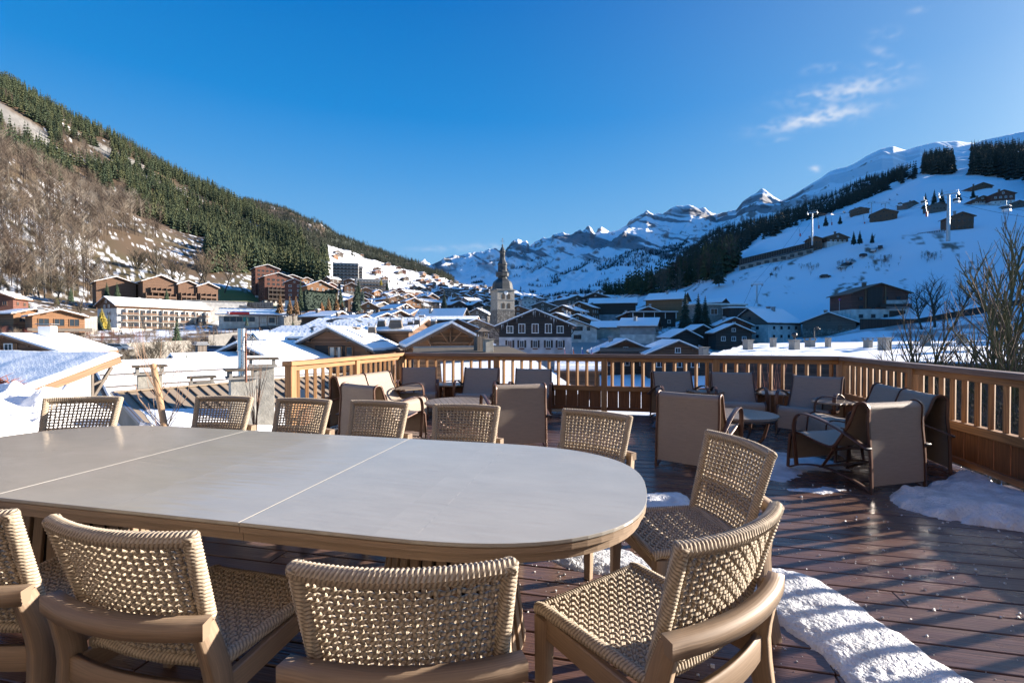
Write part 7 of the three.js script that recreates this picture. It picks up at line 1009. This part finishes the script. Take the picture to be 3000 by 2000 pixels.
{ // slanted wooden pole with shoots
  const a = at(512, 1250, 6.6), b = at(448, 1068, 7.4), g = thing('wooden_pole', 'slanted peeled wooden pole with thin bare shoots behind the table', 'pole'), p = new B(); a.y -= 1.2; const P = [a, a.clone().lerp(b, 0.5).add(V(0.03, 0, 0)), b]; P.forEach((v, i) => { v.w = [1.15, 1, 0.95][i]; }); p.tube(P, 0.046, 10); mesh('trunk', p.geo(), M.pole_wood, g);
  const q = rng(5), s = new B(); for (let i = 0; i < 26; i++) { const o = a.clone().lerp(b, 0.35 + 0.6 * q()), L = 0.35 + 0.75 * q(), an = q() * 6.28; s.tube([o, o.clone().add(V(Math.cos(an) * L * 0.35, L * 0.5, Math.sin(an) * L * 0.35)), o.clone().add(V(Math.cos(an) * L * 0.45, L, Math.sin(an) * L * 0.45))].map((v, k) => { v.w = [1, 0.7, 0.3][k]; return v; }), 0.006, 4); } mesh('shoot', s.geo(), mat('shoot', [0.27, 0.175, 0.12]), g);
  const s2 = new B(), o2 = at(745, 1270, 7.2); for (let i = 0; i < 12; i++) { const L = 0.6 + 0.9 * q(), an = q() * 6.28; s2.tube([o2, o2.clone().add(V(Math.cos(an) * 0.08 * L, L * 0.5, 0)), o2.clone().add(V(Math.cos(an) * 0.2 * L, L, Math.sin(an) * 0.2))].map((v, k) => { v.w = [1, 0.7, 0.3][k]; return v; }), 0.007, 4); } s2.tube([at(752, 1290, 6.9), at(752, 1130, 6.9)].map((v) => v), 0.008, 4); const t = thing('thin_shrub', 'thin bare saplings rising by the white chimney and woven chair', 'shrub'); mesh('stem', s2.geo(), M.twig, t);
  const tw = new B(); for (let i = 0; i < 140; i++) { const o = at(rr(-30, 48, q), rr(1115, 1175, q), 8.5), L = 0.1 + 0.2 * q(), an = q() * 6.28; tw.tri([o.x, o.y, o.z], [o.x + 0.015, o.y + 0.03, o.z], [o.x + Math.cos(an) * L, o.y + L * 0.6, o.z + Math.sin(an) * L]); } const r = thing('red_shrub', 'reddish leafed shrub at the left edge above the snow bank', 'shrub'); mesh('foliage', tw.geo(), mat('red_leaf', [0.25, 0.075, 0.04]), r);
}
// ---------- churchyard, walls, road, cars ----------
function wall(label, pts, h, w, m) { const g = thing('stone_retaining_wall', label, 'wall'); const b = new B(); for (let i = 0; i < pts.length - 1; i++) { const A = pts[i], C = pts[i + 1], N = 6; for (let k = 0; k < N; k++) { const a = A.clone().lerp(C, k / N), c = A.clone().lerp(C, (k + 1) / N); b.quad([a.x, a.y - 3, a.z], [c.x, c.y - 3, c.z], [c.x, c.y + h, c.z], [a.x, a.y + h, a.z]).quad([a.x, a.y + h, a.z], [c.x, c.y + h, c.z], [c.x, c.y + h, c.z - w], [a.x, a.y + h, a.z - w]); } } mesh('masonry', b.geo(), M[m], g); return g; }
wall('long grey churchyard wall running down behind the supermarket', [at(700, 908, 216), at(832, 944, 196)], 2.4, 0.5, 'concrete'); wall('stone churchyard wall below the larches', [at(832, 940, 196), at(905, 928, 205), at(932, 928, 206)], 1.6, 0.5, 'stone_wall'); wall('upper stone wall behind the graves', [at(690, 892, 240), at(800, 892, 232)], 1.2, 0.5, 'stone_wall'); wall('rough boulder wall beside the road', [at(880, 962, 160), at(918, 953, 168)], 2.0, 0.5, 'stone_wall'); wall('tall concrete wall right of the stone terrace chalet', [at(232, 956, 150), at(284, 952, 160)], 3.0, 0.5, 'concrete'); wall('white retaining wall below the white residence', [at(326, 978, 172), at(606, 985, 205)], 2.2, 0.5, 'stucco'); wall('stone wall under the lower road', [at(150, 1036, 88), at(360, 1022, 100), at(560, 1010, 120)], 1.2, 0.5, 'stone_wall'); wall('grey wall by the dark hip ended chalet', [at(610, 1000, 105), at(700, 990, 110)], 1.4, 0.4, 'concrete'); wall('low wall and bank edge below the modern chalet', [at(2520, 940, 142), at(2690, 940, 132), at(3010, 880, 125)], 0.6, 0.5, 'wood_dark');
{ const st = [new B().box(0, 0.45, 0, 0.8, 1.1, 0.2).geo(), new B().box(0, 0.5, 0, 0.16, 1.3, 0.14).box(0, 0.8, 0, 0.7, 0.16, 0.14).geo()], q = rng(8); for (let i = 0; i < 46; i++) { const x = lerp(712, 905, q()), y = lerp(900 + (x - 712) * 0.09, 908 + (x - 712) * 0.16, q()), p = hit(x, y, 150); if (!p) continue; const m = mesh('gravestone', st[i % 2], [M.stucco, M.concrete, M.slate][i % 3], null); m.position.copy(p); m.rotation.y = 0.4; tag(m, 'small gravestone in the churchyard behind the supermarket', 'gravestone', 'gravestones in the churchyard'); } }
{ // road in front of the supermarket and along the churchyard, lower road at left
  const strip = (name, label, pts, w, m) => { const b = new B(), id = []; const c = new THREE.CatmullRomCurve3(pts).getPoints(60); c.forEach((p, i) => { const t = V().subVectors(c[Math.min(60, i + 1)], c[Math.max(0, i - 1)]).setY(0).normalize(), s = V(-t.z, 0, t.x); id.push([-1, 1].map((k) => { const q = p.clone().addScaledVector(s, k * w / 2); return b.v(q.x, Math.max(ground(q.x, q.z), p.y) + 0.15, q.z, i, k); })); }); for (let i = 0; i < 60; i++) b.i.push(id[i][0], id[i + 1][0], id[i][1], id[i + 1][0], id[i + 1][1], id[i][1]); structure(name, b.geo(), m, label); };
  const G = (x, d) => onGround(x, d); mat('asphalt', [0.10, 0.10, 0.105], { roughness: 0.8 });
  strip('road', 'grey road past the supermarket', [G(600, 178), G(700, 172), G(800, 165), G(900, 160)], 6, M.asphalt); strip('road', 'lower road between the shrubs and the chalets', [G(140, 92), G(300, 104), G(480, 118), G(620, 128)], 4.5, M.asphalt);
}
const carG = (() => { const b = new B(); const side = [[-2.1, 0.35], [2.05, 0.35], [2.1, 0.75], [1.3, 0.92], [0.75, 1.42], [-1.2, 1.45], [-1.85, 0.98], [-2.12, 0.9]]; for (const z of [0.82, -0.82]) for (let i = 1; i < side.length - 1; i++) z > 0 ? b.tri([...side[0], z], [...side[i], z], [...side[i + 1], z]) : b.tri([...side[0], z], [...side[i + 1], z], [...side[i], z]); for (let i = 0; i < side.length; i++) { const a = side[i], c = side[(i + 1) % side.length]; b.quad([...a, 0.82], [...a, -0.82], [...c, -0.82], [...c, 0.82]); } return b.geo(); })(), glassG = new B().quad([-1.55, 0.98, 0.83], [1.1, 0.98, 0.83], [0.7, 1.36, 0.83], [-1.15, 1.38, 0.83]).quad([1.28, 0.96, 0.75], [1.28, 0.96, -0.75], [0.8, 1.38, -0.75], [0.8, 1.38, 0.75]).geo(), wheelG = new B().at(0, 0, 0, 0, Math.PI / 2).lathe([[0, 0.1], [0.32, 0.1], [0.32, -0.1], [0, -0.1]], 12).geo();
function car(label, x, y, d, m, turn) { const p = onGround(x, d), g = thing('parked_car', label, 'car', null, p, turn); if (y) p.y = Math.max(p.y, at(x, y, d).y); g.position.copy(p); mesh('body', carG, m, g); mesh('window', glassG, M.glass, g); for (const sx of [-1.3, 1.3]) for (const z of [-0.78, 0.78]) { const w = mesh('wheel', wheelG, M.black, g); w.position.set(sx, 0.32, z); } return g; }
mat('car_silver', [0.45, 0.46, 0.48], { metalness: 0.6, roughness: 0.3 }); mat('car_dark', [0.03, 0.035, 0.045], { metalness: 0.4, roughness: 0.25 }); mat('car_blue', [0.05, 0.10, 0.20], { metalness: 0.4, roughness: 0.3 });
car('dark parked car in front of the supermarket porch', 800, 966, 152, M.car_dark, 0.3); car('silver parked car right of the dark one by the porch', 820, 966, 154, M.car_silver, 0.35); car('dark car on the road by the boulder wall', 896, 960, 157, M.car_dark, 0.2); car('dark parked car left of the bicycle stand', 778, 968, 150, M.car_dark, 0.25); car('blue grey car half hidden by shrubs below the road', 640, 1038, 78, M.car_blue, 0.2); car('silver car roof showing above the white bar roof', 345, 1030, 84, M.car_silver, 0.1); car('dark car near the white bar roof corner', 232, 1030, 84, M.car_dark, 0.1);
for (const [x, i] of [[2468, 0], [2482, 1], [2496, 0], [2530, 1], [2560, 0], [2418, 1], [2578, 1]]) car(['silver car parked on the bank road near the restaurant chalet', 'dark car parked on the bank road near the restaurant chalet'][i], x, 0, 207, i ? M.car_dark : M.car_silver, 0.3 + x * 0.01).userData.group = ['silver cars on the bank road', 'dark cars on the bank road'][i];
{ const p = onGround(842, 165), g = thing('trailer', 'grey covered trailer parked beside the supermarket porch', 'trailer', null, p, 0.2); mesh('cover', new B().box(0, 2.2, 0, 7, 3, 2.6, 0.2).geo(), M.stucco_grey, g); mesh('wheel', new B().box(-2, 0.35, 1.2, 0.7, 0.7, 0.25, 0.1).box(2, 0.35, 1.2, 0.7, 0.7, 0.25, 0.1).geo(), M.black, g); const p2 = onGround(869, 160), v = thing('parked_van', 'silver bus parked right of the grey trailer', 'bus', null, p2, 0.3); mesh('body', new B().box(0, 1.5, 0, 5.6, 2.3, 2.1, 0.2).geo(), M.car_silver, v); mesh('window', new B().box(0, 1.9, 1.06, 4.8, 0.8, 0.03).geo(), M.glass, v); mesh('wheel', new B().box(-1.8, 0.35, 1, 0.7, 0.7, 0.2, 0.1).box(1.8, 0.35, 1, 0.7, 0.7, 0.2, 0.1).geo(), M.black, v); const p3 = onGround(928, 158), t = thing('parked_van', 'teal van by the dark yew', 'van', null, p3, 1.2); mesh('body', new B().box(0, 1.2, 0, 4.6, 1.9, 1.9, 0.15).geo(), M.teal, t); mesh('window', new B().box(2.31, 1.6, 0, 0.03, 0.6, 1.6).geo(), M.glass, t); }
function lamp(label, x, yTop, yBase, d) { const b = at(x, yBase, d), h = at(x, yTop, d).y - b.y, g = thing('street_lamp', label, 'street lamp', null, b); mesh('post', new B().tube([V(0, 0, 0), V(0, h * 0.9, 0), V(0.1, h * 1.0, 0), V(0.4, h, 0), V(0.5, h * 0.93, 0)], 0.06, 6).geo(), M.dark_metal, g); mesh('lamp_head', new B().lathe([[0.03, h * 0.93], [0.25, h * 0.86], [0.2, h * 0.80], [0, h * 0.79]], 10, 0.5, 0).geo(), M.dark_metal, g); }
lamp('tall curved street lamp above the red shrub bank', 348, 968, 1022, 90); lamp('lamp post by the dark hip ended chalet', 626, 962, 1000, 104); lamp('floodlight mast behind the big snowy roof', 2386, 958, 992, 60);
// roadside rails
for (const [l, a, b, n] of [['timber road rail in front of the supermarket', at(612, 974, 160), at(760, 968, 148), 12], ['timber road rail beside the boulder wall', at(840, 972, 140), at(905, 962, 150), 8], ['wooden fence along the piste above the bank', at(2690, 690, 205), at(2775, 678, 200), 12]]) { const g = thing('rail_fence', l, 'fence'); for (let i = 0; i <= n; i++) { const p = a.clone().lerp(b, i / n); mesh('post', new B().box(p.x, p.y + 0.2, p.z, 0.14, 1.6, 0.14).geo(), M.fascia, g); } for (const y of [0.5, 0.9]) mesh('rail', new B().bar(V(a.x, a.y + y, a.z + 0.1), V(b.x, b.y + y, b.z + 0.1), 0.1, 0.18).geo(), M.fascia, g); }
// flags before the town hall
for (const [x, m, l] of [[1653, ['red', 'white', 'red'], 'red and white flag at the left end of the town hall flags'], [1678, ['red', 'yellow', 'red'], 'red and yellow flag before the white house'], [1705, ['blue', 'blue', 'blue'], 'blue flag before the white house'], [1732, ['blue', 'white', 'red'], 'blue white and red flag at the right end of the flags']]) { const p = at(x, 1044, 88), g = thing('flag', l, 'flag', null, p), b = new B(); mesh('pole', b.tube([V(0, -7, 0), V(0, 1.7, 0)], 0.04, 6).geo(), M.white, g); m.forEach((c, i) => mesh('stripe', new B().quad([0.03 + i * 0.11, -0.5, 0.01 * i], [0.14 + i * 0.11, -0.7, 0.04 - 0.03 * i], [0.14 + i * 0.09, 1.2 - 0.35 * i, 0.04 - 0.03 * i], [0.03 + i * 0.09, 1.5 - 0.35 * i, 0.01 * i]).geo(), M[c], g)); }
// ---------- ski lifts ----------
function pylon(label, x, yTop, yBase, d, kind, rx = 0) {
  const t = at(x, yTop, d), b = at(x, yBase, d), h = t.y - b.y, g = thing('lift_pylon', label, 'pylon', null, b, rx), w = kind === 2 ? 0.5 : 0.32;
  mesh('mast', new B().lathe([[w * 1.25, -2], [w, h * 0.5], [w * 0.75, h], [0, h]], 12).geo(), M.pylon, g); const c = new B(); c.box(0, h - 0.1, 0, kind === 2 ? 5.6 : 4.4, 0.4, 0.5); for (const s of [-1, 1]) { c.box(s * (kind === 2 ? 2.6 : 2.0), h - 0.35, 0, 0.35, 0.45, 2.6).box(s * (kind === 2 ? 2.6 : 2.0), h + 0.5, 0, 0.12, 0.9, 0.12); } c.box(0, h + 0.9, 0, kind === 2 ? 4.2 : 3.2, 0.12, 0.12); mesh('crossarm', c.geo(), M.pylon, g);
  const sh = new B(); for (const s of [-1, 1]) for (let i = 0; i < 5; i++) sh.at(s * (kind === 2 ? 2.6 : 2.0), h - 0.62, -1.1 + i * 0.55, 0, 0, Math.PI / 2).lathe([[0, 0.06], [0.24, 0.06], [0.24, -0.06], [0, -0.06]], 8); mesh('sheave', sh.geo(), M.dark_metal, g); return [t, h];
}
const PY = [['lowest chairlift pylon with floodlights on the snowy bank', 2218, 832, 908, 200], ['chairlift pylon above the restaurant chalet', 2380, 622, 706, 232], ['chairlift pylon beside the lift station chalet', 2554, 592, 622, 350], ['chairlift pylon standing before the lift station chalet', 2594, 595, 650, 318], ['chairlift pylon in the middle of the piste', 2660, 558, 594, 470], ['upper chairlift pylon on the piste', 2735, 535, 562, 620], ['gondola pylon near the top of the piste', 2827, 460, 484, 820], ['small pylon beside the woods high on the piste', 2790, 492, 514, 700]];
PY.forEach(([l, x, a, b, d]) => pylon(l, x, a, b, d, 1, -0.7));
pylon('tall grey gondola pylon at the edge of the bank', 2779, 568, 690, 172, 2, -0.9);
function cable(label, pts, r) { const b = new B(); for (let k = 0; k < pts.length - 1; k++) { const [A, C] = [pts[k], pts[k + 1]], P = []; for (let i = 0; i <= 10; i++) { const t = i / 10, v = A.clone().lerp(C, t); v.y -= A.distanceTo(C) * 0.02 * 4 * t * (1 - t); P.push(v); } b.tube(P, r, 4); } tag(mesh('lift_cable', b.geo(), M.dark_metal), label, 'cable'); }
const cp = PY.map(([, x, a, , d]) => at(x, a, d));
for (const s of [-1, 1]) cable(s < 0 ? 'left hauling cable of the chairlift' : 'right hauling cable of the chairlift', [at(2130, 1000, 130), cp[0], cp[1], cp[2], cp[4], cp[5], cp[7], cp[6]].map((v) => v.clone().add(V(s * 1.6, -0.5, s * 1.0))), 0.05);
for (const s of [-1, 1]) cable(s < 0 ? 'left cable of the gondola lift' : 'right cable of the gondola lift', [at(2594, 600, 318), at(2779, 568, 172), at(3200, 640, 110)].map((v) => v.clone().add(V(s * 2.2, -0.6, s * 1.2))), 0.045);
const chairLift = (() => { const g = new THREE.Group(); mesh('hanger', new B().tube([V(0, 0, 0), V(0, -1.6, 0)], 0.05, 5).geo(), M.pylon, g); mesh('seat', new B().box(0, -2.3, 0, 2.6, 0.1, 0.5).box(0, -2.0, -0.25, 2.6, 0.7, 0.08).geo(), M.dark_metal, g); mesh('frame', new B().tube([V(-1.3, -2.3, 0.2), V(-1.3, -1.6, 0), V(1.3, -1.6, 0), V(1.3, -2.3, 0.2)], 0.04, 5).geo(), M.dark_metal, g); return g; })();
[[2262, 795, 210], [2314, 748, 220], [2100, 950, 150], [2440, 622, 260], [2475, 616, 275], [2130, 955, 145], [2630, 568, 420], [2690, 552, 520], [2700, 545, 560], [2745, 528, 640], [2720, 540, 590], [2770, 515, 680], [2608, 582, 390], [2650, 575, 440], [2705, 556, 540]].forEach(([x, y, d], i) => { if (i === 2 || i === 5) return; const c = i ? chairLift.clone() : chairLift; c.name = numbered('lift_chair'); c.position.copy(at(x, y - 5, d)); c.rotation.set(0, 0.6, 0); c.userData = { label: 'empty chairlift chair hanging from the cable over the piste', category: 'chairlift chair', group: 'chairlift chairs over the piste' }; scene.add(c); });
[['gondola cabin pair left of the tall pylon', 2708, 594, 205], ['gondola cabin right of the tall pylon', 2803, 588, 190], ['gondola cabin nearest the right edge over the bank', 2950, 612, 140], ['gondola cabin hanging by the lift station chalet', 2638, 598, 300]].forEach(([l, x, y, d]) => { const g = thing('gondola_cabin', l, 'gondola', null, at(x, y, d), 0.5); mesh('hanger', new B().tube([V(0, 0.9, 0), V(0, 2.6, 0)], 0.06, 5).geo(), M.pylon, g); mesh('cabin', new B().box(0, -0.45, 0, 2.0, 0.9, 1.8, 0.2).box(0, 0.88, 0, 1.9, 0.25, 1.7, 0.1).geo(), M.white, g); mesh('window', new B().box(0, 0.38, 0, 1.9, 0.85, 1.7, 0.1).geo(), M.glass, g); });
[['red footed snow cannon pole left of the lift station', 2534, 628, 660, 300], ['red footed snow cannon pole on the lower piste', 2438, 634, 658, 330], ['red padded pole beside the right gondola cabins', 2716, 590, 632, 200], ['red padded snow lance at the lift line', 2400, 640, 668, 280], ['red padded marker by the lower chairlift chairs', 2345, 670, 690, 260]].forEach(([l, x, a, b, d]) => { const p = at(x, b, d), h = at(x, a, d).y - p.y, g = thing('snow_lance', l, 'snow cannon', null, p); mesh('mast', new B().tube([V(0, 0, 0), V(-h * 0.12, h, 0)], 0.14, 6).geo(), M.pylon, g); mesh('padding', new B().lathe([[0.35, -0.3], [0.35, h * 0.3], [0, h * 0.32]], 8).geo(), M.red, g); });
{ const p = at(2430, 838, 170); p.y = ground(p.x, p.z); const g = thing('road_sign', 'round red and blue no stopping sign on the snowy bank', 'sign', null, at(2460, 893, 152)); mesh('post', new B().tube([V(0, -2, 0), V(0, 1.6, 0)], 0.05, 6).geo(), M.pylon, g); const f = mesh('sign_face', new B().at(0, 1.7, 0.05, 0, Math.PI / 2).lathe([[0, 0.02], [0.4, 0.02], [0.4, -0.02]], 16).geo(), M.red, g); mesh('sign_field', new B().at(0, 1.7, 0.08, 0, Math.PI / 2).lathe([[0, 0.01], [0.28, 0.01]], 16).geo(), M.blue, f); }
{ // shop letters behind the balusters
  const { FontLoader } = await import('three/addons/loaders/FontLoader.js'), { TextGeometry } = await import('three/addons/geometries/TextGeometry.js'); const font = await new FontLoader().loadAsync('fonts/droid/droid_sans_bold.typeface.json');
  for (const [s, x, y, w, l] of [['woodco', 1772, 1120, 34, 'white lettering on the dark shop front'], ['ers', 1826, 1118, 14, 'white lettering ending beside the second baluster'], ['LOCATION', 1886, 1122, 24, 'small white lettering at the right end of the shop front']]) { const g = new TextGeometry(s, { font, size: 1, depth: 0.08, curveSegments: 3 }); g.computeBoundingBox(); const k = (w / F * 88) / (g.boundingBox.max.x - g.boundingBox.min.x), m = mesh('shop_lettering', g, M.white); m.scale.set(k, k, 1); m.position.copy(at(x, y, 88)); m.rotation.y = -0.1; tag(m, l, 'lettering'); }
}
{ // faint steam from a chimney
  const q = rng(3), L = []; const b = new B(); }

renderer.render(scene, camera);
